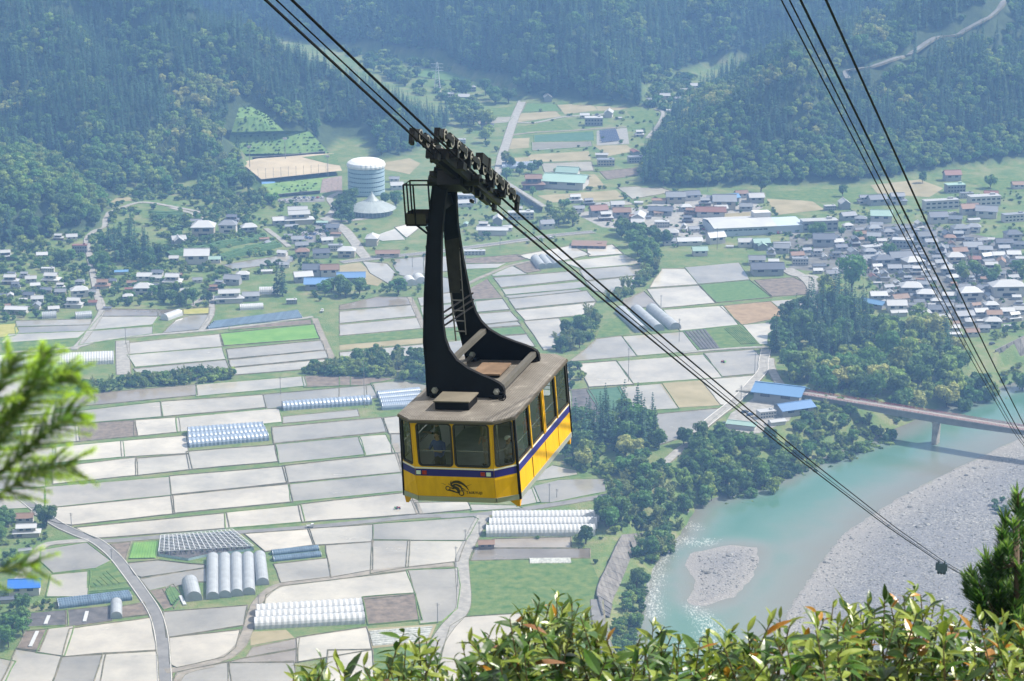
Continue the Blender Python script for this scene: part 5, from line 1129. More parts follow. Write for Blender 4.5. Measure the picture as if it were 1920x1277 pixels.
scatter('H', '1490,240 1640,150 1880,110 1920,300 1900,420 1720,500 1660,420 1560,400 1480,420', 46, ['bamboo', 'bamboo', 'bamboo', 'broad'], .8, 'tree in the tall bamboo grove by the river bend', 'bamboo grove', 3.2, [0, 1])
scatter('H', '1450,330 1500,300 1600,380 1560,420 1480,440', 10, ['broad', 'bamboo'], .8, 'tree between long white greenhouses and revetment', 'trees by the white greenhouses', 3.4, [0, 1])
scatter('H', '1680,520 1730,600 1700,740 1640,950 1550,1130 1510,1000 1560,820 1640,620', 40, ['bush', 'bush', 'bush', 'broad'], .55, 'tree between the concrete revetment and the rapids', 'bushes below the revetment', 3, [1, 2])
scatter('D', '330,935 600,880 900,845 1300,820 1310,850 1100,880 700,905 340,945', 46, ['bamboo', 'bush', 'bamboo'], .55, 'tree in the reed belt across the paddies near the cedar branch', 'reed belt', 3)
scatter('D', '1700,815 1918,790 1918,830 1700,840', 10, ['bush', 'bamboo'], .7, 'tree in the reed belt left of the cabin hanger', 'reed belt by the hanger', 3)
scatter('E', '20,765 200,715 470,745 475,870 200,840 20,835', 30, ['bush', 'bamboo', 'broad'], .7, 'tree in the thicket just left of the cable car', 'thicket left of the cable car', 3, [0])
scatter('E', '1700,200 1790,235 1700,330 1560,420 1480,420 1560,350 1690,270', 24, ['bush', 'bamboo'], .75, 'tree on the upper tree-lined dike under the ropes', 'dike trees, upper', 3)
scatter('E', '1330,520 1440,480 1450,560 1420,610 1300,720 1190,700 1250,610', 26, ['broad', 'bush', 'bamboo'], .75, 'tree on the lower tree-lined dike right of the hanger', 'dike trees, lower', 3, [0, 1])
scatter('E', '1280,770 1330,760 1390,890 1290,910', 7, ['bush'], 1, 'tree on the dike end beside the cabin roof', 'dike end shrubs', 3)
scatter('U', '370,420 560,460 820,520 840,600 760,760 680,800 640,700 480,560', 24, ['broad'], .85, 'tree in the creek belt behind the mirror-like paddy', 'creek belt trees', 4.5, [0, 1, 2])
scatter('V', '880,200 1000,140 1250,180 1420,330 1300,400 1150,360 900,330', 20, ['cedar', 'cedar', 'broad'], 1.0, 'tree in the dark conifer clump of the left village', 'left village conifers', 5, [0])
scatter('V', '440,300 620,250 850,280 960,380 900,470 700,480 560,480 480,400', 22, ['broad', 'bush'], .62, 'tree in the orchard garden of the left village', 'left village orchard', 5, [1, 2])
scatter('V', '1290,620 1450,580 1780,600 1800,690 1600,720 1290,710', 20, ['broad', 'bush'], .68, 'tree in the rounded hedge above the left paddies', 'left village hedge', 4, [0, 1])
scatter('V', '870,620 1060,580 1270,640 1250,710 950,710', 12, ['bush'], .8, 'tree in the kitchen gardens above the left paddies', 'left village gardens', 5)
scatter('V', '0,150 200,120 450,180 420,240 150,240 0,230', 14, ['bush', 'broad'], .7, 'tree on the meadow below the left broadleaf hill', 'meadow trees', 6, [2, 3])
scatter('V', '30,780 330,740 350,820 60,840', 9, ['bush'], .9, 'tree in the hedge below the farthest left houses', 'hedge below left houses', 4)
scatter('D', '1720,370 1918,330 1918,400 1780,420', 10, ['broad', 'bush'], .75, 'tree in front of the blue-roofed factory sheds', 'trees by the factory sheds', 4.5, [0, 1])
scatter('E', '0,350 160,340 150,390 0,400', 6, ['broad', 'bush'], .75, 'tree below the factory shed nearer the hanger', 'trees below the factory shed', 4)
scatter('X', '300,400 600,370 850,440 830,490 500,480 300,470', 18, ['bush', 'broad'], .7, 'tree on the grassy knoll left of the round tower', 'knoll trees', 6, [2, 3])
scatter('X', '1330,500 1480,480 1520,590 1500,640 1380,600', 10, ['broad'], .8, 'tree beside the low round hall, car park side', 'trees by the round hall', 5, [0, 1])
scatter('X', '1300,380 1420,400 1600,440 1880,430 1860,470 1400,470', 14, ['broad', 'bush'], .8, 'tree between the round tower and the low round hall', 'trees under the tower', 5, [0, 1])
scatter('X', '450,260 640,300 640,360 400,380 380,300', 10, ['broad'], 1.0, 'tree at the forest corner of the sports ground', 'trees by the sports ground', 6, [0, 1, 2])
scatter('A', '440,1000 560,960 1000,1000 1330,960 1400,1050 1100,1130 820,1060 600,1070 480,1060', 40, ['broad', 'broad', 'cedar', 'bush'], 1.0, 'tree in the belt between the cedar mountain and the village fields', 'trees under the cedar mountain', 6, [0, 1, 2, 3])
scatter('B', '600,600 760,620 860,760 900,860 800,850 700,760 640,700', 24, ['broad', 'bush'], 1.05, 'tree between the cedar mountain and the valley road', 'valley road trees', 6, [1, 2, 3])
scatter('B', '580,490 900,540 950,580 820,600 620,520', 10, ['broad', 'bush'], 1.0, 'tree around the far side valley buildings', 'side valley trees', 7, [1, 2])
scatter('B', '910,930 1120,940 1100,990 920,990', 8, ['bush', 'broad'], .7, 'tree beside the valley road greenhouses', 'trees by the road greenhouses', 5)
scatter('Y', '940,190 1100,150 1300,200 1300,400 1120,400 1000,340', 14, ['bamboo', 'bush', 'broad'], .75, 'tree between the cream block and the town bridge', 'trees by the cream block', 4, [2, 3])
scatter('Y', '140,330 200,300 200,480 400,500 300,560 150,560', 8, ['bush'], .8, 'tree beside the farmhouse right of the hanger', 'trees right of the hanger', 4)
scatter('T', '1460,690 1640,660 1800,690 1900,620 1919,720 1700,780 1560,780 1450,740', 22, ['broad', 'bush'], .72, 'tree in the town garden belt', 'town garden trees', 4.5, [1, 2, 3])
scatter('T', '1380,760 1480,740 1480,880 1420,880', 6, ['bush'], .8, 'tree between the pale roofs under the ropes', 'town shrubs under the ropes', 4)
scatter('T', '380,400 600,390 720,400 900,480 700,440 420,440', 8, ['bush', 'broad'], .65, 'tree among the upper town houses', 'upper town trees', 7, [1, 2])
scatter('T', '1680,1080 1919,1040 1919,1100 1700,1140', 10, ['bush'], .8, 'tree above the dark river wall', 'shrubs above the river wall', 4)
scatter('T', '500,820 600,760 640,860 560,900', 6, ['broad'], .75, 'tree at the paddy corner of the bridge wood', 'bright trees at the wood corner', 4, [3, 4])
for v, x, y, k, s, lb, va in (('T', 725, 800, 'broad', 1.6, 'tall round tree towering over the town beside the bridge wood', 1), ('G', 263, 402, 'broad', 1.0, 'lone young tree beside the lower farmhouse', 2), ('D', 1590, 385, 'cedar', 1.35, 'tall lone conifer beside the village greenhouse', 0),
                             ('D', 1560, 380, 'cedar', 1.1, 'shorter conifer beside the tall lone village conifer', 1), ('E', 320, 380, 'broad', .95, 'round tree left of the hanger beside two small greenhouses', 0), ('T', 985, 560, 'broad', .8, 'round tree in the middle of the town', 2), ('C', 1350, 1030, 'broad', .7, 'lone dark tree in the meadow under the wooded hill', 0),
                             ('C', 900, 1105, 'broad', .6, 'small tree in the green meadow behind the town', 1), ('C', 440, 1085, 'broad', 1.3, 'broad round tree at the meadow corner of the wooded hill', 1), ('C', 1730, 1060, 'broad', .9, 'round tree beside the red-roofed far house', 2),
                             ('H', 1375, 505, 'broad', .7, 'dark round tree beside the long white greenhouses', 0), ('H', 1335, 500, 'bush', 1.0, 'bright shrub beside the dark round tree and white greenhouses', 2), ('B', 1075, 1105, 'broad', .55, 'small round tree beside the channel wall', 1), ('B', 930, 1020, 'broad', .8, 'round tree at the lower end of the valley road', 1),
                             ('T', 1545, 640, 'cedar', .8, 'dark pointed conifer among the town roofs', 0)):
    tree(vp(v, x, y), k, s, lb, 'single trees', va)
scatter('I', '1740,180 1790,150 1900,160 1919,230 1800,240', 12, ['bush'], .8, 'tree on the grey gravel bank near the bridge shadow', 'gravel bank shrubs', 5)
scatter('G', '-40,330 60,330 80,480 0,520 -40,520', 10, ['broad', 'bush'], .72, 'tree beside the lower farmhouse at the frame edge', 'farmhouse trees', 3.5, [1, 2])
scatter('G', '0,850 150,800 160,1000 80,1090 0,1090', 14, ['broad', 'bush'], .6, 'tree around the lower farm sheds at the frame edge', 'farm shed trees', 3, [1, 2])
scatter('G', '20,560 110,560 110,690 30,700', 6, ['bush'], .9, 'tree beside the lane below the farmhouse', 'lane shrubs', 3)
scatter('G', '190,840 300,820 300,880 200,880', 5, ['bush'], .6, 'tree at the end of the blue nets', 'shrubs by the nets', 3)

# ------------------------------------------------------------------ forests on the hills (one mass each)
fcol = bpy.data.collections.new('forest_kinds')
order = [('broad', 0), ('broad', 1), ('broad', 2), ('broad', 3), ('broad', 4), ('cedar', 0), ('cedar', 1), ('cedar', 2), ('bamboo', 0), ('bamboo', 1)]
for i, (k, j) in enumerate(order): fcol.objects.link(bpy.data.objects.new(f'kind_{i:02d}', PROTO[k][j][2]))
ng = bpy.data.node_groups.new('forest_scatter', 'GeometryNodeTree')
ng.interface.new_socket('Geometry', in_out='INPUT', socket_type='NodeSocketGeometry'); ng.interface.new_socket('Geometry', in_out='OUTPUT', socket_type='NodeSocketGeometry')
gn = ng.nodes; gi, go = gn.new('NodeGroupInput'), gn.new('NodeGroupOutput'); mp_ = gn.new('GeometryNodeMeshToPoints'); ip = gn.new('GeometryNodeInstanceOnPoints'); ci = gn.new('GeometryNodeCollectionInfo')
ci.inputs['Collection'].default_value = fcol; ci.inputs['Separate Children'].default_value = True; ci.inputs['Reset Children'].default_value = True
def nattr(nm, dt):
    a = gn.new('GeometryNodeInputNamedAttribute'); a.data_type = dt; a.inputs['Name'].default_value = nm; return a.outputs['Attribute']
ng.links.new(gi.outputs[0], mp_.inputs['Mesh']); ng.links.new(mp_.outputs['Points'], ip.inputs['Points']); ng.links.new(ci.outputs['Instances'], ip.inputs['Instance'])
ip.inputs['Pick Instance'].default_value = True
ng.links.new(nattr('pick', 'INT'), ip.inputs['Instance Index']); ng.links.new(nattr('turn', 'FLOAT_VECTOR'), ip.inputs['Rotation']); ng.links.new(nattr('size', 'FLOAT_VECTOR'), ip.inputs['Scale'])
ng.links.new(ip.outputs['Instances'], go.inputs[0])
def pp(v, s): return [pxy(v, *map(float, q.split(','))) for q in s.split()]
BARE = [pp('A', '1240,905 1262,760 1290,560 1440,560 1600,700 1720,720 1890,880'), pp('P', '600,240 690,232 715,300 700,330 600,285'), pp('A', '560,1090 740,1085 740,1135 560,1135'), pp('C', '1700,-30 1830,-30 1820,40 1740,100 1700,70')]
LIGHTS = [pp('A', '860,370 1000,420 1200,430 1400,470 1650,690 1560,730 1300,600 1150,640 1250,790 1350,950 1200,1000 1130,760 1000,660 930,560'), pp('A', '850,760 1000,680 1080,760 1060,920 900,900'), pp('A', '0,480 160,500 150,600 0,700'), pp('A', '1230,0 1380,60 1400,110 1260,60'),
          pp('B', '0,20 60,40 120,200 0,200'), pp('B', '180,200 260,220 240,280 190,260'), pp('C', '320,480 560,390 760,340 880,290 1000,420 880,470 560,470 380,540'), pp('C', '600,540 700,600 780,820 700,830 590,720'), pp('C', '1030,90 1140,80 1160,250 1000,260 920,220'), pp('C', '1300,250 1420,200 1600,230 1560,300 1320,310'), pp('C', '950,520 1160,470 1400,560 1380,640 1100,620'), pp('C', '0,560 320,500 300,600 0,700')]
BROADZ = [pp('A', '0,890 260,890 450,980 560,1100 600,1277 0,1300'), pp('A', '430,880 560,820 860,800 1000,960 1300,900 1360,980 1100,1080 560,1080'), pp('C', '0,880 560,860 900,820 1500,800 1918,760 1918,1000 1300,1040 0,1060'), pp('C', '1430,830 1918,780 1918,990 1450,980')]
def forest(name, label, foot, step, p_broad, seed, ylim, hills_first=None):
    rnd = np.random.default_rng(seed); ft = [(p.x, p.y) for p in foot]
    xs = np.array([p[0] for p in ft]); x0, x1 = max(xs.min(), -620), min(xs.max(), 760); ys = np.array([p[1] for p in ft]); y0, y1 = ys.min(), min(ys.max(), ylim)
    gx, gy = np.meshgrid(np.arange(x0, x1, step), np.arange(y0, y1, step)); gx = gx + rnd.uniform(-.45, .45, gx.shape) * step; gy = gy + rnd.uniform(-.45, .45, gy.shape) * step
    d = poly_sd(gx, gy, foot); z, wood, dr, gg = height(gx, gy); ok = (d > 2)
    for h in (hills_first or []): ok &= poly_sd(gx, gy, h) < 2
    zz = z - HC; dep = gy * CP - zz * SP; u = 960 + FPX * gx / dep; w = 638.5 - FPX * (zz * CP + gy * SP) / dep
    ok &= (u > -110) & (u < 2030) & (w > -130)
    for hr in HILLROAD: ok &= (np.abs(gx - hr.x) > 7) | (gy > hr.y + 6) | (gy < hr.y - 15)
    P, pick, turn, size = [], [], [], []; nzv = fnoise(gx * 2.3 + 400, gy * 2.3)
    for x, y, h, a, b, nn in zip(gx[ok], gy[ok], z[ok], u[ok], w[ok], nzv[ok]):
        if any(in_poly(a, b, q) for q in BARE): continue
        li = any(in_poly(a, b, q) for q in LIGHTS); br = any(in_poly(a, b, q) for q in BROADZ)
        r = rnd.random()
        if li: k = int(rnd.choice([2, 3, 3, 4, 8, 9])); s = rnd.uniform(.75, 1.15) * step / 6.2
        elif br or nn > .55 - p_broad * 1.2 and r < .85 or r < p_broad * .4: k = int(rnd.choice([1, 1, 2, 2, 3, 3] if br else [0, 1, 1, 2, 2, 3])); s = rnd.uniform(.8, 1.25) * step / 6.2
        else: k = int(rnd.integers(5, 8)); s = rnd.uniform(.8, 1.2) * step / 5.0
        P.append((x, y, h - .3)); pick.append(k); turn.append((rnd.normal(0, .04), rnd.normal(0, .04), rnd.uniform(0, 6.28))); size.append((s, s, s * rnd.uniform(.85, 1.2)))
    me = bpy.data.meshes.new(name); me.from_pydata(P, [], [])
    me.attributes.new('pick', 'INT', 'POINT').data.foreach_set('value', pick)
    me.attributes.new('turn', 'FLOAT_VECTOR', 'POINT').data.foreach_set('vector', np.array(turn, np.float32).ravel())
    me.attributes.new('size', 'FLOAT_VECTOR', 'POINT').data.foreach_set('vector', np.array(size, np.float32).ravel())
    o = inst(name, me); md = o.modifiers.new('trees', 'NODES'); md.node_group = ng
    tag(o, label, 'forest', kind='stuff'); print(name, len(P))
F0, F1, F2, F3 = [h[0] for h in HILLS]
forest('forest', 'dense dark cedar forest covering the left mountainside', F0, 6.3, .14, 1, 2900, [F1])
forest('forest', 'light broadleaf wood on the low hill at the left frame edge', F1, 7.4, 1.0, 2, 2400)
forest('forest', 'hazy blue forest covering the far mountains', F2, 8.2, .18, 3, 3900, [F0, F3])
forest('forest', 'mixed wood of light and dark trees on the right hill', F3, 6.2, .5, 4, 2700)
# ------------------------------------------------------------------ low garden growth along bunds, lanes and yards (one mass)
def undergrowth():
    rq = random.Random(77); P, pick, turn, size = [], [], [], []
    occ = {}
    for o, *_ in HOUSES: occ.setdefault((int(o.location.x // 30), int(o.location.y // 30)), []).append((o.location.x, o.location.y, o.scale.x * .62))
    fb = [(min(p.x for p in Q), max(p.x for p in Q), min(p.y for p in Q), max(p.y for p in Q), Q) for Q in FIELDS]
    zones = [('P', '560,40 700,80 800,112 880,150 880,210 780,175 690,130', 1100, 2.3), ('B', '1680,470 1900,420 1990,440 1960,520 1800,640 1700,600', 240, 2.0), ('A', '560,1060 1250,1060 1500,1130 1400,1277 620,1277 600,1180', 700, 1.15), ('D', '320,945 600,885 900,850 1310,815 1320,850 1100,885 700,912 330,960', 380, 1.5), ('D', '1690,815 1918,785 1918,835 1700,845', 110, 1.5), ('E', '0,770 200,705 470,735 475,875 200,850 0,845', 260, 1.6), ('E', '1690,195 1800,230 1700,340 1560,430 1470,430 1560,350 1690,265', 220, 1.3), ('E', '1320,515 1445,475 1455,560 1420,620 1300,730 1180,700 1250,600', 220, 1.3), ('F', '480,650 600,520 850,430 1050,440 1080,540 1450,600 1580,800 1480,930 1100,985 700,930 560,850', 420, 1.9), ('F', '760,1000 850,985 1280,1075 1000,1180 780,1250 640,1277 560,1277 600,1160', 340, 1.15), ('F', '0,1180 200,1175 560,1200 640,1277 500,1330 200,1360 0,1400', 320, 1.2), ('I', '0,0 540,20 500,110 260,180 90,180 0,230', 180, 1.5), ('H', '1200,20 1480,-20 1690,10 1900,100 1920,420 1720,500 1480,440 1480,240', 340, 1.15), ('H', '1670,520 1730,600 1700,740 1640,950 1550,1150 1510,1000 1560,820 1640,620', 200, .9), ('E', '1290,1180 1560,1100 1740,1110 1790,1250 1560,1260 1290,1250', 160, 1.5),
             ('V', '0,120 400,60 900,60 1100,0 1500,40 1900,100 1900,740 1300,740 860,700 300,760 0,790', 1700, 1.0), ('X', '0,420 500,360 900,430 1350,470 1600,640 1500,900 900,1020 300,1047 0,1000', 900, 1.0), ('T', '0,420 300,330 1000,120 1919,60 1919,1120 1450,1100 900,900 560,640 300,560', 1700, .62), ('U', '60,150 700,150 1600,160 1900,400 1900,700 1400,640 800,620 300,420', 500, .65),
             ('B', '900,580 1900,580 1900,1250 1100,1200 900,1000', 300, .8), ('Y', '0,60 900,150 1600,450 1200,560 0,620', 260, .7), ('E', '0,130 470,120 470,380 0,420', 160, .7), ('Z', '60,560 700,540 1100,420 1400,330 1100,700 700,760 100,740', 160, .8), ('F', '480,690 700,860 1400,960 1300,1080 800,1277 500,1277 620,1080', 260, .9), ('H', '1430,420 1720,420 1560,1150 1500,1100 1520,800 1440,700 1500,560', 60, .4), ('G', '-60,300 330,400 200,560 150,700 100,1100 -60,1100', 200, .6), ('F', '1500,900 1980,740 1990,640 1750,760 1600,800', 120, .9), ('H', '1000,440 1420,470 1480,600 1400,700 1390,600', 50, .5)]
    for v, poly, n, sc in zones:
        Q = [pxy(v, *map(float, q.split(','))) for q in poly.split()]; xs = [q[0] for q in Q]; ys = [q[1] for q in Q]
        for _ in range(n):
            x, y = rq.uniform(min(xs), max(xs)), rq.uniform(min(ys), max(ys))
            if not in_poly(x, y, Q): continue
            g = gp(x, y)
            if noise.noise(g * .02) < -.12 and rq.random() < .75: continue
            if any(a - 1 < g.x < b + 1 and c - 1 < g.y < d + 1 and in_poly(g.x, g.y, [(p.x, p.y) for p in F]) for a, b, c, d, F in fb): continue
            k = (int(g.x // 30), int(g.y // 30))
            if any((g.x - hx) ** 2 + (g.y - hy) ** 2 < r * r for i in (-1, 0, 1) for j in (-1, 0, 1) for hx, hy, r in occ.get((k[0] + i, k[1] + j), [])): continue
            if float(in_road(g)): continue
            z = hq(g.x, g.y); P.append((g.x, g.y, z - .15)); s = sc * rq.uniform(.5, 1.35); pick.append(rq.choice([10, 11, 11, 12, 12])); turn.append((0, 0, rq.random() * 6.28)); size.append((s * rq.uniform(.8, 1.4), s * rq.uniform(.8, 1.4), s * rq.uniform(.7, 1.2)))
    for A, B, n in ((z_('424,289 520,288 618,288', 2), z_('432,252 520,249 580,246', 16), 150), (z_('434,248 500,246 532,245', 19), z_('442,222 490,218 500,215', 30), 60), (z_('442,222 490,218 500,215', 30), z_('448,202 460,201 470,200', 37), 30), (z_('1470,1037 1700,1012 1790,1002', 4.15, 'A'), z_('1500,1118 1700,1090 1790,1080', 0, 'A'), 50)):
        for _ in range(n):
            t = rq.random() * 1.999; k = int(t); q = A[k].lerp(A[k + 1], t - k).lerp(B[k].lerp(B[k + 1], t - k), round(rq.random() * 7) / 7.0); s = rq.uniform(.3, .6); P.append((q.x, q.y, q.z - .3)); pick.append(rq.choice([10, 11, 11])); turn.append((0, 0, rq.random() * 6.28)); size.append((s, s, s * .8))
    me = bpy.data.meshes.new('garden_undergrowth'); me.from_pydata(P, [], [])
    me.attributes.new('pick', 'INT', 'POINT').data.foreach_set('value', pick); me.attributes.new('turn', 'FLOAT_VECTOR', 'POINT').data.foreach_set('vector', np.array(turn, np.float32).ravel()); me.attributes.new('size', 'FLOAT_VECTOR', 'POINT').data.foreach_set('vector', np.array(size, np.float32).ravel())
    o = inst('garden_undergrowth', me); o.modifiers.new('bushes', 'NODES').node_group = ng; tag(o, 'low green garden growth along lanes, yards and field edges', 'undergrowth', kind='stuff'); print('undergrowth', len(P))
for i in range(3): fcol.objects.link(bpy.data.objects.new(f'kind_{10 + i:02d}', PROTO['bush'][i][2]))
ROCK = mat('river_stone', (.17, .168, .162), .85, .2, var=.3, scale=1.5, rnd=.45)
rb = MB(); rr_ = random.Random(2)
for i in range(5):
    for j in range(8):
        q = []
        for a, b in ((i, j), (i, j + 1), (i + 1, j + 1), (i + 1, j)):
            th, ph = math.pi * a / 5, 2 * math.pi * b / 8; d = Vector((math.sin(th) * math.cos(ph), math.sin(th) * math.sin(ph), .6 * math.cos(th))); q.append(d * (1 + .3 * noise.noise(d * 1.7)))
        rb.face(q)
fcol.objects.link(bpy.data.objects.new('kind_13', rb.mesh('river_stone', ROCK)))
def stones():
    rq = np.random.default_rng(6); P, pick, turn, size = [], [], [], []
    for poly, n in (('1810,869 1680,935 1580,999 1530,1062 1480,1135 1450,1200 1980,1200 1980,830', 5200), ('1310,1040 1410,1030 1423,1060 1370,1115 1310,1130', 500), ('1190,1170 1240,1035 1300,975 1330,950 1310,940 1230,1030', 120)):
        Q = [tuple(map(float, q.split(','))) for q in poly.split()]; xs = [q[0] for q in Q]; ys = [q[1] for q in Q]
        for _ in range(n):
            x, y = rq.uniform(min(xs), max(xs)), rq.uniform(min(ys), max(ys))
            if not in_poly(x, y, Q): continue
            g = gp(x, y, WZ); z = hq(g.x, g.y); s = float(rq.uniform(.2, .55) * (1 + 1.6 * (rq.random() > .96)))
            if z < WZ - .4: continue
            P.append((g.x, g.y, z)); pick.append(13); turn.append((0, 0, float(rq.uniform(0, 6.28)))); size.append((s * float(rq.uniform(.8, 1.5)), s, s))
    me = bpy.data.meshes.new('river_stones'); me.from_pydata(P, [], [])
    me.attributes.new('pick', 'INT', 'POINT').data.foreach_set('value', pick); me.attributes.new('turn', 'FLOAT_VECTOR', 'POINT').data.foreach_set('vector', np.array(turn, np.float32).ravel()); me.attributes.new('size', 'FLOAT_VECTOR', 'POINT').data.foreach_set('vector', np.array(size, np.float32).ravel())
    o = inst('river_stones', me); o.modifiers.new('stones', 'NODES').node_group = ng; tag(o, 'loose grey stones strewn over the gravel banks', 'stones', kind='stuff')
stones()
undergrowth()
# ------------------------------------------------------------------ cable car
RM = Matrix(((0.96041, 0.27187, -0.06084), (-0.27149, 0.96233, 0.01449), (0.06248, 0.0026, 0.99804)))
CC = Vector((-0.8, 67.177, HC - 20.655)); CAZ = 0.275
YEL = mat('cabin_yellow', (.57, .315, .003), .45, .28, var=.10, scale=2.2, detail=7, stretch=(2.5, 2.5, .5)); NAVY = mat('cabin_navy', (.013, .012, .145), .45, .3); WHT = mat('trim_white', (.52, .53, .52), .4, .4)
BLK = mat('black_paint', (.0045, .005, .0065), .6, .10, var=.3, scale=1.5); GSK = mat('rubber_gasket', (.018, .017, .016), .6, .3); ALU = mat('skirt_aluminium', (.26, .275, .26), .45, .5, metal=.3)
ROOFM, n, l, b = nodes_mat('roof_checker_plate')
tco = n.new('ShaderNodeTexCoord').outputs['Object']
rc = ramp(n, l, nz_(n, l, tco, 1.3, 8, .7), [(.30, (.082, .074, .065)), (.48, (.118, .108, .096)), (.60, (.145, .135, .12)), (.72, (.29, .275, .24))])
wv = n.new('ShaderNodeTexWave'); wv.inputs['Scale'].default_value = 4.0; wv.inputs['Distortion'].default_value = .4; l.new(tco, wv.inputs['Vector'])
wv2 = n.new('ShaderNodeTexWave'); wv2.bands_direction = 'Y'; wv2.inputs['Scale'].default_value = 2.6; l.new(tco, wv2.inputs['Vector'])
ck = mathn(n, l, 'MULTIPLY', wv.outputs['Fac'], wv2.outputs['Fac'])
l.new(mixc(n, l, mapr(n, l, ck, .25, .8, 0, .38), rc, (.06, .052, .045)), b.inputs['Base Color']); b.inputs['Roughness'].default_value = .62
bp = n.new('ShaderNodeBump'); bp.inputs['Strength'].default_value = .6; bp.inputs['Distance'].default_value = .02; l.new(ck, bp.inputs['Height']); l.new(bp.outputs['Normal'], b.inputs['Normal'])
GLS, n, l, b = nodes_mat('tinted_window_glass')
tr = n.new('ShaderNodeBsdfTransparent'); tr.inputs['Color'].default_value = (.84, .88, .87, 1); gl = n.new('ShaderNodeBsdfGlossy'); gl.inputs['Roughness'].default_value = .03
fr = n.new('ShaderNodeFresnel'); fr.inputs['IOR'].default_value = 1.5; ms = n.new('ShaderNodeMixShader'); l.new(fr.outputs[0], ms.inputs[0]); l.new(tr.outputs[0], ms.inputs[1]); l.new(gl.outputs[0], ms.inputs[2]); l.new(ms.outputs[0], n['Material Output'].inputs['Surface'])
car = empty('cable_car'); car.matrix_world = Matrix.Translation(CC) @ RM.to_4x4()
W, L, CH, WF, HB = 3.4, 6.96, .525, 2.402, 2.49
def corner(i, z):
    t = -z / HB; w = W * (1 + .034 * t); wf = WF * (1 - .03 * t); k = max(0, (-z - 1.78) / .6) * .10
    P = [(-w / 2, -L / 2 + CH), (-wf / 2, -L / 2 + k), (wf / 2, -L / 2 + k), (w / 2, -L / 2 + CH), (w / 2, L / 2 - CH), (wf / 2, L / 2 - k), (-wf / 2, L / 2 - k), (-w / 2, L / 2 - CH)]
    return Vector((*P[i % 8], z))
def wnorm(i):
    d = corner(i + 1, -1) - corner(i, -1); return Vector((d.y, -d.x, 0)).normalized()
def wpt(i, u, z, off=0.0): return corner(i, z).lerp(corner(i + 1, z), u) + wnorm(i) * off
def rrect(u0, u1, z0, z1, r, n=5):
    o = []
    for cx, cz, a0 in ((u1 - r, z1 - r, 0), (u0 + r, z1 - r, 90), (u0 + r, z0 + r, 180), (u1 - r, z0 + r, 270)):
        for k in range(n + 1): a = R(a0 + 90 * k / n); o.append((cx + r * math.cos(a), cz + r * math.sin(a)))
    return o
ZT, ZS, ZB = -.05, -1.43, -2.35
def wins_of(i):
    Lw = (corner(i + 1, -1) - corner(i, -1)).length
    if i in (1, 5): return Lw, [(.14, 1.155, -1.38, -.13, .10), (1.245, 2.27, -1.38, -.13, .10)]
    if i in (3, 7):
        q = Lw / 4; return Lw, [(.10, q - .06, -1.38, -.13, .05), (q + .06, 2 * q - .07, -1.38, -.13, .05), (2 * q + .07, 3 * q - .05, -1.38, -.13, .05), (3 * q + .05, Lw - .10, -1.38, -.13, .05)]
    return Lw, [(.07, Lw - .09, -1.38, -.13, .09)]
for i in range(8):
    Lw, wins = wins_of(i); out = [(0, ZT), (0, ZS), (Lw, ZS), (Lw, ZT)]; loops = [out] + [rrect(*w) for w in wins]
    flat = [p for lp in loops for p in lp]; tris = tessellate_polygon([[Vector((p[0], p[1], 0)) for p in lp] for lp in loops])
    mb = MB(); mb.v = [tuple(wpt(i, p[0] / Lw, p[1])) for p in flat]; mb.f = [tuple(t) for t in tris]; mb.m = [0] * len(tris)
    for z0, z1 in ((ZS, -1.78), (-1.78, ZB)): mb.face([wpt(i, 0, z1), wpt(i, 1, z1), wpt(i, 1, z0), wpt(i, 0, z0)])
    o = mb.build('wall_panel', YEL, car); sd = o.modifiers.new('thickness', 'SOLIDIFY'); sd.thickness = .04; sd.offset = 0
    lb_ = MB(); lb_.v = [tuple(wpt(i, p[0] / Lw, p[1], -.035)) for p in flat]; lb_.f = [tuple(t) for t in tris]; lb_.m = [0] * len(tris); lb_.face([wpt(i, 0, ZB, -.035), wpt(i, 1, ZB, -.035), wpt(i, 1, ZS, -.035), wpt(i, 0, ZS, -.035)]); lb_.build('lining', mat('pale_lining', (.42, .43, .42), .6, .3), o)
    for w in wins:
        u0, u1, z0, z1, r = w; A, B = rrect(u0 - .03, u1 + .03, z0 - .03, z1 + .03, r + .03), rrect(u0 + .022, u1 - .022, z0 + .022, z1 - .022, max(.02, r - .02)); g = MB(); m_ = len(A)
        for off in (.032, -.03): g.v.extend([tuple(wpt(i, p[0] / Lw, p[1], off)) for p in A]); g.v.extend([tuple(wpt(i, p[0] / Lw, p[1], off)) for p in B])
        for k in range(m_):
            j = (k + 1) % m_
            for f in ((k, j, m_ + j, m_ + k), (2 * m_ + k, 3 * m_ + k, 3 * m_ + j, 2 * m_ + j), (k, 2 * m_ + k, 2 * m_ + j, j), (m_ + k, m_ + j, 3 * m_ + j, 3 * m_ + k)): g.f.append(f); g.m.append(0)
        fo_ = g.build('window_frame', GSK if i not in (3, 7) else mat('window_frame_dark', (.03, .028, .025), .5), car); p_ = MB(); p_.face([wpt(i, q[0] / Lw, q[1], .0) for q in B]); p_.build('pane', GLS, fo_)
    def strip(name, z1, z0, off, m):
        mb = MB(); q = [wpt(i, -.0, z0, off), wpt(i, 1, z0, off), wpt(i, 1, z1, off), wpt(i, 0, z1, off)]; mb.face(q); k = [p - wnorm(i) * off for p in q]
        for a in range(4): mb.face([q[a], q[(a + 1) % 4], k[(a + 1) % 4], k[a]][::-1])
        mb.build(name, m, car)
    strip('navy_stripe', -1.49, -1.70, .024, NAVY); strip('white_line', -1.44, -1.482, .028, WHT); strip('skirt', ZB, -2.50, .04, ALU)
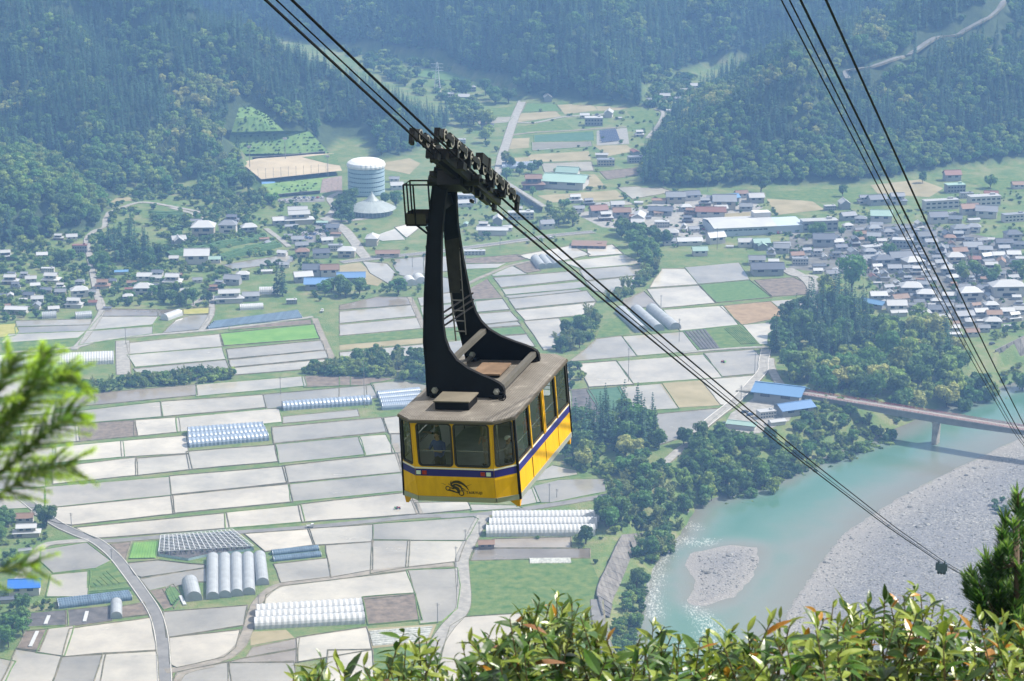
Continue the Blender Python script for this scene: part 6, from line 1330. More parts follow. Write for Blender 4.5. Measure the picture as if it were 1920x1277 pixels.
for i in (0, 3, 4, 7):
    mb = MB(); q = corner(i, 0); mb.tube([corner(i, .0), corner(i, -1.2), corner(i, -2.5)], .055, 8); mb.build('corner_post', BLK, car)
    mb = MB(); c = corner(i, -2.5); s = 1 if c.x > 0 else -1; f = -1 if c.y < 0 else 1
    top = [Vector((c.x, c.y + f * .04, -2.47)), Vector((c.x - s * .30, c.y + f * .02 + f * .18, -2.47)), Vector((c.x - s * .26, c.y - f * .25, -2.47)), Vector((c.x, c.y - f * .25, -2.47))]; bot = [Vector((c.x - s * (.02 + .08 * (k in (1, 2))), c.y - f * (.02 + .06 * (k in (2, 3))), -2.74)) for k in range(4)]
    mb.face(top); mb.face(bot[::-1])
    for k in range(4): mb.face([top[k], bot[k], bot[(k + 1) % 4], top[(k + 1) % 4]])
    mb.build('landing_bracket', mat('orange_bracket', (.55, .26, .01), .5, .4), car)
for i in (3, 7):   # sliding doors: posts, seams, mullions
    Lw, _ = wins_of(i)
    for u, w in ((.25, .07), (.488, .06), (.512, .06), (.75, .05)):
        mb = MB(); mb.bar(wpt(i, u, -.06, .035), wpt(i, u, -1.45, .035), w, .05, up=wnorm(i)); mb.build('door_post', YEL, car)
    for u in (.25, .5, .75):
        mb = MB(); mb.bar(wpt(i, u, -1.72, .022), wpt(i, u, -2.34, .022), .022 if u != .25 else .05, .012, up=wnorm(i)); mb.build('door_seam', BLK, car)
# lamps, lettering and emblem on both ends' front
for x, nm, m_ in ((-1.08, 'headlight', WHT), (1.03, 'headlight', WHT), (-.90, 'tail_lamp', mat('tail_lamp_red', (.25, .02, .015), .3)), (.86, 'tail_lamp', MATS['tail_lamp_red'])):
    mb = MB(); mb.box((x, -L / 2 - .035, -1.595), (.13, .04, .11)); mb.build(nm, mat('headlight_lens', (.45, .55, .52), .15, .6) if nm == 'headlight' else m_, car)
INK = mat('emblem_ink', (.035, .028, .012), .6)
def on_front(x, z, off): return wpt(1, (x + WF / 2) / WF, z, off)
def stroke(mb, P, wid):
    P = [Vector((a, 0, b_)) for a, b_ in P]; Q = smooth_path(P, 6) if len(P) > 2 else P; k = len(Q); Lf, Rt = [], []
    for i, p in enumerate(Q):
        d = (Q[min(i + 1, k - 1)] - Q[max(i - 1, 0)]).normalized(); s = Vector((-d.z, 0, d.x)); t = i / (k - 1); w = (wid[0] * (1 - t) + wid[1] * t) / 2 if len(wid) == 2 else (wid[0] + (wid[1] - wid[0]) * min(1, 2 * t) + (wid[2] - wid[1]) * max(0, 2 * t - 1)) / 2
        Lf.append(p + s * w); Rt.append(p - s * w)
    for i in range(k - 1): mb.face([on_front(q.x, q.z, .026) for q in (Lf[i], Rt[i], Rt[i + 1], Lf[i + 1])])
em = MB(); ex, ez = .05, -2.03
S = lambda P, w: stroke(em, [(ex + a, ez + b_) for a, b_ in P], w)
S([(-.20, .02), (-.16, .12), (-.02, .17), (.14, .13), (.27, .02), (.34, -.10)], (.03, .10, .01)); S([(-.16, .04), (-.04, .08), (.08, .03), (.14, -.04), (.24, -.07)], (.05, .08, .01))
S([(-.20, .06), (-.10, .0), (.0, -.06), (.02, -.14), (.04, -.20)], (.06, .12, .05)); S([(-.30, -.10), (-.20, -.12), (-.08, -.16), (.05, -.20)], (.05, .06, .03))
for cx, cz, rr in ((-.30, -.05, .065), (.10, -.19, .075)): S([(cx + rr * math.cos(a * .7), cz + rr * math.sin(a * .7)) for a in range(10)], (.03, .035))
S([(-.36, .06), (-.44, .10), (-.50, .11)], (.016, .004)); S([(.26, .03), (.36, .07), (.46, .11)], (.02, .004)); S([(-.20, .08), (-.19, .15), (-.165, .21)], (.04, .006)); S([(-.12, .13), (-.10, .20)], (.03, .004)); S([(.06, .16), (.09, .21)], (.03, .004)); S([(-.24, .06), (-.27, .12)], (.03, .004)); S([(-.22, -.02), (-.14, -.05), (-.04, -.03)], (.03, .05, .02)); S([(.10, -.06), (.18, -.11), (.26, -.10)], (.03, .02, .008))
em.build('dragon_emblem', INK, car)
fc = bpy.data.curves.new('lettering', 'FONT'); fc.body = 'TAIRYUJI'; fc.size = .115; fc.space_character = 1.12; fc.offset = .004; fo_ = bpy.data.objects.new('tmp', fc); COL.objects.link(fo_)
tm = bpy.data.meshes.new_from_object(fo_.evaluated_get(bpy.context.evaluated_depsgraph_get())); bpy.data.objects.remove(fo_)
for v_ in tm.vertices: v_.co = on_front(.30 + v_.co.x, -2.235 + v_.co.y, .026)
tm.materials.clear(); tm.materials.append(INK); tm.name = 'lettering'; inst('lettering', tm, car)
# roof
rp_ = [corner(i, 0) for i in range(8)]; exp = lambda P, k: [Vector((p.x * (1 + k / 1.7), p.y * (1 + k / 3.4), 0)) for p in P]
mb = MB(); big, sm = exp(rp_, .05), exp(rp_, -.12)
mb.prism(big, -.07, .0)
for k in range(8): mb.face([Vector((*big[k].xy, 0)), Vector((*big[(k + 1) % 8].xy, 0)), Vector((*sm[(k + 1) % 8].xy, .035)), Vector((*sm[k].xy, .035))])
mb.face([(p.x, p.y, .035) for p in sm]); roof = mb.build('roof', ROOFM, car)
mb = MB(); P_ = exp(rp_, .055)
for k in range(8): mb.bar(P_[k] + Vector((0, 0, -.06)), P_[(k + 1) % 8] + Vector((0, 0, -.06)), .05, .07)
mb.build('roof_rim', mat('roof_rim_dark', (.07, .06, .05), .6), roof)
TAN = mat('worn_tan_metal', (.12, .108, .085), .6, .4, var=.2, scale=1.5)
hb = MB(); hb.box((-.22, -2.22, .15), (1.02, .86, .26)); hb.build('vent_box', BLK, roof); hb = MB(); hb.box((-.22, -2.22, .295), (1.10, .95, .035)); hb.build('vent_lid', TAN, roof)
hb = MB(); hb.box((-.18, 1.28, .13), (.92, 1.25, .05)); hb.build('hatch_lid', mat('rusty_hatch', (.14, .095, .065), .7, .3, var=.25, scale=2), roof); hb = MB(); hb.box((-.18, 1.28, .07), (.82, 1.12, .08)); hb.build('hatch_frame', BLK, roof)
hb = MB(); hb.tube([(.98 + .13 * math.cos(R(a)), -1.62, .16 + .12 * math.sin(R(a))) for a in range(-160, 121, 20)], .018, 7); hb.build('rope_hook', BLK, roof)
hb = MB(); hb.tube([(.55, -1.45, .06), (.95, -1.50, .055), (1.0, -1.58, .06)], .015, 5); hb.build('cable', BLK, roof)
# floor, handrails
mb = MB(); mb.prism([Vector((p.x * .985, p.y * .985, 0)) for p in [corner(i, -2.3) for i in range(8)]], -2.42, -2.33); mb.build('floor', mat('cabin_floor', (.20, .24, .235), .5, .4, var=.15, scale=1.5), car)
mb = MB(); mb.prism([Vector((p.x * .97, p.y * .97, 0)) for p in rp_], -.10, -.075); mb.build('ceiling', mat('cabin_ceiling', (.5, .5, .47), .7), car)
mb = MB(); rl = [corner(i, -.98) * 1 for i in range(8)]; rl = [Vector((p.x * .94, p.y * .96, -.98)) for p in rl]
for k in range(8): mb.tube([rl[k], rl[(k + 1) % 8]], .014, 6)
mb.build('handrail', mat('handrail_steel', (.7, .7, .68), .25, .6, metal=.7), car)
mb = MB()
for x, y in ((-.7, -1.4), (.7, -1.4), (-.7, 1.5), (.7, 1.5)): mb.tube([(x, y, -2.33), (x, y, -.09)], .02, 8)
mb.build('grab_pole', MATS['handrail_steel'], car)
# hanger: two leaning plates with flanged edges, cross beams, bolts, ladder
outer = [(-1.37, .05), (-1.39, .87), (-1.44, 1.66), (-1.38, 2.92), (-1.27, 4.3), (-1.15, 5.4), (-.94, 6.75)]; inner = [(-.50, 6.55), (-.66, 5.8), (-.80, 4.75), (-.845, 3.6), (-.845, 2.9), (-.84, 2.2), (-.78, 1.75), (-.66, 1.42), (-.45, 1.13), (-.1, .88), (.3, .70), (.62, .58), (.84, .47), (.95, .38), (.99, .28), (.99, .05)]
prof = outer + inner
def plate(yb, yt, nm='hanger_plate'):
    yy = lambda z: yb + (yt - yb) * z / 6.3
    mb = MB(); th = .05; k = len(prof)
    A = [Vector((x, yy(z) - th, z)) for x, z in prof]; B = [Vector((x, yy(z) + th, z)) for x, z in prof]
    ts = tessellate_polygon([[Vector((x, z, 0)) for x, z in prof]]); mb.v = [tuple(p) for p in A + B]
    for t in ts: mb.f.append(tuple(t)); mb.f.append(tuple(i + k for i in reversed(t)))
    for i in range(k): j = (i + 1) % k; mb.f.append((i, j, j + k, i + k))
    mb.m = [0] * len(mb.f); p = mb.build(nm, BLK, car)
    fl = MB()
    for seq in (prof[:7], prof[7:]):
        for (x0, z0), (x1, z1) in zip(seq[:-1], seq[1:]): fl.bar((x0, yy(z0), z0), (x1, yy(z1), z1), .16, .03, up=(z1 - z0, 0, x0 - x1))
    fl.build('flange', BLK, p)
    for x in (-1.12, .78):
        for dy in (-.09, .09):
            bt = MB(); q = [(x + .10 * math.cos(R(60 * a)), .24 + .10 * math.sin(R(60 * a))) for a in range(6)]
            y0, y1 = yy(.24) + dy - .04, yy(.24) + dy + .04; f0 = [(a, y0, c) for a, c in q]; f1 = [(a, y1, c) for a, c in q]; bt.face(f0); bt.face(f1[::-1])
            for a in range(6): bt.face([f0[a], f1[a], f1[(a + 1) % 6], f0[(a + 1) % 6]])
            bt.tube([(x, yy(.24) + dy * 1.2, .24), (x, yy(.24) + dy * 2.1, .24)], .055, 8); bt.build('bolt', mat('bolt_steel', (.33, .34, .34), .35, .5, metal=.6), p)
    return p
plate(-1.36, -.5); plate(2.62, .3)
BEAM = mat('beam_grey', (.07, .067, .06), .6, .4, var=.15, scale=1)
for x, z, s in ((.86, .30, .16), (-.60, 1.10, .15), (-1.15, .16, .12)):
    mb = MB(); y0, y1 = -1.36 + .86 * z / 6.3, 2.62 - 2.32 * z / 6.3; mb.bar((x, y0, z), (x, y1, z), s, s); mb.build('cross_beam', BEAM, car)
for x, y in ((-1.12, -1.34), (.78, -1.34), (-1.12, 2.55), (.78, 2.55)): mb = MB(); mb.tube([(x, y, .02), (x, y, .14)], .20, 14); mb.build('mount_pad', BLK, car)
for a_, b2, w2 in (((-1.28, -.7, 4.4), (-1.28, .75, 4.4), .1), ((-.98, -.62, 5.6), (-.98, .6, 5.6), .36), ((-.75, -.5, 6.5), (-.75, .35, 6.5), .42)): mb = MB(); mb.bar(a_, b2, w2, w2); mb.build('hanger_brace', BLK, car)
mb = MB(); mb.tube([(-1.08, .42, 4.3), (-.96, .42, 1.25)], .025, 6); mb.tube([(-.66, .40, 4.3), (-.63, .40, 1.45)], .016, 6)
for k in range(9): z = 1.55 + .32 * k; mb.tube([(-.97 - .04 * (z - 1.2) / 3, .42, z), (-.64, .40, z)], .02, 6)
mb.build('ladder', mat('ladder_grey', (.10, .10, .10), .5, .4), car)
mb = MB(); mb.face([(-1.09, .36, 4.35), (-.62, .36, 4.45), (-.70, .36, 2.75), (-1.04, .36, 2.75)]); mb.face([(-1.09, .39, 4.35), (-1.04, .39, 2.75), (-.70, .39, 2.75), (-.62, .39, 4.45)]); mb.build('ladder_guard', mat('mesh_guard', (.02, .018, .015), .7, .3, var=.3, scale=4), car)
for z in (2.2, 2.0, 1.8): mb = MB(); mb.tube([(-1.3, -.9, z), (-.8, 1.9, z + .15)], .03, 6); mb.build('tie_rod', BLK, car)
# service platform on the hanger
pf = MB(); pf.box((-1.55, -.45, 5.08), (.62, .62, .06)); pf.bar((-1.3, -.55, 5.0), (-1.2, -.55, 4.75), .08, .08); pf.bar((-1.85, -.2, 5.05), (-1.22, -.2, 4.55), .05, .05); po_ = pf.build('platform', BLK, car)
sd_ = MB()
for (x0, y0), (x1, y1) in (((-1.86, -.76), (-1.24, -.76)), ((-1.86, -.76), (-1.86, -.14)), ((-1.86, -.14), (-1.24, -.14))): sd_.face([(x0, y0, 5.1), (x1, y1, 5.1), (x1, y1, 5.42), (x0, y0, 5.42)])
sd_.build('toe_board', mat('smoked_panel', (.03, .026, .02), .4, .3), po_)
ra = MB()
for x, y in ((-1.86, -.76), (-1.86, -.45), (-1.86, -.14), (-1.56, -.76), (-1.30, -.14)): ra.tube([(x, y, 5.1), (x, y, 6.28)], .026, 6)
ra.tube([(-1.1, -.76, 6.28), (-1.86, -.76, 6.28), (-1.86, -.14, 6.28), (-1.1, -.14, 6.28)], .026, 6); ra.build('railing', BLK, po_)
# carriage: two rows of wheels on the track ropes
e1 = Vector((0, .9025, -.4305)); e3 = Vector((0, .4305, .9025)); c0 = Vector((0, -.37, 6.56)); LP = lambda a, x, u: c0 + e1 * a + e3 * u + Vector((x, 0, 0)); MR = Matrix((Vector((1, 0, 0)), e1, e3)).transposed()
cg = MB(); cg.box(LP(0, .16, -.20), (.14, 5.6, .24), 0, MR); cg.box(LP(0, -.16, -.20), (.14, 5.6, .24), 0, MR); cg.box(LP(-.1, -.38, -.28), (.70, .9, .42), 0, MR)
for a in (-2.4, -1.2, 1.2, 2.4): cg.box(LP(a, 0, -.05), (.95, .14, .25), 0, MR)
GREASE = mat('greasy_steel', (.003, .003, .0027), .5, .25, var=.4, scale=5); carr = cg.build('carriage_frame', GREASE, car)
FRM = mat('bogie_plate', (.006, .0058, .005), .5, .25, var=.35, scale=5); RIM = mat('wheel_rim', (.20, .195, .17), .4, .4, metal=.3, var=.25, scale=8)
for x in (-.36, .36):
    for k in range(12):
        a = -3.5 + 7.0 * k / 11; ctr = LP(a, x, .19); w_ = MB(); n_ = 16; rr = .185
        for xo0, r0, xo1, r1, mm in ((-.07, rr, .07, rr, 0), (.07, rr, .075, rr * .72, 1), (-.075, rr * .72, -.07, rr, 1), (.075, rr * .72, .05, rr * .3, 0), (-.05, rr * .3, -.075, rr * .72, 0), (.05, rr * .3, .09, rr * .22, 1), (-.09, rr * .22, -.05, rr * .3, 1)):
            for j in range(n_):
                t0, t1 = 2 * math.pi * j / n_, 2 * math.pi * (j + 1) / n_; f = lambda xo, r, t: ctr + Vector((xo, 0, 0)) + (e1 * math.cos(t) + e3 * math.sin(t)) * r
                w_.face([f(xo0, r0, t0), f(xo0, r0, t1), f(xo1, r1, t1), f(xo1, r1, t0)], mm)
        for xo in (.09, -.09): w_.face([ctr + Vector((xo, 0, 0)) + (e1 * math.cos(2 * math.pi * j / 8) + e3 * math.sin(2 * math.pi * j / 8)) * rr * .22 for j in range(8)], 1)
        w_.build('wheel', [GREASE, RIM], carr)
    for s in (-1, 1):
        for k in range(6):
            a = -3.5 + 7.0 * (2 * k + .5) / 11; b_ = MB(); q = [(-.36, .16), (-.33, .13), (.33, .13), (.36, .16), (.34, .23), (.10, .30), (-.10, .30), (-.34, .23)]; y = x + s * (.10 if s < 0 else .075) - (.0 if s < 0 else .0)
            f0, f1 = [LP(a + p, y, u) for p, u in q], [LP(a + p, y + s * .025, u) for p, u in q]; b_.face(f1 if s > 0 else f1[::-1]); b_.face(f0[::-1] if s > 0 else f0)
            for i in range(8): b_.face([f0[i], f0[(i + 1) % 8], f1[(i + 1) % 8], f1[i]])
            b_.build('rocker_plate', FRM, carr)
    for a in (-3.95, 3.95):
        b_ = MB(); b_.box(LP(a, x, .14), (.16, .30, .22), 0, MR); b_.box(LP(a * 1.03, x, -.04), (.10, .22, .34), 0, MR); b_.build('rope_guide', GREASE, carr)
    for a in (-1.9, 1.9): b_ = MB(); b_.box(LP(a, x, .36), (.07, 2.2, .09), 0, MR); b_.build('balance_beam', FRM, carr)
b_ = MB(); b_.box(LP(.25, .36, .42), (.22, .7, .30), 0, MR); b_.box(LP(.62, .36, .38), (.26, .16, .40), 0, MR); b_.build('brake_housing', FRM, carr)
b_ = MB(); b_.box(LP(.0, -.36, .40), (.28, .7, .25), 0, MR); b_.build('brake_housing', FRM, carr)
b_ = MB(); b_.tube([LP(-.1, -1.10, -.25), LP(-.1, .45, -.25)], .17, 16); b_.build('suspension_pin', GREASE, carr)
rs = random.Random(4)
for k in range(16):
    b_ = MB(); b_.box(LP(rs.uniform(-3.2, 3.0), rs.choice([-.5, -.2, .1, .5]), rs.uniform(-.5, .05)), (rs.uniform(.06, .2), rs.uniform(.1, .35), rs.uniform(.06, .22)), 0, MR); b_.build('bracket', GREASE, carr)
tag(car, 'yellow cable car cabin with navy stripe hanging from a black arm and wheeled carriage', 'cable car')

# ------------------------------------------------------------------ ropes
ROPE = mat('rope_steel', (.004, .004, .0045), .7, .06)
tv, nv = Vector((math.sin(CAZ), math.cos(CAZ), 0)), Vector((math.cos(CAZ), -math.sin(CAZ), 0))
LK = [(-90, 51), (-60, 35.6), (-40, 25.7), (-15.1, 13.52), (-4.6, 8.45), (3.5, 4.6), (30, -7.5), (66.5, -24), (120, -47.8), (173, -70.9), (260, -108), (420, -170)]
RK = [(-90, 50.5), (-60, 37.3), (-20, 20.0), (-1.5, 12.1), (30.5, -1.45), (75, -19.9), (123, -39.5), (200, -69.5), (420, -146)]
ushift = nv.dot(RM @ Vector((0, 0, 6.5)))
def ipol(K, s):
    for (a, za), (b, zb) in zip(K[:-1], K[1:]):
        if a <= s <= b: return za + (zb - za) * (s - a) / (b - a)
def rope(K, u, dz, r, label, du=0.0):
    S_ = list(np.arange(-85, 60, 3.0)) + list(np.arange(60, 421, 10.0)); P = []
    sm = lambda s: sum(ipol(K, min(420, max(-90, s + d))) for d in (-6, -3, 0, 3, 6)) / 5 if not (-7 < s < 7) else ipol(K, s)
    mb = MB(); mb.tube([CC + tv * s + nv * (u + du) + Vector((0, 0, sm(s) + dz)) for s in S_], r, 7); return tag(mb.build('steel_rope', ROPE, smooth=True), label, 'rope', 'cable car ropes')
rope(LK, .33, 0, .036, 'thick track rope under the carriage wheels, the one nearer the town', ushift)
rope(LK, -.33, 0, .036, 'thick track rope under the carriage wheels, the one nearer the hanger arm', ushift)
rope(LK, 0, -.05, .021, 'thin haul rope running between the two track ropes of the cabin', ushift)
rope(LK, -.20, -.12, .021, 'thin haul rope close beside the hanger-side track rope', ushift)
rope(RK, 10.0, 0, .038, 'thick rightmost rope of the empty track over the town')
rope(RK, 9.3, 0, .038, 'second thick rope of the empty track over the town')
rope(RK, 9.02, -.05, .023, 'thin haul rope beside the thick ropes of the empty track')
rope(RK, 8.78, -.02, .023, 'thin outermost haul rope of the empty track, nearest the cabin')
# rope carrier clamped on the track ropes
s0 = 173.0; z0 = -70.9; pc = CC + tv * s0 + nv * ushift + Vector((0, 0, z0)); rc_ = empty('rope_carrier', pc, -CAZ)
DB = mat('carrier_blue_grey', (.05, .075, .11), .5, .4, var=.2, scale=2)
mb = MB(); mb.prism([(-.62, -.2), (.62, -.2), (.62, .2), (-.62, .2)], -.95, -.15); mb.prism([(-.42, -.22), (.5, -.22), (.5, .22), (-.42, .22)], -1.3, -.94); mb.build('frame', DB, rc_)
for x in (-.33, .33): mb = MB(); mb.box((x, 0, -.02), (.14, .5, .34)); mb.build('rope_clamp', DB, rc_)
for x in (-.3, 0, .3):
    mb = MB(); mb.tube([(x - .06, 0, -1.2), (x + .06, 0, -1.2)], .24, 12); mb.build('roller', GREASE, rc_)
tag(rc_, 'small dark blue rope carrier clamped on the ropes above the gravel bank', 'rope carrier')
# ------------------------------------------------------------------ passengers
SKIN = mat('skin', (.45, .28, .20), .6, .3)
def person(loc, yaw, shirt, trouser, label, hair=(.02, .015, .012), lean=0.0, arm='rail', hgt=1.66, cap=None):
    s = hgt / 1.66; V_ = {}; Ed = []
    def v(n, p, r): V_[n] = (Vector(p) * s, (r[0] * s, r[1] * s)); return n
    v('pel', (0, 0, .90), (.155, .115)); v('wai', (0, .01 + lean * .3, 1.05), (.145, .105)); v('che', (0, .02 + lean, 1.25), (.175, .12)); v('nek0', (0, .02 + lean * 1.2, 1.40), (.075, .07)); v('nek', (0, .03 + lean * 1.3, 1.46), (.055, .055)); v('hd0', (0, .05 + lean * 1.35, 1.53), (.08, .095)); v('hd1', (0, .05 + lean * 1.4, 1.60), (.075, .09)); v('hd2', (0, .05 + lean * 1.4, 1.65), (.045, .055))
    Ed += [('pel', 'wai'), ('wai', 'che'), ('che', 'nek0'), ('nek0', 'nek'), ('nek', 'hd0'), ('hd0', 'hd1'), ('hd1', 'hd2')]
    for d, q in ((-1, 'l'), (1, 'r')):
        v('hip' + q, (d * .10, 0, .84), (.10, .10)); v('kne' + q, (d * .115, .02, .48), (.068, .07)); v('ank' + q, (d * .12, -.02, .09), (.045, .05)); v('toe' + q, (d * .13, .15, .04), (.045, .035))
        Ed += [('pel', 'hip' + q), ('hip' + q, 'kne' + q), ('kne' + q, 'ank' + q), ('ank' + q, 'toe' + q)]
        v('sho' + q, (d * .19, .01 + lean, 1.34), (.065, .065)); up = arm == 'rail' or (arm == 'one' and d > 0)
        eb = (d * .27, .10 + lean, 1.12) if up else (d * .25, -.03 + lean, 1.08); wr = (d * .20, .34 + lean, 1.20) if up else (d * .24, .08 + lean, .86)
        v('elb' + q, eb, (.045, .045)); v('wri' + q, wr, (.03, .026)); h = Vector(wr) + (Vector(wr) - Vector(eb)).normalized() * .08; v('pal' + q, h, (.036, .02)); Ed += [('che', 'sho' + q), ('sho' + q, 'elb' + q), ('elb' + q, 'wri' + q), ('wri' + q, 'pal' + q)]
        f = (h - Vector(wr)).normalized(); sd = Vector((1, 0, 0))
        for k in range(4): v(f'fin{q}{k}', h + f * (.075 - .008 * abs(k - 1)) + sd * (.012 * (k - 1.5)) + Vector((0, 0, -.02)), (.009, .009)); Ed.append(('pal' + q, f'fin{q}{k}'))
        v('thu' + q, h + f * .03 - sd * d * .05, (.011, .011)); Ed.append(('pal' + q, 'thu' + q))
    ks = list(V_); me = bpy.data.meshes.new('person'); me.from_pydata([tuple(V_[k][0]) for k in ks], [(ks.index(a), ks.index(b_)) for a, b_ in Ed], [])
    o = bpy.data.objects.new('person_tmp', me); COL.objects.link(o); o.modifiers.new('skin', 'SKIN'); sb = o.modifiers.new('sub', 'SUBSURF'); sb.levels = 1
    for i, k in enumerate(ks): me.skin_vertices[0].data[i].radius = V_[k][1]; me.skin_vertices[0].data[i].use_root = (k == 'pel')
    m2 = bpy.data.meshes.new_from_object(o.evaluated_get(bpy.context.evaluated_depsgraph_get())); bpy.data.objects.remove(o)
    m2.materials.clear()
    for m_ in (SKIN, shirt, trouser, GSK): m2.materials.append(m_)
    for p in m2.polygons:
        c = p.center / s; hand = min((Vector(p.center) - V_[k][0]).length for k in ('pall', 'palr', 'wril', 'wrir')) < .15
        p.material_index = 0 if hand or c.z > 1.43 else 3 if c.z < .09 else 2 if c.z < .93 and abs(c.x) < .24 else 1; p.use_smooth = True
    root = inst('person', m2); root.matrix_world = car.matrix_world @ Matrix.Translation(loc) @ Matrix.Rotation(yaw, 4, 'Z'); root.name = 'person'
    hm = MB(); hc = V_['hd1'][0] + Vector((0, -.012, .012)); n_, k_ = 14, 7
    for i in range(k_):
        for j in range(n_):
            q = []
            for a, b_ in ((i, j), (i, j + 1), (i + 1, j + 1), (i + 1, j)):
                th = math.pi * .62 * a / k_; ph = 2 * math.pi * b_ / n_; cut = 1 if math.sin(ph) < .3 else max(.55, 1 - .5 * math.sin(ph)); th *= cut
                q.append(hc + Vector((math.sin(th) * math.cos(ph) * .098, math.sin(th) * math.sin(ph) * .115, math.cos(th) * .098)) * s)
            hm.face(q)
    hm.build('hair' if not cap else 'cap', cap or mat('hair_dark', hair, .5, .3), root)
    fc_ = MB()
    for d in (-1, 1): fc_.box(V_['hd0'][0] + Vector((d * .032, .088, .045)) * s, (.02, .01, .009)); fc_.box(V_['hd0'][0] + Vector((d * .083, .0, .02)) * s, (.018, .03, .05))
    fc_.box(V_['hd0'][0] + Vector((0, .098, .01)) * s, (.02, .03, .04)); fc_.box(V_['hd0'][0] + Vector((0, .087, -.035)) * s, (.045, .01, .01)); fc_.build('face_features', mat('face_features', (.12, .06, .05), .6), root)
    return tag(root, label, 'person', 'passengers in the cabin')
cl = lambda nm, c: mat(nm, c, .85, .15, var=.15, scale=6)
FZ = -2.33
person(Vector((-.72, -2.55, FZ)), math.pi * .9, cl('blue_shirt', (.07, .10, .30)), cl('dark_trousers', (.03, .03, .04)), 'passenger in a blue shirt standing at the front window with the lamp pair', lean=.03, arm='rail')
person(Vector((.15, -.6, FZ)), math.pi * .35, cl('khaki_shirt', (.24, .20, .14)), cl('beige_trousers', (.42, .37, .29)), 'passenger in beige trousers standing in the middle of the cabin', arm='one')
person(Vector((1.28, -2.35, FZ)), -math.pi * .55, cl('grey_jacket', (.22, .22, .22)), cl('navy_trousers', (.02, .025, .05)), 'passenger in a pale cap at the front corner window', cap=cl('white_cap', (.7, .7, .68)), arm='rail', hgt=1.5)
person(Vector((1.25, -.2, FZ)), -math.pi * .5, cl('red_jacket', (.38, .03, .03)), cl('black_trousers', (.015, .015, .02)), 'passenger in a red jacket behind the second side window', arm='rail')
person(Vector((1.22, 1.35, FZ)), -math.pi * .45, cl('crimson_shirt', (.34, .04, .05)), cl('grey_trousers', (.1, .1, .11)), 'passenger in a crimson shirt behind the third side window', arm='one', hgt=1.58)
person(Vector((-1.15, -1.3, FZ)), math.pi * .6, cl('dark_shirt', (.03, .05, .04)), cl('dark_jeans', (.02, .03, .06)), 'passenger in dark clothes at the shaded side of the cabin', arm='one')

# ------------------------------------------------------------------ foreground plants
CAMP = Vector((0, 0, HC))
def at(px, py, d): return CAMP + ray(px, py) * d
def leaf_mesh(name, m, Lf=.125, Wf=.038, fold=.28, curl=.14):
    mb = MB(); st = [(0, .06), (.12, .5), (.32, .95), (.55, 1.0), (.78, .66), (.92, .28), (1, 0)]; P = []
    for t, w in st: P.append([Vector((-Wf / 2 * w, Lf * t, fold * Wf / 2 * w - curl * Lf * t * t)), Vector((0, Lf * t, -curl * Lf * t * t)), Vector((Wf / 2 * w, Lf * t, fold * Wf / 2 * w - curl * Lf * t * t))])
    for a, b_ in zip(P[:-1], P[1:]): mb.face([a[0], a[1], b_[1], b_[0]]); mb.face([a[1], a[2], b_[2], b_[1]])
    me = mb.mesh(name, m); me.polygons.foreach_set('use_smooth', [True] * len(me.polygons)); return me, mb
def gloss_leaf(nm, c, c2): return mat(nm, c, .34, .5, col2=c2, scale=9, detail=3, trans=.28, rnd=.16)
LMATS = [gloss_leaf('leaf_glossy_dark', (.018, .055, .007), (.034, .082, .011)), gloss_leaf('leaf_glossy_green', (.040, .105, .010), (.070, .145, .018)), gloss_leaf('leaf_glossy_olive', (.14, .20, .02), (.20, .245, .035)), gloss_leaf('leaf_turning_orange', (.26, .10, .010), (.36, .19, .015)), gloss_leaf('leaf_brown', (.17, .075, .035), (.26, .13, .07))]
LM_ = [[leaf_mesh('leaf', m_, Lf, Wf, fd, cu)[0] for Lf, Wf, fd, cu in ((.172, .054, .35, .14), (.132, .042, .55, .34), (.20, .063, .25, .22))] for m_ in LMATS]
LV = {(i, j): ([v_.co.copy() for v_ in me.vertices], [tuple(p.vertices) for p in me.polygons]) for i, row in enumerate(LM_) for j, me in enumerate(row)}
TWIG = mat('young_twig', (.10, .075, .035), .7, .3, var=.2, scale=6)
TOP = [(520, 1290), (560, 1245), (605, 1210), (650, 1232), (690, 1236), (730, 1215), (757, 1172), (790, 1182), (818, 1190), (850, 1215), (880, 1190), (905, 1188), (940, 1150), (970, 1128), (1000, 1112), (1030, 1108), (1055, 1096), (1085, 1104), (1112, 1118), (1130, 1160), (1150, 1225), (1180, 1212), (1205, 1172), (1240, 1156), (1275, 1185), (1300, 1205), (1322, 1165), (1345, 1155), (1400, 1148), (1460, 1146), (1500, 1150), (1555, 1122), (1590, 1112), (1640, 1108), (1690, 1100), (1722, 1078), (1750, 1112), (1775, 1118), (1800, 1130), (1850, 1150), (1890, 1140), (1960, 1135)]
def top_y(x):
    for (a, ya), (b_, yb) in zip(TOP[:-1], TOP[1:]):
        if a <= x <= b_: return ya + (yb - ya) * (x - a) / (b_ - a)
    return 1290
_ty = top_y
def top_y(x): return _ty(x) + 14
SHRUBS = [(520, 700, 'glossy evergreen shrub at the lower edge below the white greenhouses'), (700, 850, 'glossy evergreen shrub at the lower edge in front of the farm road'), (850, 1000, 'glossy evergreen shrub in front of the pale corner paddy'), (1000, 1140, 'tallest glossy shrub in front of the green field, with orange leaf tips'),
          (1140, 1300, 'thin glossy shrub in front of the river rapids'), (1300, 1450, 'glossy shrub with yellow leaves in front of the gravel island'), (1450, 1600, 'glossy shrub in front of the river edge with a reddish tip'), (1600, 1760, 'glossy shrub with orange leaves under the rope carrier'), (1760, 1960, 'dense glossy shrub at the lower right under the dark conifer')]
rg = random.Random(21)
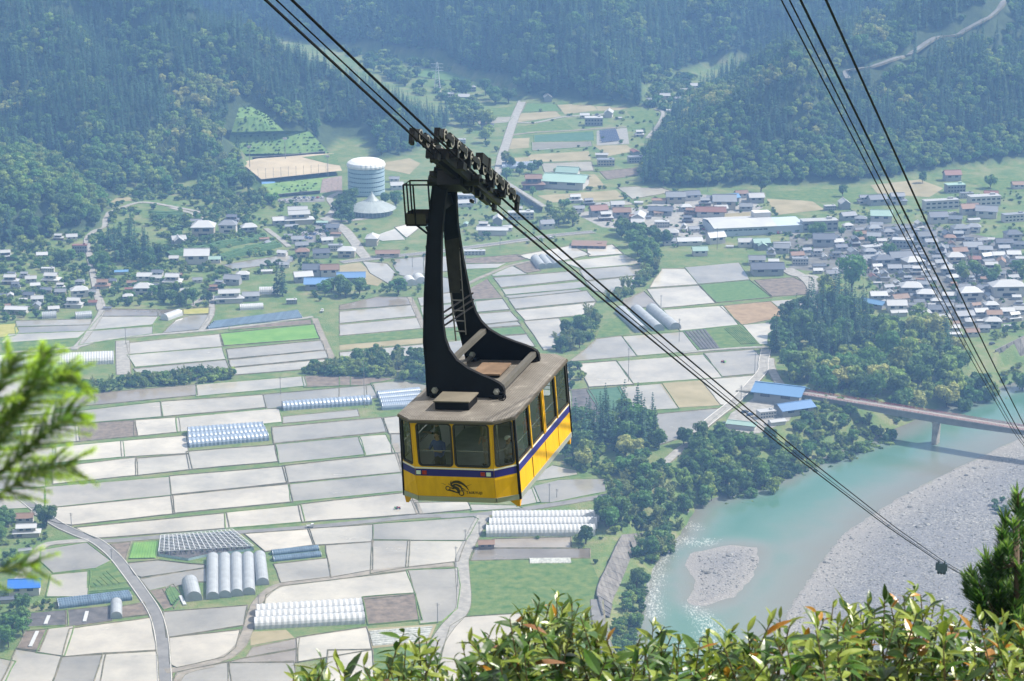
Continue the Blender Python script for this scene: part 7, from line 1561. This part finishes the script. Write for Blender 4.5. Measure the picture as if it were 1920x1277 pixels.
for (x0, x1, lb) in SHRUBS:
    xm = (x0 + x1) / 2; dm = 15 + rg.uniform(-.8, .8); base = at(xm, 1290, dm); base.z = hq(base.x, base.y) - .1
    root = empty('glossy_shrub', base); st = MB(); leaves = []; x = x0
    shoots = []
    while x < x1:
        ty = top_y(x); shoots.append((x + rg.uniform(-3, 3), ty + abs(rg.gauss(0, 26)) * (rg.random() > .25), 0)); y = ty + rg.uniform(34, 54)
        while y < 1330: shoots.append((x + rg.uniform(-9, 9), y + rg.uniform(-10, 10), 1)); y += rg.uniform(34, 50)
        x += rg.uniform(11, 19)
    for sx, sy, lay in shoots:
        d = dm + rg.uniform(-.9, .9) - lay * .25; tip = at(sx, sy, d); ln = rg.uniform(.28, .75); lean = Vector((rg.gauss(0, .34), rg.gauss(-.06, .26), 1)).normalized(); foot = tip - lean * ln
        low = foot - Vector((rg.gauss(0, .12), rg.gauss(0, .1), rg.uniform(.5, .9))); jn = base.lerp(low, .55) + Vector((rg.gauss(0, .15), rg.gauss(0, .15), 0))
        o = -base; st.tube([base + o, jn + o, low + o, foot + o, tip + o], [.035, .022, .011, .007, .0035], 5)
        n_ = int(ln / .036); a = rg.random() * 6.28
        for k in range(n_):
            t = 1 - (k / n_) ** 1.15 * .95; p = foot.lerp(tip, t); a += 2.4 + rg.gauss(0, .25)
            el = R(42) * t ** 4 + R(8) + rg.gauss(0, .42); dr_ = Vector((math.cos(a) * math.cos(el), math.sin(a) * math.cos(el), math.sin(el)))
            young = t > .86; r = rg.random()
            ci_ = 3 if r < (.035 if xm > 1280 else .014) * (2 if young else .7) else 4 if r < .03 else 2 if r < (.72 if young else .42) else 1 if r < .76 else 0
            leaves.append((p, dr_, rg.uniform(-.5, .5), rg.uniform(.6, 1.15) * (.62 if young else 1), ci_, rg.randrange(3), sy - 40 * t))
    st.build('stem', TWIG, root)
    leaves.sort(key=lambda e: e[6]); rest = [MB() for _ in LMATS]; o = -base
    for i, (p, dr_, tw, s, ci_, vi, _) in enumerate(leaves):
        q = dr_.to_track_quat('Y', 'Z'); M4 = Matrix.Translation(p + o) @ (q.to_matrix().to_4x4() @ Matrix.Rotation(tw, 4, 'Y')) @ Matrix.Scale(s, 4)
        if i < 150:
            lf = bpy.data.objects.new('leaf', LM_[ci_][vi]); lf.matrix_basis = M4; link(lf, root)
        else:
            vs_, fs_ = LV[(ci_, vi)]; mb = rest[0]; k = len(mb.v); mb.v.extend([tuple(M4 @ c) for c in vs_]); mb.f.extend([tuple(k + j for j in f) for f in fs_]); mb.m.extend([ci_] * len(fs_))
    fo_ = rest[0].build('foliage', LMATS, root, smooth=True); tag(fo_, kind='stuff'); tag(root, lb, 'shrub', 'glossy shrubs along the lower edge')

# blurred cedar branch close to the lens
NEED = mat('cedar_needle_dark', (.016, .055, .008), .5, .3, trans=.3); NEEY = mat('cedar_needle_lime', (.34, .52, .05), .5, .3, trans=.5); NEEM = mat('cedar_needle_mid', (.10, .22, .022), .5, .3, trans=.4)
def cedar_branch():
    d0 = 4.7; base = at(-420, 1120, d0); base.z -= .0; g0 = at(-520, 1500, d0); g0.z = hq(g0.x, g0.y); root = empty('cedar_sapling', g0); o = -g0; tw, nd = MB(), MB(); rq = random.Random(8)
    trunk = [g0, g0.lerp(base, .5), base, base + Vector((-.1, .1, 1.4))]; tw.tube([p + o for p in trunk], [.06, .05, .04, .02], 8)
    mains = [[(-420, 1120), (-140, 960), (-20, 850), (40, 760), (75, 690), (88, 655)], [(-420, 1120), (-120, 960), (10, 880), (85, 810), (135, 780), (172, 782)], [(-420, 1120), (-120, 1000), (10, 920), (80, 880), (140, 872)], [(-420, 1120), (-160, 930), (-40, 790), (5, 710), (25, 668)],
             [(-420, 1120), (-100, 1095), (-10, 1072), (40, 1060), (72, 1060)], [(-420, 1120), (-140, 940), (-20, 820), (60, 740), (120, 705), (146, 706)]]
    def shoot(P, r0, tipyoung):
        Q = smooth_path(P, 4); tw.tube([p + o for p in Q], [r0 * (1 - .7 * i / (len(Q) - 1)) for i in range(len(Q))], 5); Ls = sum((b_ - a).length for a, b_ in zip(Q[:-1], Q[1:])); N_ = int(Ls / .0019)
        for i in range(N_):
            t = i / N_ * (len(Q) - 1.001); k = int(t); p = Q[k].lerp(Q[k + 1], t - k); ax = (Q[k + 1] - Q[k]).normalized(); rad = ax.orthogonal().normalized(); rad.rotate(Matrix.Rotation(i * 2.4, 3, ax)); f = i / N_
            dr_ = (ax * .75 + rad).normalized(); ln = .021 * (1.15 - .5 * f); w = ax.cross(rad) * .0022; m_ = 2 if f > tipyoung else 1 if f > tipyoung - .25 else 0
            a_, b_ = len(nd.v), None; nd.v.extend([tuple(p + o - w), tuple(p + o + w), tuple(p + o + dr_ * ln)]); nd.f.append((a_, a_ + 1, a_ + 2)); nd.m.append(m_)
    for mi, Mn in enumerate(mains):
        W_ = [at(x, y, d0 + rq.uniform(-.12, .12)) for x, y in Mn]; shoot(W_[1:], .006, .86); tw.tube([W_[0] + o, W_[1] + o], [.012, .007], 6)
        Q = smooth_path(Mn and [Vector((x, y, 0)) for x, y in Mn[1:]], 5)
        for k in range(3, len(Q) - 1, 1 if mi != 4 else 3):
            for s in (-1, 1):
                dv = (Q[min(k + 1, len(Q) - 1)] - Q[k - 1]).normalized(); dv.rotate(Matrix.Rotation(s * R(rq.uniform(28, 48)), 3, 'Z')); ll = rq.uniform(45, 85) * (1 - .4 * k / len(Q)); q1 = Q[k] + dv * ll * .55; q2 = Q[k] + dv * ll + Vector((ll * .18, ll * .05, 0)); dd = d0 + rq.uniform(-.15, .15)
                if q2.x > 185 or q2.y < 632 or (q2.y > 950 and mi < 4): continue
                shoot([at(Q[k].x, Q[k].y, dd), at(q1.x, q1.y, dd), at(q2.x, q2.y, dd)], .004, .5)
    tw.build('twigs', mat('green_twig', (.09, .13, .03), .7), root); tag(nd.build('needles', [NEED, NEEM, NEEY], root), kind='stuff')
    tag(root, 'blurred lime-tipped cedar branch reaching in from the left edge', 'cedar')
cedar_branch()
def tuft_conifer():
    d0 = 17.5; g = at(1915, 1300, d0); g.z = hq(g.x, g.y); root = empty('yew_pine', g); o = -g; tw, nd = MB(), MB(); rq = random.Random(9)
    A = lambda x, y: at(x, y, d0 + rq.uniform(-.25, .25)) + o; tr_ = [Vector((0, 0, 0)), A(1908, 1300), A(1906, 1180), A(1907, 1060), A(1908, 960), A(1909, 925)]
    tw.tube(tr_, [.06, .045, .03, .02, .012, .006], 7)
    T_ = [(1909, 928, 1.0), (1916, 950, .9), (1884, 972, .85), (1900, 985, .9), (1878, 1000, .8), (1918, 1000, 1), (1888, 1025, .9), (1905, 1035, 1), (1872, 1035, .7), (1850, 1048, 1), (1862, 1060, .9), (1843, 1066, .8), (1822, 1076, .9), (1834, 1092, .9), (1812, 1084, .7), (1880, 1066, 1), (1898, 1072, 1), (1915, 1065, 1), (1855, 1088, 1), (1872, 1098, 1), (1893, 1104, 1), (1912, 1100, 1), (1838, 1112, 1), (1858, 1120, 1), (1880, 1128, 1), (1902, 1134, 1), (1920, 1128, 1), (1825, 1104, .8), (1845, 1138, 1), (1868, 1146, 1), (1890, 1158, 1), (1912, 1160, 1), (1935, 1040, 1), (1940, 1090, 1), (1935, 1140, 1)]
    for x, y, s in T_:
        p = A(x, y); k = min(range(1, len(tr_) - 1), key=lambda i: (tr_[i] - p).length + max(0, tr_[i].z - p.z + .15) * 4); q = tr_[k]; md = q.lerp(p, .6) - Vector((0, 0, .06)); tw.tube([q, md, p], [.012, .008, .005], 5); ax = ((p - md).normalized() * .5 + Vector((0, 0, 1))).normalized()
        for j in range(130):
            t = rq.random(); c = p - ax * .26 * (1 - t) * s; r = rv3(rq); r = (r - ax * r.dot(ax)); dr_ = (ax * (.55 + .75 * t) + r.normalized() * 1.0).normalized() if r.length > .01 else ax; ln = rq.uniform(.09, .15) * s; w = dr_.cross(ax + rv3(rq) * .3).normalized() * .0085; e = c + dr_ * ln
            nd.face([c - w * .5, c + (e - c) * .4 - w, e, c + (e - c) * .4 + w], 2 if t > .86 and rq.random() < .6 else 1 if t > .55 and rq.random() < .5 else 0)
    tw.build('branches', BARK, root); tag(nd.build('needle_tufts', [mat('yew_dark', (.03, .085, .018), .45, .4, trans=.35), mat('yew_mid', (.07, .16, .028), .45, .4, trans=.4), mat('yew_lime', (.14, .25, .04), .45, .4, trans=.4)], root), kind='stuff')
    tag(root, 'dark tufted conifer rising at the right edge beside the rope carrier', 'conifer')
tuft_conifer()

# ------------------------------------------------------------------ haze
hm_ = bpy.data.materials.new('valley_haze'); hm_.use_nodes = True; hn = hm_.node_tree.nodes; hn.clear()
pv = hn.new('ShaderNodeVolumePrincipled'); ho = hn.new('ShaderNodeOutputMaterial'); hm_.node_tree.links.new(pv.outputs[0], ho.inputs['Volume'])
pv.inputs['Color'].default_value = (.27, .53, 1.0, 1); pv.inputs['Density'].default_value = .00017; pv.inputs['Anisotropy'].default_value = 0.0
mb = MB(); mb.box((0, 3400, 222), (5600, 7600, 480)); tag(mb.build('haze', hm_), kind='stuff')
